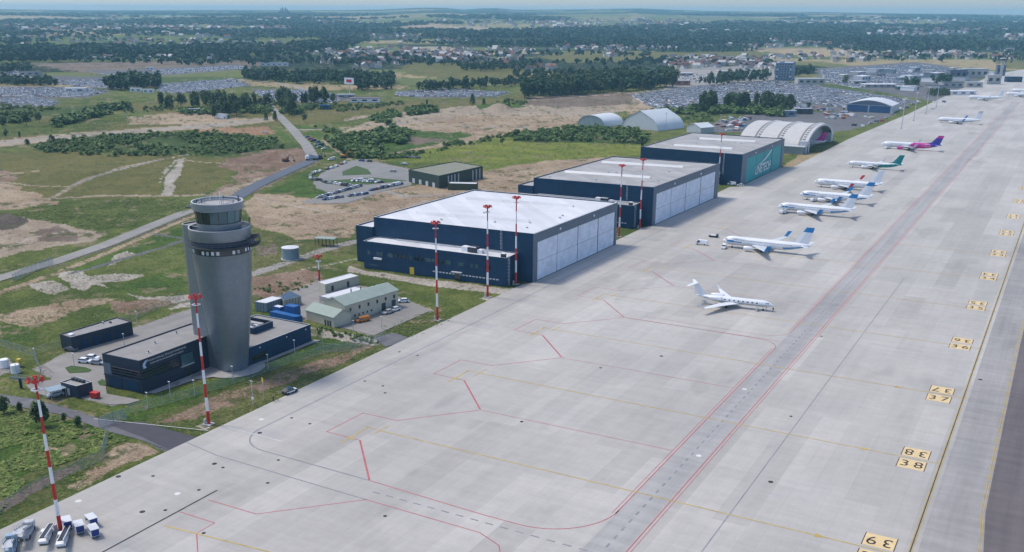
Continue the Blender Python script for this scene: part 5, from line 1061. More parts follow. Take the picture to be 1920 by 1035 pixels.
for (x, y), lb_ in zip([(1248, 247), (1142, 218), (1042, 215), (240, 238), (719, 180), (1349, 250), (652, 185)], ['thin pole on the grass behind the tent hangar', 'thin pole between the two tent hangars', 'thin pole standing in the sand field', 'lattice pole in the meadow left of the dirt road', 'thin pole beside the far car park', 'thin pole beside the navy hangar', 'pole of the roadside board']):
    p = P(x, y); T = thing('light_pole', lb_, 'pole', (p.x, p.y, 0)); MB().tube([(0, 0, 0), (0, 0, 16)], [.22, .12], LGREY, 8).build('post', T); MB().box(-.8, .8, -.15, .15, 15.8, 16.2, LGREY).build('lamp_head', T)
p = P(652, 185); T = thing('roadside_board', 'pale red and white board on a post far behind', 'billboard', (p.x - 6, p.y + 12, 0)); MB().tube([(0, 0, 0), (0, 0, 16)], .5, LGREY, 6).build('post', T); q = MB(); q.box(-7, 7, -.3, .3, 16, 23.5, WHITE); q.box(-4, 4, -.4, -.3, 18, 21.5, ARED); q.build('board', T)
# ================================================================ VEHICLES
def wheels(T, xs, y, r=.33, wd=.22):
    for x in xs:
        for s in (-1, 1): MB().tube([(x, s * y - wd / 2, r), (x, s * y + wd / 2, r)], r, TYRE, 12).build('wheel', T)
CARG = mat('car window', (.02, .028, .035), .1, .05, spec=.8)
def paint(c, n): return mat(n + ' car paint', c, .28, .04, 1, spec=.6)
def car_shell(q, M, L=4.4, W=1.78, H=1.47, kind='hatch'):
    "one-piece body with glasshouse, nose at -x"
    a = L / 2; prof = {'hatch': [(-a, .42), (-a + .05, .72), (-a + .95, .92), (-a + 1.75, H - .02), (-a + 2.2, H), (a - .9, H - .03), (a - .12, .98), (a, .78), (a, .42)],
            'sedan': [(-a, .40), (-a + .05, .70), (-a + 1.1, .90), (-a + 1.85, H - .08), (-a + 2.3, H - .05), (a - 1.35, H - .1), (a - .72, .98), (a - .03, .92), (a, .42)],
            'van': [(-a, .42), (-a + .03, .95), (-a + .55, 1.15), (-a + 1.2, H), (-a + 1.6, H + .03), (a - .05, H), (a, H - .1), (a, .9), (a, .42)]}[kind]
    lo = [(x, -W / 2 + .03, z) for x, z in prof]; up = [(x, W / 2 - .03, z) for x, z in prof]
    n = len(prof)
    def yy(z): return (W / 2) * (1 if z < 1.0 else 1 - .18 * (z - 1.0) / (H - 1.0))
    lo = [(x, -yy(z), z) for x, z in prof]; up = [(x, yy(z), z) for x, z in prof]; ml = [(x, -W / 2, min(z, .92)) for x, z in prof]
    vs = lo + up; fs = [(i, i + 1, n + i + 1, n + i) for i in range(n - 1)]
    q.add(vs, [f[::-1] for f in fs] + [tuple(range(n)), tuple(range(2 * n - 1, n - 1, -1))], M)
    q.add([(-a + .1, -W / 2 + .08, .22), (a - .1, -W / 2 + .08, .22), (a - .1, W / 2 - .08, .22), (-a + .1, W / 2 - .08, .22), (-a, -W / 2, .42), (a, -W / 2, .42), (a, W / 2, .42), (-a, W / 2, .42)], [(3, 2, 1, 0), (0, 1, 5, 4), (1, 2, 6, 5), (2, 3, 7, 6), (3, 0, 4, 7)], M)
    return prof, yy
def car_glass(q, prof, yy, kind, d=.015):
    H = max(z for x, z in prof)
    ix = [i for i, (x, z) in enumerate(prof)]
    w0, w1 = prof[2], prof[3]; b0, b1 = (prof[5], prof[6])
    def lp(a, b, t): return (a[0] + (b[0] - a[0]) * t, a[1] + (b[1] - a[1]) * t)
    A_, B_ = lp(w0, w1, .08), lp(w0, w1, .93); nx = -(w1[1] - w0[1]); nz = (w1[0] - w0[0]); m_ = math.hypot(nx, nz); nx, nz = nx / m_ * d * 1.5, nz / m_ * d * 1.5
    q.add([(A_[0] + nx, -yy(A_[1]) * .9, A_[1] + nz), (A_[0] + nx, yy(A_[1]) * .9, A_[1] + nz), (B_[0] + nx, yy(B_[1]) * .9, B_[1] + nz), (B_[0] + nx, -yy(B_[1]) * .9, B_[1] + nz)], [(0, 1, 2, 3)], CARG)
    if kind != 'van':
        A_, B_ = lp(b1, b0, .1), lp(b1, b0, .9); q.add([(A_[0] + d * 2, -yy(A_[1]) * .86, A_[1] + d), (A_[0] + d * 2, yy(A_[1]) * .86, A_[1] + d), (B_[0] + d * 2, yy(B_[1]) * .86, B_[1] + d), (B_[0] + d * 2, -yy(B_[1]) * .86, B_[1] + d)], [(3, 2, 1, 0)], CARG)
    zt, zb = H - .14, 1.0
    x0 = w0[0] + (w1[0] - w0[0]) * .5; x1 = (b1[0] - .25) if kind != 'van' else w1[0] + .9
    for s in (-1, 1): q.add([(x0 - .35, s * (yy(zb) + d), zb), (x1, s * (yy(zb) + d), zb), (x1 - .35 * (kind != 'van'), s * (yy(zt) + d), zt), (x0 + .3, s * (yy(zt) + d), zt)], [(0, 1, 2, 3) if s < 0 else (3, 2, 1, 0)], CARG)
def full_car(name, label, cat, x, y, yaw, M, kind='hatch', L=4.4, W=1.8, H=1.5, group=None, extra=None):
    T = thing(name, label, cat, (x, y, .07), yaw, group); q = MB(); prof, yy = car_shell(q, M, L, W, H, kind); q.build('body', T)
    q = MB(); car_glass(q, prof, yy, kind); q.build('windows', T)
    wheels(T, (-L * .3, L * .31), W / 2 - .08)
    for s in (-1, 1): MB().box(-L / 2 - .01, -L / 2 + .12, s * W * .38 - .16, s * W * .38 + .16, .6, .74, LGREY).build('headlight', T)
    return T
PW, PS, PB, PD, PR, PBL = paint((.82, .83, .84), 'white'), paint((.38, .39, .41), 'silver'), paint((.022, .024, .028), 'black'), paint((.10, .105, .115), 'graphite'), paint((.33, .02, .02), 'red'), paint((.03, .08, .22), 'blue')
def at(x, y): p = P(x, y); return p.x, p.y
full_car('parked_car', 'white estate car parked left of the tower offices, beside the grass island', 'car', *at(160, 680), rad(200), PW)
full_car('parked_car', 'silver car half hidden behind the corner of the tower offices', 'car', *at(184, 683), rad(198), PS)
full_car('parked_car', 'white car behind the other two by the tower offices', 'car', *at(174, 674), rad(198), PW)
full_car('parked_car', 'dark car parked at the end of the long garage block', 'car', *at(133, 658), rad(10), PD)
full_car('parked_car', 'pale blue car under the small car shelter near the substation', 'car', *at(104, 743), rad(70), PS)
sc_ = full_car('patrol_car', 'black and white patrol car standing on the apron edge', 'car', *at(544, 737), rad(262), PB, H=1.6)
q = MB(); q.box(-.1, .25, -.6, .6, 1.6, 1.75, BLUEC); q.build('light_bar', sc_); q = MB()
for s in (-1, 1): q.box(-1.2, 1.7, s * .905 - .012, s * .905 + .012, .5, .85, PW)
q.box(-2.05, -1.4, -.6, .6, .82, .90, PW); q.build('white_stripe', sc_)
full_car('parked_car', 'pale car in front of the large cream workshop', 'car', *at(727, 588), rad(80), PS); full_car('parked_car', 'second pale car in front of the large cream workshop, farther left', 'car', *at(740, 583), rad(80), PW)
full_car('parked_car', 'pale car at the far gable of the cream workshop', 'car', *at(756, 567), rad(40), PW)
full_car('service_van', 'white service van near the nose of the nearest blue striped airliner', 'van', *at(1315, 459), rad(5), PW, 'van', 5.4, 1.95, 2.2)
full_car('service_van', 'small dark based van beside the nose of the nearest blue striped airliner', 'van', *at(1357, 466), rad(100), PW, 'van', 4.6, 1.8, 1.9)
full_car('parked_car', 'small white car before the navy hangar door corner', 'car', *at(1388, 349), rad(20), PW); full_car('parked_car', 'white van beside the stair house of the navy hangar', 'van', *at(1372, 347), rad(10), PW, 'van', 5, 1.9, 2.1)
full_car('orange_tug', 'orange tracked loader parked before the cream workshop', 'loader', *at(680, 603), rad(70), mat('loader orange', (.45, .16, .03), .5, .1), 'van', 5.2, 1.9, 1.7)
# low trolley at the airliner's nose
T = thing('tow_tractor', 'low dark tow tractor with pale deck ahead of the nearest airliner', 'tow tractor', (*at(1338, 445), .07), rad(5)); MB().box(-2.2, 2.2, -.9, .9, .3, .85, DGREY).build('chassis', T); MB().box(-1.4, 1.2, -.8, .8, .85, 1.05, WHITE).build('deck', T); MB().box(1.3, 2.1, -.8, .8, .85, 1.6, DGREY).build('cab', T); wheels(T, (-1.4, 1.5), .85, .38)
def stairs_truck(label, x, y, yaw, top=3.0, ln=6.5, M=None, group='mobile boarding stairs'):
    T = thing('boarding_stairs', label, 'boarding stairs', (x, y, .07), yaw, group); M = M or WHITE
    MB().box(-3.2, 2.2, -1.0, 1.0, .45, .95, M).build('chassis', T); MB().box(-3.3, -1.9, -1.0, 1.0, .95, 2.0, M).build('cab', T); wheels(T, (-2.4, 1.3), .95, .42)
    q = MB(); n = 12; x0, x1 = -ln * .5, ln * .5
    for i in range(n): u = i / n; q.box(x0 + (x1 - x0) * u, x0 + (x1 - x0) * (u + 1 / n) + .05, -.75, .75, .7 + (top - .7) * u, .78 + (top - .7) * u, LGREY)
    q.box(x1, x1 + 1.5, -.9, .9, top - .1, top, LGREY); q.build('steps', T)
    for s in (-1, 1):
        q = MB(); q.tube([(x0, s * .8, 1.5), (x1, s * .8, top + 1.0), (x1 + 1.5, s * .9, top + 1.0)], .05, M, 5); q.add([(x0, s * .79, .6), (x1, s * .79, top - .2), (x1, s * .79, top + .25), (x0, s * .79, 1.05)], [(0, 1, 2, 3)], M)
        for i in range(6): u = i / 5; q.tube([(x0 + (x1 - x0) * u, s * .8, .7 + (top - .7) * u), (x0 + (x1 - x0) * u, s * .8, 1.5 + (top - .5) * u)], .035, M, 4)
        q.build('handrail', T)
    for s in (-1, 1): MB().tube([(x1, s * .7, .4), (x1, s * .7, top)], .09, LGREY, 5).build('support', T)
    return T
p = P(1463, 401); stairs_truck('boarding stairs with slanted rails at the nose of a blue striped airliner', p.x + 1.5, p.y + 2, rad(70), 2.9)
p = P(1526, 377); stairs_truck('boarding stairs beside the airliner next to the red finned one', p.x + 1, p.y - 1, rad(60), 2.9)
p = P(1665, 279); stairs_truck('white boarding stairs below the nose of the magenta airliner', p.x, p.y, rad(60), 2.9)
# bottom left corner: boarding stairs and belt loaders, baggage carts
def belt_loader(label, x, y, yaw):
    T = thing('belt_loader', label, 'belt loader', (x, y, .07), yaw, 'belt loaders by the nearest mast')
    MB().box(-2.6, 2.4, -.95, .95, .35, .85, WHITE).build('chassis', T); MB().box(-1.9, -.6, -.9, -.1, .85, 1.5, WHITE).build('cab', T); wheels(T, (-1.8, 1.6), .85, .36)
    q = MB(); a = (-4.2, .6, 1.2); b = (4.4, .6, 2.6)
    def sl(y0, y1, dz, th, M): q.add([(a[0], y0, a[2] + dz), (b[0], y0, b[2] + dz), (b[0], y1, b[2] + dz), (a[0], y1, a[2] + dz), (a[0], y0, a[2] + dz + th), (b[0], y0, b[2] + dz + th), (b[0], y1, b[2] + dz + th), (a[0], y1, a[2] + dz + th)], [(3, 2, 1, 0), (4, 5, 6, 7), (0, 1, 5, 4), (1, 2, 6, 5), (2, 3, 7, 6), (3, 0, 4, 7)], M)
    sl(.05, .95, 0, .16, ALIN); q.build('belt', T); q = MB(); sl(-.08, .03, -.05, .3, WHITE); sl(.97, 1.08, -.05, .3, WHITE); q.build('belt_rail', T)
    MB().tube([(1.2, .5, .8), (2.2, .5, 2.1)], .09, LGREY, 6).build('lift_ram', T); MB().box(-.5, .1, -.85, -.2, .85, 1.3, DGREY).build('seat', T)
    return T
belt_loader('white belt loader with black belt nearest the foot of the mast', *at(118, 1017), rad(-46)); belt_loader('belt loader between the nearest belt loader and the boarding stairs', *at(86, 1012), rad(-48))
stairs_truck('pale grey boarding stairs behind the two belt loaders', *at(50, 1005), rad(-50), 3.4, 8, LGREY); stairs_truck('pale blue boarding stairs beside the pale grey ones', *at(22, 1030), rad(-40), 3.0, 7, mat('pale blue paint', (.28, .40, .50), .5, .06))
BC = mat('baggage cart blue', (.03, .05, .22), .5, .1)
def baggage_cart(label, x, y, yaw):
    T = thing('baggage_cart', label, 'baggage cart', (x, y, .07), yaw, 'covered baggage carts')
    MB().box(-1.4, 1.4, -.8, .8, .45, .6, LGREY).build('deck', T); MB().box(-1.5, 1.5, -.9, .9, 2.0, 2.1, mat('cart canopy', (.60, .62, .64), .6, .05)).build('canopy', T)
    q = MB(); q.box(-1.38, 1.38, -.8, -.74, .6, 2.0, BC); q.box(-1.4, -1.34, -.74, .8, .6, 2.0, BC); q.build('side_curtain', T)
    for xx in (-1.38, 1.38):
        for yy_ in (-.78, .78): MB().tube([(xx, yy_, .5), (xx, yy_, 2.0)], .06, WHITE, 5).build('post', T)
    q = MB(); q.box(1.33, 1.36, -.7, .7, .7, 1.3, LGREY); q.build('end_grille', T)
    wheels(T, (-.95, .95), .62, .24, .14); MB().tube([(-1.4, 0, .45), (-2.3, 0, .3)], .05, DGREY, 5).build('tow_bar', T)
baggage_cart('blue and white baggage cart partly behind the mast foot', *at(127, 990), rad(150)); baggage_cart('baggage cart with beige top in the middle of the carts', *at(150, 998), rad(150))
baggage_cart('baggage cart at the back of the group with the brightest blue side', *at(173, 985), rad(160)); baggage_cart('front right baggage cart of the group', *at(177, 1005), rad(155))
# ================================================================ PEOPLE
SKIN = mat('skin', (.42, .26, .19), .6, .05); VEST = mat('hi-vis yellow jacket', (.55, .60, .08), .7, .08); DARKC = mat('dark work clothes', (.02, .024, .035), .8, .1); HAIR = mat('dark hair', (.02, .015, .012), .7, .1); SHIRT = mat('white shirt', (.65, .65, .65), .7, .05)
def person(label, x, y, yaw, top, step=.16, arm=.2):
    T = bpy.data.objects.new('person', None); COL.objects.link(T); T.location = (x, y, .07); T.rotation_euler = (0, 0, yaw); tag(T, label, 'person')
    V = [(0, 0, .95), (0, 0, 1.15), (0, 0, 1.40), (0, 0, 1.50), (.01, 0, 1.60), (.02, 0, 1.68), (0, 0, 1.74),
         (0, .10, .90), (step, .10, .50), (step * .6, .11, .09), (step + .14, .11, .05), (0, -.10, .90), (-step * .5, -.10, .50), (-step * 1.3, -.11, .10), (-step * 1.3 + .16, -.11, .05),
         (0, .19, 1.40), (-.04, .25, 1.12), (arm, .24, .90), (arm + .07, .235, .82), (0, -.19, 1.40), (.02, -.25, 1.12), (-arm * .6, -.24, .88), (-arm * .6 + .03, -.24, .79)]
    E2 = [(0, 1), (1, 2), (2, 3), (3, 4), (4, 5), (5, 6), (0, 7), (7, 8), (8, 9), (9, 10), (0, 11), (11, 12), (12, 13), (13, 14), (2, 15), (15, 16), (16, 17), (17, 18), (2, 19), (19, 20), (20, 21), (21, 22)]
    Rr = [.14, .13, .15, .06, .085, .10, .06, .085, .06, .045, .04, .085, .06, .045, .04, .06, .045, .035, .04, .06, .045, .035, .04]
    me = bpy.data.meshes.new('body'); me.from_pydata(V, E2, []); me.materials.append(DARKC); o = bpy.data.objects.new('body', me); COL.objects.link(o); o.parent = T
    sk = o.modifiers.new('s', 'SKIN'); 
    for i, sv_ in enumerate(me.skin_vertices[0].data): sv_.radius = (Rr[i], Rr[i])
    me.skin_vertices[0].data[0].use_root = True; ss_ = o.modifiers.new('u', 'SUBSURF'); ss_.levels = 1; ss_.render_levels = 1
    q = MB(); q.lathe([(.03, .98), (.175, .98), (.165, 1.15), (.20, 1.32), (.21, 1.42), (.09, 1.49), (.05, 1.5)], top, 14); q.build('jacket', T)
    q = MB(); q.lathe([(.001, 1.555), (.06, 1.565), (.092, 1.62), (.10, 1.68), (.085, 1.73)], SKIN, 12, c=(.02, 0)); q.add([(.11, -.015, 1.63), (.11, .015, 1.63), (.135, 0, 1.635), (.112, 0, 1.67)], [(0, 1, 2), (0, 2, 3), (2, 1, 3)], SKIN); q.build('face', T)
    q = MB(); q.lathe([(.104, 1.69), (.10, 1.74), (.06, 1.785), (.001, 1.79)], HAIR, 12, c=(.01, 0)); q.build('hair', T)
    for s in (-1, 1): hp = (arm + .09, .235, .79) if s > 0 else (-arm * .6 + .05, -.24, .76); q = MB(); q.tube([(hp[0] - .02, hp[1], hp[2] + .05), hp], [.035, .028], SKIN, 6); [q.tube([(hp[0] - .03 + .018 * k, hp[1], hp[2]), (hp[0] - .02 + .018 * k, hp[1] - .01, hp[2] - .07 + .006 * abs(k - 1.5))], .009, SKIN, 4) for k in range(4)]; q.tube([(hp[0] + .02, hp[1], hp[2] + .02), (hp[0] + .055, hp[1], hp[2] - .02)], .01, SKIN, 4); q.build('hand', T)
person('person in a yellow jacket walking on the apron edge near the patrol car', *at(521, 752), rad(200), VEST); person('person in dark clothes beside the one in yellow at the apron edge', *at(513, 754), rad(230), DARKC)
person('person in dark clothes standing at the nose of the business jet', *at(1449, 585), rad(120), DARKC, .08, .1); person('person in a white shirt near the steps of the business jet', *at(1436, 581), rad(60), SHIRT, .1, .1)
# ================================================================ SMALL THINGS ROUND THE TOWER
def lamp(label, x, y, h=4.5):
    T = thing('street_lamp', label, 'street lamp', (x, y, 0), 0, 'lamp posts round the tower'); MB().tube([(0, 0, 0), (0, 0, h)], [.1, .07], LGREY, 6).build('post', T); MB().box(-.35, .35, -.12, .12, h, h + .14, WHITE).build('lamp_head', T)
for (x, y), t in zip([(278, 766), (365, 742), (437, 715), (503, 692), (553, 664), (605, 652), (67, 680), (33, 710), (257, 608), (234, 652), (140, 690), (320, 745), (663, 626), (716, 618)],
                   ['on the lawn left of the apron gate', 'on the lawn between gate and tower', 'on the lawn right before the round plaza', 'at the right rim of the round plaza', 'before the middle of the low blue wing', 'at the far corner of the low blue wing', 'by the fenced white tanks', 'beside the access road bend', 'behind the long garage block', 'between garage block and tower offices', 'on the grass island in the yard', 'beside the bicycles', 'in the rough strip by the yard', 'by the yard gate']):
    lamp('slim pale lamp post ' + t, *at(x, y))
for i, (x, y) in enumerate([(0, 0)]):
    pass
T = thing('yellow_sign', 'yellow square sign on a tall post at the apron edge', 'sign', (*at(495, 748), 0), rad(-30)); MB().tube([(0, 0, 0), (0, 0, 5.2)], .09, LGREY, 6).build('post', T); MB().box(-.6, .6, -.05, .05, 4.9, 6.1, YELP).build('panel', T)
T = thing('weather_mast', 'slim grey instrument mast at the apron edge beside the yellow sign', 'mast', (*at(475, 762), 0)); MB().tube([(0, 0, 0), (0, 0, 7.5)], .1, LGREY, 6).build('post', T); MB().box(-.5, .5, -.06, .06, 7.2, 7.35, WHITE).build('crossarm', T); MB().box(-.25, .25, -.2, .2, 2, 2.6, WHITE).build('box', T)
T = thing('red_container', 'small red bin beside the substation', 'bin', (*at(179, 746), 0), rad(10)); MB().box(-1.1, 1.1, -.8, .8, .35, 1.6, REDP).build('body', T); MB().box(-1.15, 1.15, -.85, .85, 1.6, 1.72, REDP).build('lid', T); wheels(T, (-.8, .8), .6, .2, .12)
T = thing('car_shelter', 'open pale grey car shelter beside the substation', 'shelter', (*at(106, 744), 0), rad(-15))
for x in (-1.8, 1.8):
    for y in (-2, 2): MB().tube([(x, y, 0), (x, y, 2.5)], .06, LGREY, 5).build('post', T)
MB().box(-2, 2, -2.3, 2.3, 2.5, 2.58, mat('clear blue sheet', (.25, .32, .36), .3, .1)).build('roof', T)
for (x, y), t in zip([(10, 689), (30, 699)], ['left of the pair', 'right of the pair']):
    T = thing('white_tank', 'white upright tank inside the fenced plot, ' + t, 'tank', (*at(x, y), 0)); q = MB(); q.lathe([(1.25, .2), (1.25, 2.5), (1.1, 2.65), (.01, 2.7)], WHITE, 20); q.build('shell', T); MB().lathe([(1.35, 0), (1.35, .2), (.01, .2)], CONCW, 16).build('base', T)
T = thing('yellow_cabinet', 'yellow cabinet beside the white tanks', 'cabinet', (*at(37, 686), 0)); MB().box(-.6, .6, -.5, .5, .3, 2.2, YELP).build('body', T); MB().box(-.7, .7, -.6, .6, 0, .3, CONCW).build('plinth', T)
T = thing('service_crane', 'dark blue small hydraulic crane inside the fenced plot', 'crane', (*at(40, 727), 0), .4); MB().tube([(0, 0, 0), (0, 0, 2.6)], .4, NAVY, 8).build('column', T); MB().tube([(-3, 0, 3.0), (3.2, 0, 2.7)], .2, FASC, 6).build('boom', T)
BIKE = mat('dark bicycle frame', (.03, .03, .035), .4, .1)
for i, (x, y) in enumerate([(328, 723), (334, 721), (362, 709), (369, 706), (375, 704)]):
    T = thing('bicycle', 'dark bicycle parked before the tower offices, ' + ['leftmost of five', 'second from the left of five', 'middle one of five', 'fourth from the left of five', 'nearest the round plaza'][i], 'bicycle', (*at(x, y), .04), rad(80 + 7 * i), 'bicycles by the tower offices')
    for dx in (-.5, .5):
        q = MB(); q.tube([(dx + .33 * math.cos(a), 0, .34 + .33 * math.sin(a)) for a in [k * math.pi / 6 for k in range(13)]], .025, TYRE, 4, caps=False); q.build('wheel', T)
    q = MB(); q.tube([(-.5, 0, .34), (-.15, 0, .35), (.3, 0, .8), (-.25, 0, .8), (-.15, 0, .35)], .025, BIKE, 4); q.tube([(-.5, 0, .34), (-.25, 0, .8)], .02, BIKE, 4); q.tube([(.5, 0, .34), (.28, 0, .95)], .025, BIKE, 4); q.tube([(.28, -.25, .97), (.28, .25, .97)], .02, BIKE, 4); q.build('frame', T); MB().box(-.36, -.12, -.07, .07, .86, .92, BIKE).build('saddle', T)
# fences
FEN = mat('galvanised fence wire', (.30, .33, .35), .5, .1)
M = FEN.node_tree
def mesh_panel_mat(name, c, a):
    M_ = bpy.data.materials.new(name); M_.use_nodes = True; n = M_.node_tree.nodes; l = M_.node_tree.links; b = n['Principled BSDF']; b.inputs['Base Color'].default_value = (*c, 1); b.inputs['Roughness'].default_value = .6
    g = n.new('ShaderNodeNewGeometry'); nz = n.new('ShaderNodeTexNoise'); nz.inputs['Scale'].default_value = 6; l.new(g.outputs['Position'], nz.inputs['Vector']); r = n.new('ShaderNodeMapRange'); r.inputs[3].default_value = a * .7; r.inputs[4].default_value = a * 1.3; l.new(nz.outputs[0], r.inputs[0]); l.new(r.outputs[0], b.inputs['Alpha']); return M_
WIRE = mesh_panel_mat('fence mesh', (.30, .34, .36), .22); WIRE2 = mesh_panel_mat('gate mesh', (.34, .42, .45), .42)
def fence(label, pts, h=2.4, sp=3.0, wire=None, name='fence', cat='fence'):
    ps = [Vector(P(*p)[:2]) for p in pts]; T = thing(name, label, cat, (ps[0].x, ps[0].y, 0)); o = ps[0]; q = MB(); w2 = MB()
    nposts = 0
    for a, b in zip(ps[:-1], ps[1:]):
        L_ = (b - a).length; k = max(1, int(L_ / sp))
        for i in range(k + 1):
            p = a.lerp(b, i / k) - o; nposts += 1
            q2 = MB(); q2.tube([(p.x, p.y, 0), (p.x, p.y, h + .3)], .055, FEN, 4); q2.build('post', T)
        a2, b2 = a - o, b - o; w2.quad((*a2, .05), (*b2, .05), (*b2, h), (*a2, h), wire or WIRE)
        q.tube([(*a2, h), (*b2, h)], .03, FEN, 4); q.tube([(*a2, .1), (*b2, .1)], .03, FEN, 4)
    w2.build('wire_mesh', T); q.build('rail', T); return T
fence('wire fence along the lawn between tower and apron', [(242, 775), (330, 752), (410, 728), (470, 708)], sp=4); fence('wire fence along the rough strip to the yard gate', [(470, 708), (545, 680), (620, 660), (700, 640)], sp=4)
fence('grey mesh sliding gate across the apron road', [(187, 803), (213, 793), (238, 785)], 3, 2, WIRE2, 'gate', 'gate'); fence('leaning grey mesh fence end beside the apron road', [(193, 862), (203, 822)], 3, 2, WIRE2)
fence('wire fence through the tall weeds before the access road', [(-20, 975), (60, 925), (130, 890), (193, 862)], 2.4, 3); fence('wire fence round the plot of white tanks', [(0, 648), (65, 668), (78, 705), (72, 722), (20, 712)], 2.2, 3)
fence('wire fence behind the garage block', [(62, 665), (150, 640), (245, 600), (345, 560)], 2.2, 4); fence('short blue grey fence beside the pale perimeter road', [(25, 528), (60, 510), (100, 494)], 3, 2.5, WIRE2)
fence('mesh fence along the gravel strip behind the low wing', [(590, 655), (640, 660), (700, 650), (722, 632)], 2.4, 3)
T = thing('security_hut', 'small white hut beside the dirt road by the trees', 'hut', (*at(417, 222), 0)); MB().box(-6, 6, -2.5, 2.5, 0, 4, WHITE).build('wall', T); MB().box(-6.2, 6.2, -2.7, 2.7, 4, 4.3, LGREY).build('roof', T); MB().box(4.4, 5.6, -2.56, -2.4, 0, 2.4, DGREY).build('door', T)
# ================================================================ VEGETATION
rng = np.random.default_rng(11)
def leaf_cloud(n, rx, h, z0, size, seed, shape='broad', lobes=9, up=.45):
    r = np.random.default_rng(seed)
    if shape == 'cone':
        t = r.random(n) ** .8; a = r.random(n) * 6.283; rr = rx * (1 - t) * (.55 + .45 * r.random(n)) + .1; c = np.stack([rr * np.cos(a), rr * np.sin(a), z0 + t * (h - z0)], 1); nrm = np.stack([np.cos(a), np.sin(a), np.full(n, .4)], 1)
    else:
        ctr = []; k = 0
        for i in range(lobes):
            a = r.random() * 6.283; q = r.random() ** .6 * .62; zz = .25 + .6 * r.random()
            if i == 0: q, zz = 0, .7
            ctr.append((q * rx * math.cos(a), q * rx * math.sin(a), z0 + (h - z0) * zz * (1 - .25 * q), rx * (.34 + .3 * r.random()), (h - z0) * (.2 + .16 * r.random())))
        ctr = np.array(ctr); li = r.integers(0, lobes, n); d = r.normal(size=(n, 3)); d /= np.linalg.norm(d, axis=1)[:, None]; d[:, 2] = np.abs(d[:, 2]) * np.where(r.random(n) < .8, 1, -.6)
        sh = .82 + .28 * r.random(n); C_ = ctr[li]; c = C_[:, :3] + d * np.stack([C_[:, 3], C_[:, 3], C_[:, 4]], 1) * sh[:, None]; nrm = d
    nrm = nrm + r.normal(size=(n, 3)) * .4 + np.array([0, 0, up]); nrm /= np.linalg.norm(nrm, axis=1)[:, None]
    u = np.cross(nrm, r.normal(size=(n, 3))); u /= np.linalg.norm(u, axis=1)[:, None]; v = np.cross(nrm, u); s = size * (.6 + .8 * r.random(n))[:, None]
    V = np.stack([c - u * s - v * s * .7, c + u * s - v * s * .5, c + u * s * .8 + v * s, c - u * s * .7 + v * s * .8], 1).reshape(-1, 3)
    return V, np.arange(4 * n).reshape(n, 4)
def leafmat(name, c1, c2, c3, sc_=.16):
    M = bpy.data.materials.new(name); M.use_nodes = True; n = M.node_tree.nodes; l = M.node_tree.links; b = n['Principled BSDF']; b.inputs['Roughness'].default_value = .65; b.inputs['Specular IOR Level'].default_value = .25
    g = n.new('ShaderNodeNewGeometry'); t = n.new('ShaderNodeTexNoise'); t.inputs['Scale'].default_value = sc_; t.inputs['Detail'].default_value = 4; t.inputs['Roughness'].default_value = .7; l.new(g.outputs['Position'], t.inputs['Vector'])
    cr = n.new('ShaderNodeValToRGB'); cr.color_ramp.elements[0].position = .34; cr.color_ramp.elements[0].color = (*c1, 1); cr.color_ramp.elements[1].position = .68; cr.color_ramp.elements[1].color = (*c3, 1); e = cr.color_ramp.elements.new(.5); e.color = (*c2, 1)
    l.new(t.outputs[0], cr.inputs[0])
    w_ = n.new('ShaderNodeTexWhiteNoise'); sn = n.new('ShaderNodeVectorMath'); sn.operation = 'SNAP'; sn.inputs[1].default_value = (1.1, 1.1, 1.1); l.new(g.outputs['Position'], sn.inputs[0]); l.new(sn.outputs[0], w_.inputs['Vector'])
    mr = n.new('ShaderNodeMapRange'); mr.inputs[3].default_value = .7; mr.inputs[4].default_value = 1.3; l.new(w_.outputs['Value'], mr.inputs[0]); vm = n.new('ShaderNodeVectorMath'); vm.operation = 'MULTIPLY'; l.new(cr.outputs[0], vm.inputs[0]); l.new(mr.outputs[0], vm.inputs[1]); l.new(vm.outputs[0], b.inputs['Base Color'])
    return M
LEAF = leafmat('tree leaves', (.022, .048, .016), (.04, .078, .022), (.07, .115, .032)); LEAFD = leafmat('dark wood leaves', (.013, .042, .02), (.024, .066, .026), (.045, .10, .036), .1)
SHRUB = leafmat('shrub leaves', (.04, .09, .018), (.085, .15, .03), (.15, .21, .05), .12); WEEDM = leafmat('weeds', (.08, .14, .022), (.135, .19, .035), (.24, .25, .08), .3); FARL = leafmat('far wood leaves', (.009, .034, .016), (.014, .05, .022), (.026, .075, .03), .02)
BARK = mat('bark', (.07, .05, .035), .9, .2, .5)
def bake(name, label, M, spots, protos, kind='stuff'):
    "spots: array x, y, z, scale, zscale, rotation, proto index"
    spots = np.asarray(spots, float); Vs = []; Fs = []; off = 0
    for k, (V, F_) in enumerate(protos):
        s = spots[spots[:, 6] == k]
        if not len(s): continue
        c, sn = np.cos(s[:, 5])[:, None], np.sin(s[:, 5])[:, None]
        X = (V[None, :, 0] * c - V[None, :, 1] * sn) * s[:, 3:4] + s[:, 0:1]; Y = (V[None, :, 0] * sn + V[None, :, 1] * c) * s[:, 3:4] + s[:, 1:2]; Z = V[None, :, 2] * s[:, 4:5] + s[:, 2:3]
        W_ = np.stack([X, Y, Z], -1).reshape(-1, 3); F2 = (F_[None] + (np.arange(len(s)) * len(V))[:, None, None]).reshape(-1, F_.shape[1]) + off
        Vs.append(W_); Fs.append(F2); off += len(W_)
    o = mesh_np(name, np.concatenate(Vs), np.concatenate(Fs), M, kind); 
    tag(o, label, name.replace('_', ' '), None, kind)
    return o
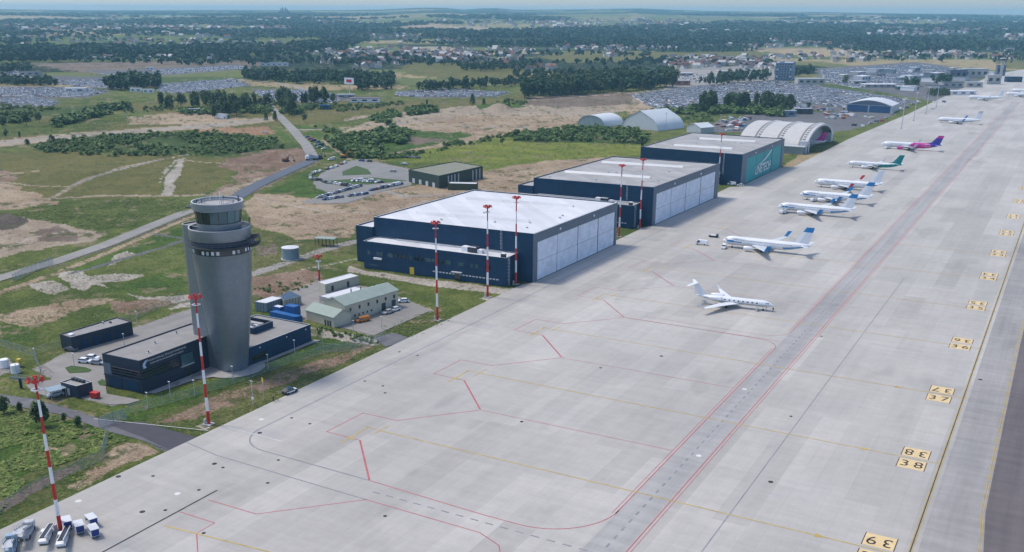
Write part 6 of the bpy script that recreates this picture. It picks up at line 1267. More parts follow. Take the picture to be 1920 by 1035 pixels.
def in_px(polys, n, far=False):
    "n random ground points inside pixel outlines, evenly by ground area (or by picture area when far)"
    out = []
    W_ = [world_poly(p) for p in polys]
    if not far:
        ar = [abs(sum(a[i][0] * a[(i + 1) % len(a)][1] - a[(i + 1) % len(a)][0] * a[i][1] for i in range(len(a)))) for a in W_]; tot = sum(ar)
        for a, s in zip(W_, ar):
            A_ = np.array(a); lo, hi = A_.min(0), A_.max(0); m_ = max(1, int(n * s / tot)); got = np.zeros((0, 2))
            for _ in range(60):
                q = rng.random((m_ * 3, 2)) * (hi - lo) + lo; q = q[inpoly(q[:, 0], q[:, 1], a)]; got = np.concatenate([got, q])
                if len(got) >= m_: break
            out.append(got[:m_])
    else:
        for p in polys:
            A_ = np.array(p, float); lo, hi = A_.min(0), A_.max(0); m_ = n // len(polys); got = np.zeros((0, 2))
            for _ in range(60):
                q = rng.random((m_ * 3, 2)) * (hi - lo) + lo; q = q[inpoly(q[:, 0], q[:, 1], p)]; got = np.concatenate([got, q])
                if len(got) >= m_: break
            out.append(np.array([tuple(PT(*q)[:2]) for q in got[:m_]]))
    return np.concatenate(out)
def spots_of(xy, s0, s1, nk, zr=(.8, 1.25)):
    n_ = len(xy); s = s0 + (s1 - s0) * rng.random(n_); return np.stack([xy[:, 0], xy[:, 1], ground_h(xy[:, 0], xy[:, 1]) - .1, s, s * (zr[0] + (zr[1] - zr[0]) * rng.random(n_)), rng.random(n_) * 6.28, rng.integers(0, nk, n_)], 1)
def keep_noise(xy, scale, thr, s=0): return xy[fbm(xy[:, 0], xy[:, 1], scale, 3, s) > thr]
# --- far woods: proto is a 1 m wide canopy clump
pf_ = [leaf_cloud(26, .62, 1.0, .12, .26, 100 + i, lobes=5) for i in range(5)]
far1 = in_px([[(-60, 66), (0, 64), (640, 60), (700, 72), (640, 98), (480, 103), (300, 113), (60, 116), (-60, 118)]], 4200, True); far1 = keep_noise(far1, 380, .495, 5)
far2 = in_px([[(790, 70), (1000, 58), (1300, 54), (1940, 50), (1960, 96), (1700, 98), (1500, 83), (1200, 90), (900, 87)]], 6500, True); far2 = keep_noise(far2, 600, .42, 6)
far3 = in_px([[(-40, 26), (1960, 30), (1960, 60), (1300, 62), (600, 62), (-40, 66)]], 15000, True)
far3 = far3[fbm(far3[:, 0], far3[:, 1], 900, 4, 77) + .12 * (fbm(far3[:, 0], far3[:, 1], 60, 4, 9) - .5) > .49]
far4 = in_px([[(-40, 56), (1960, 56), (1960, 112), (1200, 125), (0, 125)]], 2600, True); far4 = keep_noise(far4, 260, .52, 8)
def farspots(xy, hgt=(11, 17)):
    r = np.hypot(xy[:, 0], xy[:, 1]); n_ = len(xy); w_ = np.maximum(8, r * .0040) * (.7 + .6 * rng.random(n_)); h_ = hgt[0] + (hgt[1] - hgt[0]) * rng.random(n_)
    return np.stack([xy[:, 0], xy[:, 1], ground_h(xy[:, 0], xy[:, 1]) - .5, w_, h_, rng.random(n_) * 6.28, rng.integers(0, 5, n_)], 1)
bake('far_wood', 'blue green woods stretching to the skyline', FARL, np.concatenate([farspots(far1), farspots(far2, (13, 20)), farspots(far3), farspots(far4, (8, 14))]), pf_)
# --- woods and hedges in the middle distance: (outline, count, height range, group words)
W3P_ = [(978, 187), (1262, 165), (1262, 150), (1140, 150), (1010, 166)]
pm = [leaf_cloud(85, .36, 1.0, .06, .085, 200 + i, lobes=8) for i in range(6)] + [leaf_cloud(70, .24, 1.0, .05, .075, 220 + i, lobes=6) for i in range(2)]
BELTS = [(W3P_, 260, (15, 24)), ([(450, 150), (455, 143), (740, 150), (740, 158), (560, 158), (470, 154)], 260, (12, 17)), ([(0, 160), (0, 152), (110, 158), (105, 164)], 90, (9, 13)), ([(190, 166), (240, 155), (300, 160), (295, 168), (220, 170)], 110, (13, 19)),
         ([(780, 168), (1000, 156), (1010, 160), (800, 172)], 90, (9, 15)), ([(0, 140), (60, 136), (55, 128), (0, 130)], 60, (10, 14)), ([(1060, 155), (1140, 148), (1260, 150), (1240, 158), (1100, 164)], 120, (12, 18)),
         ([(1310, 160), (1350, 148), (1460, 142), (1530, 134), (1520, 142), (1440, 152), (1350, 162)], 110, (11, 16)), ([(1690, 160), (1720, 158), (1720, 165)], 12, (10, 13)), ([(660, 165), (740, 160), (740, 168), (680, 172)], 50, (11, 15)), ([(860, 128), (1010, 124), (1010, 132), (870, 136)], 90, (11, 15)),
         ([(620, 118), (700, 116), (700, 124), (630, 126)], 60, (10, 13)), ([(1240, 95), (1420, 93), (1420, 99), (1240, 101)], 70, (9, 13)), ([(1740, 150), (1790, 148), (1790, 156), (1750, 158)], 24, (10, 12)), ([(960, 140), (1060, 138), (1060, 146), (970, 148)], 50, (9, 14)), ([(1840, 108), (1940, 104), (1940, 118), (1860, 120)], 60, (7, 11))]
sp = []
for p, n_, (h0, h1) in BELTS: sp.append(spots_of(in_px([p], n_), h0, h1, 8, (.8, 1.15)))
bake('tree_belt', 'dark green belts of trees between the far fields and car parks', LEAFD, np.concatenate(sp), pm)
# --- scrub and bushes nobody could count
psh = [leaf_cloud(46, .62, .85, .02, .16, 300 + i, lobes=6, up=.9) for i in range(6)]
SCR = [([(1268, 212), (1300, 206), (1420, 202), (1480, 212), (1478, 220), (1400, 214), (1290, 216)], 330, (4, 10)), ([(300, 208), (510, 206), (505, 214), (430, 224), (400, 216), (300, 214)], 200, (3, 8)), ([(520, 214), (560, 200), (632, 196), (630, 202), (550, 216)], 90, (3, 7)), ([(0, 196), (120, 204), (60, 210), (0, 208)], 110, (2, 5)), ([(56, 272), (200, 253), (400, 249), (520, 262), (530, 277), (420, 291), (200, 293), (80, 286)], 1150, (1.8, 4.6)), ([(960, 252), (1080, 240), (1215, 246), (1215, 270), (1100, 266), (960, 264)], 620, (2, 6)), ([(610, 262), (740, 242), (780, 250), (745, 282), (700, 298), (650, 296)], 620, (2.5, 7)),
       ([(700, 300), (760, 287), (850, 268), (960, 252), (960, 258), (860, 276), (765, 296)], 300, (1.5, 4)), ([(90, 232), (190, 205), (240, 198), (245, 204), (180, 220), (110, 240)], 260, (4, 9)), ([(680, 222), (740, 212), (755, 222), (720, 236)], 130, (4, 8)), ([(760, 208), (820, 200), (822, 210), (770, 218)], 130, (4, 8)),
       ([(610, 200), (760, 190), (760, 196), (640, 212)], 120, (2, 5)), ([(0, 215), (60, 212), (60, 228), (0, 236)], 120, (3, 7)), ([(590, 240), (610, 238), (660, 260), (650, 270)], 60, (3, 6)), ([(1270, 222), (1330, 215), (1340, 228), (1290, 232)], 70, (1.5, 3.5)), ([(1220, 208), (1260, 205), (1262, 218), (1230, 220)], 30, (4, 8)),
       ([(340, 205), (520, 190), (520, 200), (350, 212)], 160, (2, 5)), ([(200, 205), (340, 196), (330, 206), (210, 215)], 80, (2, 4)), ([(930, 192), (985, 187), (985, 197), (940, 203)], 50, (3, 6)), ([(600, 612), (720, 640), (700, 646), (590, 625)], 60, (.6, 1.4)), ([(462, 545), (560, 520), (600, 528), (560, 545), (480, 562)], 40, (.7, 1.6)), ([(330, 212), (400, 205), (410, 215), (340, 218)], 40, (2, 4))]
sp = []
for p, n_, (h0, h1) in SCR:
    q = in_px([p], n_); q = keep_noise(q, 16, .42, 3); sp.append(spots_of(q, h0, h1, 6, (.6, 1.1)))
bake('scrub', 'bright and dark green scrub between the sand and the meadow', SHRUB, np.concatenate(sp), psh)
# --- rough grass and weeds
pw = [leaf_cloud(16, .6, .8, .0, .22, 400 + i, lobes=4, up=1.3) for i in range(6)]
WD = [([(-60, 770), (0, 756), (120, 782), (200, 808), (236, 824), (180, 850), (60, 885), (0, 960), (-60, 1000)], 5200, (.45, 1.35), 7), ([(120, 900), (190, 850), (240, 826), (250, 836), (150, 905)], 260, (.3, .8), 3), ([(262, 790), (380, 740), (470, 706), (600, 660), (712, 640), (722, 648), (480, 768), (373, 816), (300, 800)], 2600, (.2, .55), 3),
      ([(15, 404), (60, 388), (250, 372), (345, 373), (380, 387), (330, 405), (215, 431), (110, 419)], 3800, (.5, 1.3), 8), ([(690, 300), (850, 270), (960, 256), (1100, 262), (1212, 272), (1210, 290), (1000, 303), (900, 318), (765, 303)], 4200, (.4, 1.3), 12),
      ([(0, 545), (110, 520), (340, 440), (345, 560), (240, 600), (0, 660)], 4200, (.25, .7), 10), ([(60, 300), (440, 296), (420, 370), (100, 372)], 2600, (.3, .8), 14), ([(470, 425), (655, 452), (560, 488), (470, 512)], 900, (.3, 1.0), 8), ([(705, 612), (800, 585), (860, 592), (775, 638), (735, 622)], 500, (.3, .9), 4), ([(700, 545), (820, 540), (940, 548), (800, 590)], 400, (.15, .4), 6),
      ([(0, 240), (300, 215), (300, 235), (0, 258)], 1200, (.6, 1.8), 20), ([(0, 985), (60, 945), (150, 905), (300, 850), (210, 895), (0, 985)], 500, (.15, .4), 4)]
sp = []
for p, n_, (h0, h1), sc_ in WD:
    q = in_px([p], int(n_ * 1.5)); q = keep_noise(q, sc_, .42, 5); sp.append(spots_of(q, h0 * .75, h1 * .8, 6, (.25, .6)))
bake('rough_grass', 'rough grass and weeds in tufts on the open ground', WEEDM, np.concatenate(sp), pw)
# --- single trees: one tree of each build, then copies
def tree_proto(i, kind, leaves, Mf):
    "1 m high tree, scaled when placed: crown and trunk with limbs"
    if kind == 'broad': V, F_ = leaf_cloud(leaves, .36, 1.0, .14, .040 if leaves > 300 else .062, 500 + i, lobes=11)
    elif kind == 'slim': V, F_ = leaf_cloud(leaves, .2, 1.0, .08, .040 if leaves > 300 else .06, 520 + i, lobes=10)
    else: V, F_ = leaf_cloud(leaves, .22, 1.0, .08, .045, 540 + i, 'cone')
    me = mesh_np('crown', V, F_, Mf).data; o = [x for x in bpy.data.objects if x.data is me][0]; bpy.data.objects.remove(o)
    q = MB(); q.tube([(0, 0, -.02), (.004, 0, .3), (-.006, .004, .62), (0, 0, .85)], [.022, .016, .009, .003], BARK, 6)
    for k in range(5): a = k * 1.3 + i; z = .25 + k * .1; q.tube([(0, 0, z), (.1 * math.cos(a), .1 * math.sin(a), z + .1), (.2 * math.cos(a), .2 * math.sin(a), z + .17)], [.009, .006, .002], BARK, 4)
    to = q.build('trunk'); tm = to.data; bpy.data.objects.remove(to)
    return me, tm
PT_ = {k: [tree_proto(i, k, 420, LEAF) for i in range(3)] for k in ('broad', 'slim', 'cone')}
NT = [0]
def tree(x, y, h, kind, label, group=None, name=None, wide=1.0):
    me, tm = PT_[kind][NT[0] % 3]; NT[0] += 1; rz = rng.random() * 6.28
    T = thing(name or {'broad': 'broadleaf_tree', 'slim': 'slim_tree', 'cone': 'conifer'}[kind], label, 'tree', (x, y, float(ground_h(x, y)) - .1), rz, group)
    for nm, m_ in (('crown', me), ('trunk', tm)): o = bpy.data.objects.new(nm, m_); COL.objects.link(o); o.parent = T; o.scale = (h * wide, h * wide, h)
    return T
def trees_in(poly, n_, h0, h1, label, group, kinds=('broad', 'slim')):
    q = in_px([poly], n_)
    for x, y in q: tree(x, y, h0 + (h1 - h0) * rng.random(), kinds[int(rng.random() * len(kinds)) % len(kinds)], label, group)
tree(*at(80, 800), 7.5, 'slim', 'dark green tree behind the nearest red and white mast', wide=1.5)
for (x, y), h_, t in [((8, 775), 5, 'small bushy tree beside the access road, nearest the fenced tanks'), ((38, 772), 3, 'low round bush beside the access road opposite the substation'), ((146, 800), 3.2, 'small upright bush at the road edge behind the mast'), ((120, 790), 2.5, 'smaller bush left of the upright one at the road edge')]: tree(*at(x, y), h_, 'slim', t, wide=1.6)
W3P = [(978, 187), (1262, 165), (1262, 157), (1150, 160), (1030, 170), (985, 178)]
trees_in(W3P, 92, 17, 27, 'tall dark tree in the long wood behind the sand field', 'trees of the long wood')
trees_in([(1305, 211), (1420, 210), (1478, 219), (1482, 208), (1430, 200), (1310, 204)], 46, 11, 22, 'leafy tree in the grove beside the large car park', 'trees of the grove by the car park')
trees_in([(300, 200), (400, 193), (460, 195), (510, 200), (508, 208), (470, 206), (440, 222), (400, 220), (398, 205), (310, 206)], 58, 9, 18, 'tree in the hedge line left of the straight road', 'trees left of the straight road')
trees_in([(518, 205), (528, 188), (560, 190), (630, 190), (632, 196), (560, 200), (545, 218), (528, 215)], 34, 10, 20, 'tree in the clump right of the straight road', 'trees right of the straight road')
for (x, y), h_, k, t in [((50, 236), 13, 'broad', 'round dark tree in the meadow, left of a pair'), ((74, 230), 10, 'broad', 'round dark tree in the meadow, right of a pair'), ((6, 240), 10, 'broad', 'round tree standing apart in front of the meadow scrub'), ((12, 258), 7, 'broad', 'small round tree left of the meadow road'), ((38, 259), 6, 'slim', 'small slim tree beside the meadow road'),
                          ((98, 268), 7, 'broad', 'bush like tree at the near side of the meadow road'), ((52, 275), 6, 'broad', 'low round tree where the shrub belt begins'), ((403, 222), 13, 'slim', 'tall slim tree left of the white hut'), ((499, 226), 8, 'cone', 'dark conifer left of the road junction'), ((516, 226), 9, 'cone', 'second dark conifer right at the road junction'), ((572, 229), 8, 'broad', 'round dark tree right of the road junction'),
                          ((886, 196), 12, 'cone', 'dark conifer above the sand field, left of a pair'), ((907, 197), 8, 'cone', 'smaller dark conifer above the sand field, right of a pair'), ((800, 200), 8, 'slim', 'slim tree above the sand mounds'), ((942, 272), 6, 'broad', 'lone bush like tree at the sand edge'), ((1584, 160), 15, 'broad', 'large round tree among the parked cars'), ((1700, 165), 12, 'broad', 'dark round tree near the terminal car park'), ((1250, 218), 11, 'slim', 'slim dark tree between the tent hangar and the car park'),
                          ((1204, 282), 8, 'slim', 'dark young tree at the corner behind the middle hangar'), ((1516, 205), 8, 'broad', 'tree between the car park and the blue doored hangar')]:
    tree(*at(x, y), h_, k, t)
for i in range(9): p = P(1742 + i * 4.4, 178 + (i % 3)); tree(p.x, p.y, 9, 'cone', 'small dark conifer in the row before the terminal', 'conifer row by the terminal')
# ================================================================ PARKED CARS
def lowcar(M, kind, nm):
    q = MB(); L = 4.4 if kind != 'van' else 5.0; prof, yy = car_shell(q, M, L, 1.8, 1.48 if kind != 'van' else 2.0, kind); car_glass(q, prof, yy, kind)
    for x in (-L * .3, L * .31):
        for s in (-1, 1): q.tube([(x, s * .84 - .1, .33), (x, s * .84 + .1, .33)], .33, TYRE, 8)
    o = q.build(nm); m_ = o.data; bpy.data.objects.remove(o); return m_
CK = [(PW, 'white'), (PS, 'silver'), (PB, 'black'), (PD, 'dark grey'), (PR, 'red'), (PBL, 'blue')]
LC = {(c, k): lowcar(M, k, 'parked_car') for M, c in CK for k in ('hatch', 'sedan', 'van')}
CW = ['white', 'white', 'white', 'silver', 'black', 'dark grey', 'white', 'silver', 'silver', 'dark grey', 'blue', 'red', 'white']
NC = [0]
def pcar(x, y, yaw, where, group, c=None, kind=None, z=0.02):
    c = c or CW[int(rng.random() * len(CW))]; kind = kind or ('sedan' if rng.random() < .4 else 'hatch' if rng.random() < .8 else 'van')
    o = bpy.data.objects.new('parked_car', LC[(c, kind)]); COL.objects.link(o); o.location = (x, y, z); o.rotation_euler = (0, 0, yaw); NC[0] += 1
    return tag(o, f'{c} {"van" if kind == "van" else "car"} {where}', 'car', group)
zz = lambda u, v: (560 + u / 6.9, 250 + v / 6.9)
hook = [(600, 385), (555, 402), (490, 432), (430, 452), (370, 466), (280, 497), (225, 510), (187, 526), (152, 556), (152, 588), (205, 610), (270, 608), (335, 636), (400, 650), (470, 656), (530, 668), (590, 680), (660, 684)]
hp = [Vector(at(*zz(*h_))) for h_ in hook]
for i, p in enumerate(hp):
    d = hp[min(i + 1, len(hp) - 1)] - hp[max(i - 1, 0)]; pcar(p.x, p.y, math.atan2(d.y, d.x), 'in the hook shaped line of cars on the car park verge', 'cars in the hook shaped line')
def row(a, b, n_, yaw, where, group):
    a, b = Vector(at(*zz(*a))), Vector(at(*zz(*b)))
    for i in range(n_):
        if rng.random() < .08: continue
        p = a.lerp(b, i / (n_ - 1)); pcar(p.x, p.y, yaw + rng.normal() * .04, where, group)
row((270, 835), (780, 690), 15, rad(75), 'in the first slanting row of the staff car park', 'staff car park, first row'); row((350, 860), (860, 790), 12, rad(75), 'in the near row of the staff car park', 'staff car park, near row')
row((720, 620), (1060, 640), 11, rad(70), 'in the upper row of the staff car park', 'staff car park, upper row'); row((950, 740), (1310, 665), 11, rad(80), 'in the right row of the staff car park', 'staff car park, right row')
for u, v, t in [(815, 362, 'on the verge above the car park, left of two'), (915, 368, 'on the verge above the car park, right of two'), (1222, 500, 'standing alone on the car park lane'), (1365, 402, 'by the fence of the low service building')]: pcar(*at(*zz(u, v)), rad(5), t, None)
for i, (u, v) in enumerate([(110, 52), (150, 85), (190, 105), (235, 150), (270, 185), (330, 205), (285, 160), (245, 120), (450, 330), (415, 345)]): pcar(*at(*zz(u, v)), rad(60), 'parked in the short row beside the straight road', 'cars beside the straight road')
for x, y, t in [(358, 389, 'on the pale road left of the control tower'), (760, 296, 'behind the low service building roof, left one'), (772, 296, 'behind the low service building roof, middle one'), (784, 297, 'behind the low service building roof, right one'), (497, 249, 'on the verge left of the straight road')]: pcar(*at(x, y), rad(20), t, None)
# rows of the big car parks
LOTS = [([(1186, 180), (1270, 166), (1450, 151), (1545, 164), (1715, 189), (1690, 198), (1600, 206), (1480, 205), (1420, 196), (1300, 200), (1250, 208), (1215, 198)], rad(78), .95, 3.0, 6.2), ([(1540, 132), (1720, 120), (1800, 132), (1700, 150), (1700, 160), (1600, 165), (1545, 152)], rad(30), .8, 2.9, 6.2),
        ([(0, 204), (0, 187), (60, 182), (108, 190), (100, 199)], rad(20), .85, 2.9, 6), ([(0, 181), (0, 164), (150, 165), (210, 173), (150, 182)], rad(20), .75, 2.9, 6.3), ([(45, 155), (250, 146), (305, 160), (200, 166), (110, 158)], rad(25), .7, 2.9, 6.5), ([(160, 141), (440, 123), (480, 128), (300, 140)], rad(25), .6, 2.9, 8),
        ([(-5, 150), (-5, 124), (50, 136), (40, 150)], rad(20), .6, 2.9, 7), ([(295, 172), (300, 158), (440, 149), (472, 160), (340, 176)], rad(20), .75, 2.9, 6.3), ([(475, 172), (560, 169), (650, 180), (630, 194), (505, 190)], rad(20), .75, 2.9, 6.3), ([(742, 181), (745, 173), (830, 167), (955, 173), (925, 181)], rad(15), .9, 2.8, 5.8), ([(1245, 150), (1300, 140), (1440, 130), (1440, 140), (1260, 160)], rad(30), .35, 3.5, 9)]
cand = []
for poly, ang, dens, dx, dy in LOTS:
    a = np.array(world_poly(poly)); c, s = math.cos(ang), math.sin(ang); u = a[:, 0] * c + a[:, 1] * s; v = -a[:, 0] * s + a[:, 1] * c
    gu, gv = np.meshgrid(np.arange(u.min(), u.max(), dx), np.arange(v.min(), v.max(), dy)); gu = gu.ravel(); gv = gv.ravel(); gv = gv + np.where((np.round(gv / dy).astype(int) % 3) == 0, 1.2, 0)
    x = gu * c - gv * s; y = gu * s + gv * c; k = inpoly(x, y, [tuple(q) for q in a]) & (rng.random(len(x)) < dens) & (fbm(x, y, 35, 2, 4) > .3)
    cand.append(np.stack([x[k], y[k], np.full(k.sum(), ang + math.pi / 2)], 1))
cand = np.concatenate(cand); cand = cand[np.argsort(np.hypot(cand[:, 0], cand[:, 1]))]
n_ind = 298 - NC[0] - 15
for x, y, a_ in cand[:n_ind]: pcar(x, y, a_ + (math.pi if rng.random() < .5 else 0), 'in the closely parked rows of the large car park' if x > -520 else 'in the car park rows beyond the tree belts', 'cars in the large car park' if x > -520 else 'cars in the car parks beyond the tree belts')
rest = cand[n_ind:]
def lowbox(): return np.array([(-2.15, -.88, .3), (2.15, -.88, .3), (2.15, .88, .3), (-2.15, .88, .3), (-2.15, -.88, .85), (2.15, -.88, .9), (2.15, .88, .9), (-2.15, .88, .85), (-1.05, -.86, .9), (1.9, -.86, .92), (1.9, .86, .92), (-1.05, .86, .9), (-.35, -.7, 1.45), (1.3, -.7, 1.45), (1.3, .7, 1.45), (-.35, .7, 1.45)])
Fb = [(0, 1, 5, 4), (1, 2, 6, 5), (2, 3, 7, 6), (3, 0, 4, 7), (4, 5, 6, 7), (12, 13, 14, 15)]; Fg = [(8, 9, 13, 12), (9, 10, 14, 13), (10, 11, 15, 14), (11, 8, 12, 15)]
V0 = lowbox(); n_ = len(rest); c, s = np.cos(rest[:, 2])[:, None], np.sin(rest[:, 2])[:, None]; flip = np.where(rng.random(n_) < .5, 1, -1)[:, None]; vx = V0[None, :, 0] * flip
zg = ground_h(rest[:, 0], rest[:, 1])[:, None]
VV = np.stack([vx * c - V0[None, :, 1] * s + rest[:, 0:1], vx * s + V0[None, :, 1] * c + rest[:, 1:2], V0[None, :, 2] + zg + np.zeros((n_, 1))], -1).reshape(-1, 3)
FF = (np.array(Fb + Fg)[None] + (np.arange(n_) * 16)[:, None, None]).reshape(-1, 4)
oc = mesh_np('car_park', VV, FF, PW, 'stuff'); tag(oc, 'thousands of cars packed in the far car parks', 'cars', None, 'stuff')
for M in (PS, PB, PD, PR, PBL, CARG): oc.data.materials.append(M)
ci = rng.choice([0] * 9 + [1, 1, 1, 2, 3, 4, 5], n_); mi = np.repeat(ci[:, None], 10, 1); mi[:, 6:] = 6; oc.data.polygons.foreach_set('material_index', mi.ravel().astype(np.int32)); oc.data.update()
# service vehicles on the far apron and in the works yard
SV = [(1601, 236, 'van'), (1615, 238, 'van'), (1632, 232, 'van'), (1644, 229, 'van'), (1654, 228, 'van'), (1660, 222, 'hatch'), (1672, 214, 'van'), (1690, 205, 'van'), (1700, 203, 'van'), (1712, 196, 'van'), (1722, 192, 'van'), (1738, 182, 'van'), (1748, 205, 'hatch'), (1752, 192, 'hatch'), (1770, 192, 'van'), (1685, 240, 'hatch'), (1712, 214, 'hatch'), (1724, 213, 'hatch'), (1738, 214, 'van'), (1735, 228, 'van'), (1750, 228, 'hatch'), (1830, 231, 'van'), (1818, 232, 'hatch')]
for i, (x, y, k) in enumerate(SV):
    if NC[0] < 298: pcar(*at(x, y), rng.random() * 3, 'among the service vehicles on the far apron edge', 'service vehicles on the far apron', kind=k, z=.08)
YM = [mat('yard orange', (.42, .14, .05), .6, .1), mat('yard rust red', (.28, .06, .04), .7, .15), WHITE, LGREY, FASC, BLUEC, CREAM, mat('yard pale blue', (.3, .4, .48), .6, .1)]
for i in range(58):
    g_ = i % 2; poly = [[(1345, 244), (1350, 228), (1405, 212), (1412, 222), (1400, 246)], [(1500, 206), (1540, 205), (1600, 212), (1640, 222), (1560, 226), (1510, 216)]][g_]
    x, y = in_px([poly], 1)[0]; M = YM[int(rng.random() * 8)]; M2 = YM[int(rng.random() * 8)]; T = thing('storage_crate', 'coloured crate or pallet stack lying in the open yard ' + ('behind the navy hangar' if g_ == 0 else 'between arched and blue doored hangar'), 'crate', (x, y, 0), rng.random() * 3, 'goods stored in the yard ' + ('behind the navy hangar' if g_ == 0 else 'by the blue doored hangar'))
    a, b_, h_ = 1.2 + rng.random() * 2.6, .9 + rng.random() * 1.2, 1 + rng.random() * 1.6; MB().box(-a, a, -b_, b_, .1, h_, M).build('crate', T); MB().box(-a * 1.03, a * 1.03, -b_ * 1.03, b_ * 1.03, h_, h_ + .15, M2).build('lid', T)
# ================================================================ BUILDING SITE MACHINES
def excavator(label, x, y, yaw, M):
    T = thing('excavator', label, 'excavator', (x, y, 0), yaw)
    for s in (-1, 1): q = MB(); q.tube([(-2, s * 1.1 - .3, .5), (-2, s * 1.1 + .3, .5)], .5, TYRE, 10); q.tube([(2, s * 1.1 - .3, .5), (2, s * 1.1 + .3, .5)], .5, TYRE, 10); q.box(-2, 2, s * 1.1 - .3, s * 1.1 + .3, .05, .98, TYRE); q.build('track', T)
    q = MB(); q.box(-2.4, 1.4, -1.3, 1.3, 1.2, 2.3, M); q.build('body', T); MB().box(.2, 1.7, .2, 1.3, 1.25, 3.1, CARG).build('cab', T)
    MB().tube([(1.2, -.3, 1.8), (3.4, -.3, 5.0), (6.2, -.3, 4.2)], [.3, .28, .2], M, 6).build('boom', T); MB().tube([(6.0, -.3, 4.4), (7.0, -.3, 1.6)], .2, M, 6).build('stick', T); MB().box(6.4, 7.5, -.9, .3, .5, 1.6, DGREY).build('bucket', T)
ORG = mat('machine orange', (.55, .20, .03), .5, .08)
excavator('orange excavator working beside the bushes above the car park', *at(645, 296), rad(30), ORG); excavator('grey excavator at the end of the new asphalt road', *at(600, 298), rad(100), DGREY); excavator('yellow excavator between the two tent hangars', *at(1163, 226), rad(80), YELP)
T = thing('paver_truck', 'long pale truck with raised bed at the end of the new asphalt', 'truck', (*at(585, 300), 0), rad(55)); MB().box(-4.5, 4.5, -1.2, 1.2, .6, 1.1, DGREY).build('chassis', T); MB().box(-4.6, -2.4, -1.2, 1.2, 1.1, 3.1, WHITE).build('cab', T); q = MB(); q.add([(-2.2, -1.2, 1.6), (4.4, -1.2, 1.1), (4.6, -1.2, 2.6), (-2.4, -1.2, 4.6), (-2.2, 1.2, 1.6), (4.4, 1.2, 1.1), (4.6, 1.2, 2.6), (-2.4, 1.2, 4.6)], [(0, 1, 2, 3), (7, 6, 5, 4), (0, 4, 5, 1), (1, 5, 6, 2), (2, 6, 7, 3), (3, 7, 4, 0)], LGREY); q.build('tipper_bed', T); wheels(T, (-3.4, 1.5, 3.2), 1.1, .55, .3)
excavator('small dark excavator on the dirt slope beyond the pale road', *at(536, 303), rad(10), mat('machine brown', (.2, .1, .05), .6, .1))
# ================================================================ HOUSES AND SHEDS FAR BEHIND
RO = [mat('roof brown red', (.13, .065, .05), .8, .15), mat('roof grey', (.13, .13, .14), .8, .12), mat('roof dark', (.06, .06, .07), .8, .1), mat('roof terracotta', (.20, .10, .075), .8, .1), mat('roof pale', (.38, .38, .38), .7, .1)]
HW = [mat('house white', (.62, .60, .56), .8, .05), mat('house cream', (.50, .44, .33), .8, .06), mat('house grey', (.38, .38, .38), .8, .06)]
hproto = []
for i in range(8):
    T, rf = gable('house', '', 'house', (0, 0), 12 + i % 3 * 2, 9 + i % 2 * 1.5, 4.6 + (i % 3), 8.2 + (i % 3), 0, HW[i % 3], RO[(i * 2) % 5], over=.6)
    MB().box(2, 2.8, .8, 1.6, 6, 9.6 + (i % 3), RO[0]).build('chimney', rf)
    for s in (-1, 1):
        w_ = 9 + i % 2 * 1.5; MB().box(-3.5, -2.2, s * (w_ / 2 + .03) - .04, s * (w_ / 2 + .03) + .04, 1.2, 2.6, GLASS).build('window', T); MB().box(1.8, 3.1, s * (w_ / 2 + .03) - .04, s * (w_ / 2 + .03) + .04, 1.2, 2.6, GLASS).build('window', T)
    hproto.append(T)
HAM = [(700, 110, 60, 9, 26, 'in the village beside the far tree belt'), (800, 105, 70, 8, 30, 'in the village behind the far field'), (880, 112, 60, 7, 20, 'in the village behind the round trees'), (1150, 103, 22, 5, 9, 'in the small hamlet in the open fields'), (1000, 128, 60, 6, 14, 'behind the long wood'),
       (1300, 122, 60, 8, 22, 'in the town behind the large car park'), (1390, 116, 60, 7, 26, 'in the town left of the apartment block'), (1590, 112, 50, 6, 14, 'behind the far car park'), (1780, 104, 60, 6, 18, 'among the trees beyond the terminal'), (560, 92, 80, 8, 14, 'in the woods beyond the brown field'), (380, 62, 120, 12, 18, 'scattered over the far slopes'), (1040, 44, 140, 5, 14, 'on the far rise under the hills'), (1400, 72, 140, 8, 14, 'in the wide woods beyond the terminal car park'), (1710, 72, 80, 6, 12, 'in the woods far beyond the apron end'), (690, 127, 30, 5, 8, 'beside the tree belt'), (150, 70, 120, 14, 9, 'scattered below the straw coloured slope')]
nh = 0; first = set()
for cx, cy_, rx, ry, n_, t in HAM:
    for _ in range(n_):
        while True:
            a, b_ = rng.uniform(-1, 1, 2)
            if a * a + b_ * b_ < 1: break
        p = PT(cx + a * rx, cy_ + b_ * ry); k = int(rng.random() * 8); src = hproto[k]
        o = src if k not in first else copy_tree(src); first.add(k); o.location = (p.x, p.y, p.z - .2); o.rotation_euler = (0, 0, rng.random() * 6.28); s_ = 1 + .35 * (p.length > 3500); o.scale = (s_, s_, s_)
        tag(o, ['small gabled house ', 'pale house '][k % 2] + t, 'house', 'houses ' + t); nh += 1
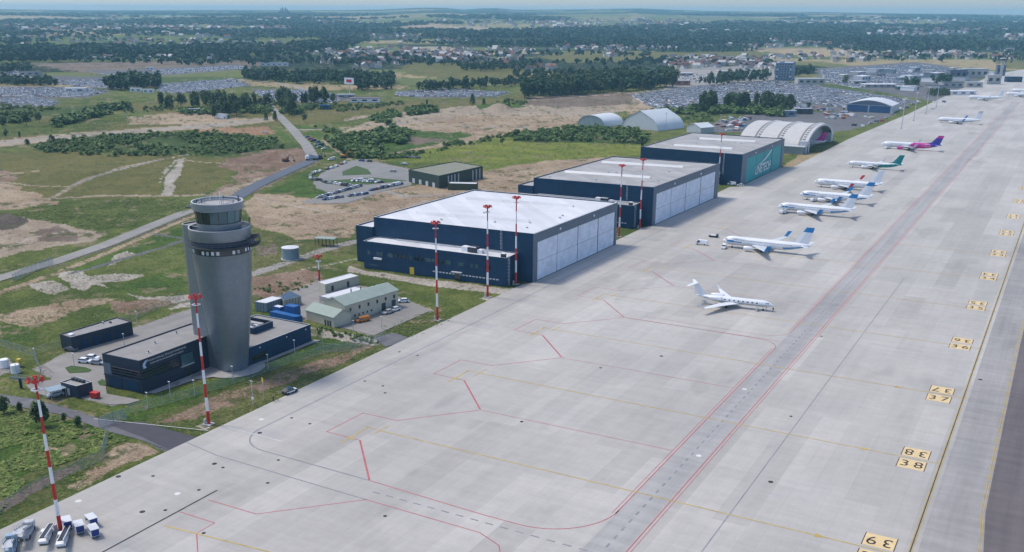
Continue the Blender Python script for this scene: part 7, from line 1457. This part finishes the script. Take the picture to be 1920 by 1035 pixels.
def shed(label, x0, x1, yb, hpx, wall, roof, name='warehouse', depth=None, yaw=None, cat='building'):
    a = PT(x0, yb); b_ = PT(x1, yb); L_ = (b_ - a).length; r = a.length; h_ = max(4, hpx * r / 1865 * 1.0); d = depth or L_ * .35
    yw_ = math.atan2(b_.y - a.y, b_.x - a.x); c = (a + b_) / 2
    T = thing(name, label, cat, (c.x, c.y, c.z), yw_); q = MB(); q.box(-L_ / 2, L_ / 2, 0, d, 0, h_, wall); q.build('wall', T); MB().box(-L_ / 2 - .4, L_ / 2 + .4, -.4, d + .4, h_, h_ + .5, roof).build('roof', T)
    n_ = max(2, int(L_ / 9))
    for i in range(n_):
        x = -L_ / 2 + L_ * (i + .25) / n_; MB().box(x, x + L_ / n_ * .5, -.06, .04, h_ * .35, h_ * .7, GLASS).build('window', T)
    return T
WR = mat('bright sheet roof', (.66, .67, .68), .6, .05)
for a in [('long white roofed warehouse in the far woods', 440, 482, 82, 4, GREYW, WR), ('low white roofed hall left of the long warehouse', 366, 420, 90, 3, GREYW, WR), ('pale hall at the edge of the far brown field', 161, 198, 112, 4, CREAM, WR), ('grey hall with dark gate among the left car parks', 36, 76, 142, 6, GREYW, DGREY), ('white long shed at the near edge of the left car parks', 120, 160, 172, 5, WHITE, SKYL),
          ('left one of two white tanks like sheds behind the meadow', 244, 265, 172, 5, WHITE, SKYL), ('right one of two white tanks like sheds behind the meadow', 268, 288, 174, 5, WHITE, SKYL), ('small white billboard hut behind the tree clump', 274, 288, 131, 4, WHITE, WR), ('low violet grey roofed inn right of the straight road', 655, 712, 192, 7, WHITE, mat('violet roof', (.20, .14, .17), .8, .1)), ('open long canopy left of the low inn', 632, 665, 184, 3, GREYW, LGREY),
          ('blue hall behind the tree clump by the road', 600, 618, 205, 5, BLUEC, BLUEC), ('small grey hut on the sandy lot', 354, 374, 212, 5, FASC, LGREY), ('pale blue shed beside the grove at the yard', 1458, 1492, 218, 9, mat('pale blue shed wall', (.16, .24, .33), .6, .1), LGREY), ('dark long shed beside the pale blue one', 1494, 1524, 214, 9, DGREY, LGREY),
          ('orange brick block behind the trees left of the car park', 1264, 1294, 160, 8, mat('salmon brick', (.36, .17, .12), .8, .1), WR), ('yellow hall among trees behind the car park', 1350, 1368, 150, 6, mat('ochre wall', (.38, .27, .12), .8, .1), WR), ('white roofed supermarket behind the round trees', 1264, 1300, 142, 4, GREYW, WR), ('bright long roof left of the apartment block', 1345, 1370, 138, 3, CREAM, WR),
          ('long grey barracks behind the parked cars', 1600, 1626, 158, 5, GREYW, LGREY), ('white roofed low building at the right rim of the fields', 1898, 1918, 94, 5, WHITE, WR), ('flat white building beside the brown field', 488, 540, 123, 4, WHITE, FASC), ('big dark roofed house at the field rim', 1662, 1682, 108, 6, mat('brick brown', (.22, .12, .09), .8, .1), RO[0])]: shed(*a)
# terminal group
for a in [('flat grey building with white parapet left of the apartment block front', 1496, 1546, 158, 9, CONCW, LGREY), ('long low building with white roof before the terminal car park', 1622, 1684, 164, 3, GREYW, WR), ('dark green fronted canopy building near the terminal', 1684, 1722, 168, 5, mat('dark green front', (.02, .09, .09), .5, .1), WR), ('rear terminal hall with dark hipped roof', 1780, 1812, 148, 14, FASC, mat('slate roof', (.10, .12, .15), .7, .1)), ('long slate roofed terminal wing at the front', 1768, 1806, 164, 8, GREYW, mat('slate roof', (.10, .12, .15), .7, .1)),
          ('pale concrete terminal block with blue glass front', 1806, 1852, 146, 14, CONCW, LGREY), ('white concrete gate building with square windows', 1812, 1842, 164, 8, CONCW, LGREY), ('terminal pier head with four square windows', 1850, 1876, 158, 14, CONCW, LGREY), ('dark glass terminal tower at the right', 1868, 1884, 142, 16, FASC, DGREY), ('dark blue hall beyond the far right stands', 1888, 1916, 154, 8, NAVY, FASC), ('long white terminal canopy over the coaches', 1782, 1830, 178, 6, WHITE, WR), ('red and blue fronted low building at the terminal corner', 1768, 1782, 178, 5, REDP, LGREY)]: shed(*a, name='terminal_building')
q = thing('control_tower', 'distant small old control tower above the terminal', 'control tower', (*at(1876, 142), 0)); MB().lathe([(3, 0), (3, 24), (5, 25), (5.4, 29), (.1, 30)], CONCW, 12).build('shaft', q); MB().lathe([(5.45, 25.5), (5.5, 28)], GLASS, 12).build('cab_glazing', q)
for i in range(34):
    x, y = in_px([[(1560, 140), (1790, 128), (1870, 138), (1790, 160), (1720, 172), (1600, 168)]], 1)[0]; w_, d_, h_ = rng.uniform(10, 34), rng.uniform(8, 16), rng.uniform(3, 8); M = [GREYW, WHITE, CREAM, BLGR, LGREY][int(rng.random() * 5)]
    T = thing('service_building', 'low flat service building among the cars before the terminal', 'building', (x, y, 0), rad(75) + (0 if i % 2 else rad(90)), 'low buildings before the terminal'); MB().box(-w_ / 2, w_ / 2, -d_ / 2, d_ / 2, 0, h_, M).build('wall', T); MB().box(-w_ / 2 - .3, w_ / 2 + .3, -d_ / 2 - .3, d_ / 2 + .3, h_, h_ + .4, [LGREY, WR, DGREY][i % 3]).build('roof', T)
    for k in range(3): MB().box(-w_ / 2 + w_ * (k + .3) / 3, -w_ / 2 + w_ * (k + .7) / 3, -d_ / 2 - .05, -d_ / 2 + .05, h_ * .4, h_ * .75, GLASS).build('window', T)
# apartment block
ab = block('apartment_block', 'tall blue grey apartment block beyond the large car park', 'building', [(-428.5, 1640), (-405, 1652), (-412, 1700), (-440, 1690)], 27, mat('blue grey render', (.20, .25, .33), .7, .08), LGREY, .6)
for fa_, fb_, ln in [((0, 0), (23.5, 12), 26.4), ((23.5, 12), (16.5, 60), 48.5)]:
    for fl in range(7):
        s = 2.0
        while s < ln - 2: wallbox(MB(), fa_, fb_, s, s + 2.2, 1.6 + fl * 3.6, 3.3 + fl * 3.6, .12, GLASS if (s + fl) % 3 else WHITE, back=.05).build('window', ab); s += 4.2 if ln < 30 else 8
MB().box(2, 8, 14, 22, 26.4, 29.5, GREYW).build('roof_house', ab)
# the houses past the three hundred that show largest: one mass
hx = []
for x0, x1, y0, y1, n_, sc_, th in [(0, 900, 66, 112, 330, 300, .50), (600, 1000, 92, 122, 190, 200, .45), (1000, 1920, 60, 96, 400, 380, .52), (0, 1920, 34, 62, 700, 700, .50), (1240, 1480, 108, 128, 110, 120, .4), (1500, 1900, 96, 112, 80, 160, .45)]:
    q = in_px([[(x0, y0), (x1, y0), (x1, y1), (x0, y1)]], n_ * 2, True); q = keep_noise(q, sc_, th, 60)[:n_]; hx.append(q)
hx = np.concatenate(hx); n_ = len(hx); r_h = np.hypot(hx[:, 0], hx[:, 1]); sc2 = (.8 + .5 * rng.random(n_)) * np.where(r_h > 4500, 1.7, 1); an = rng.random(n_) * 6.28
V0 = np.array([(-6, -4.5, -1), (6, -4.5, -1), (6, 4.5, -1), (-6, 4.5, -1), (-6, -4.5, 5), (6, -4.5, 5), (6, 4.5, 5), (-6, 4.5, 5), (-6.4, 0, 9), (6.4, 0, 9), (-6.4, -5, 4.7), (6.4, -5, 4.7), (6.4, 5, 4.7), (-6.4, 5, 4.7)]); Fh = [(0, 1, 5, 4), (1, 2, 6, 5), (2, 3, 7, 6), (3, 0, 4, 7), (5, 6, 9, 9), (7, 4, 8, 8), (10, 11, 9, 8), (12, 13, 8, 9)]
tri = [(5, 6, 9), (7, 4, 8)]
c, s = np.cos(an)[:, None] * sc2[:, None], np.sin(an)[:, None] * sc2[:, None]
VV = np.stack([V0[None, :, 0] * c - V0[None, :, 1] * s + hx[:, 0:1], V0[None, :, 0] * s + V0[None, :, 1] * c + hx[:, 1:2], V0[None, :, 2] * sc2[:, None] + ground_h(hx[:, 0], hx[:, 1])[:, None]], -1).reshape(-1, 3)
Fq = np.array([(0, 1, 5, 4), (1, 2, 6, 5), (2, 3, 7, 6), (3, 0, 4, 7), (4, 5, 9, 8), (6, 7, 8, 9), (10, 11, 9, 8), (12, 13, 8, 9)])
Fq[4] = (10, 11, 9, 8); Fq = np.delete(Fq, [4, 5], 0)
Ft = (Fq[None] + (np.arange(n_) * 14)[:, None, None]).reshape(-1, 4)
ov = mesh_np('far_villages', VV, Ft, HW[0], 'stuff'); tag(ov, 'hundreds of pale houses strewn over the far villages', 'houses', None, 'stuff')
for M in (HW[1], HW[2], RO[0], RO[1], RO[2], RO[4]): ov.data.materials.append(M)
mi = np.repeat(rng.integers(0, 3, n_)[:, None], 6, 1); mi[:, 4:] = rng.choice([3, 4, 5, 6], n_)[:, None]; ov.data.polygons.foreach_set('material_index', mi.ravel().astype(np.int32)); ov.data.update()
# church and domes on the skyline
p = PT(533, 28); T = thing('church', 'dark domed church with spires on the skyline', 'church', (p.x, p.y, p.z - 2)); DK = mat('far church wall', (.10, .11, .12), .9, .1)
MB().box(-45, 45, -18, 18, 0, 30, DK).build('nave', T)
for x in (-30, -12, 14, 33): MB().lathe([(6, 0), (6, 52 - abs(x) * .4), (.2, 74 - abs(x) * .5)], DK, 8, c=(x, 0)).build('spire', T)
# ================================================================ HAZE
hz_ = MB(); hz_.box(-17000, 17000, -17000, 17000, -70, 164, LGREY); ho = hz_.build('haze'); ho['kind'] = 'stuff'; ho['label'] = 'thin blue haze lying over the whole plain'
hm = bpy.data.materials.new('haze'); hm.use_nodes = True; n = hm.node_tree.nodes; n.clear(); oo = n.new('ShaderNodeOutputMaterial'); pv = n.new('ShaderNodeVolumePrincipled'); pv.inputs['Color'].default_value = (.40, .78, 1.0, 1); pv.inputs['Density'].default_value = 6.8e-5; pv.inputs['Anisotropy'].default_value = .0
hm.node_tree.links.new(pv.outputs[0], oo.inputs['Volume']); ho.data.materials.clear(); ho.data.materials.append(hm)
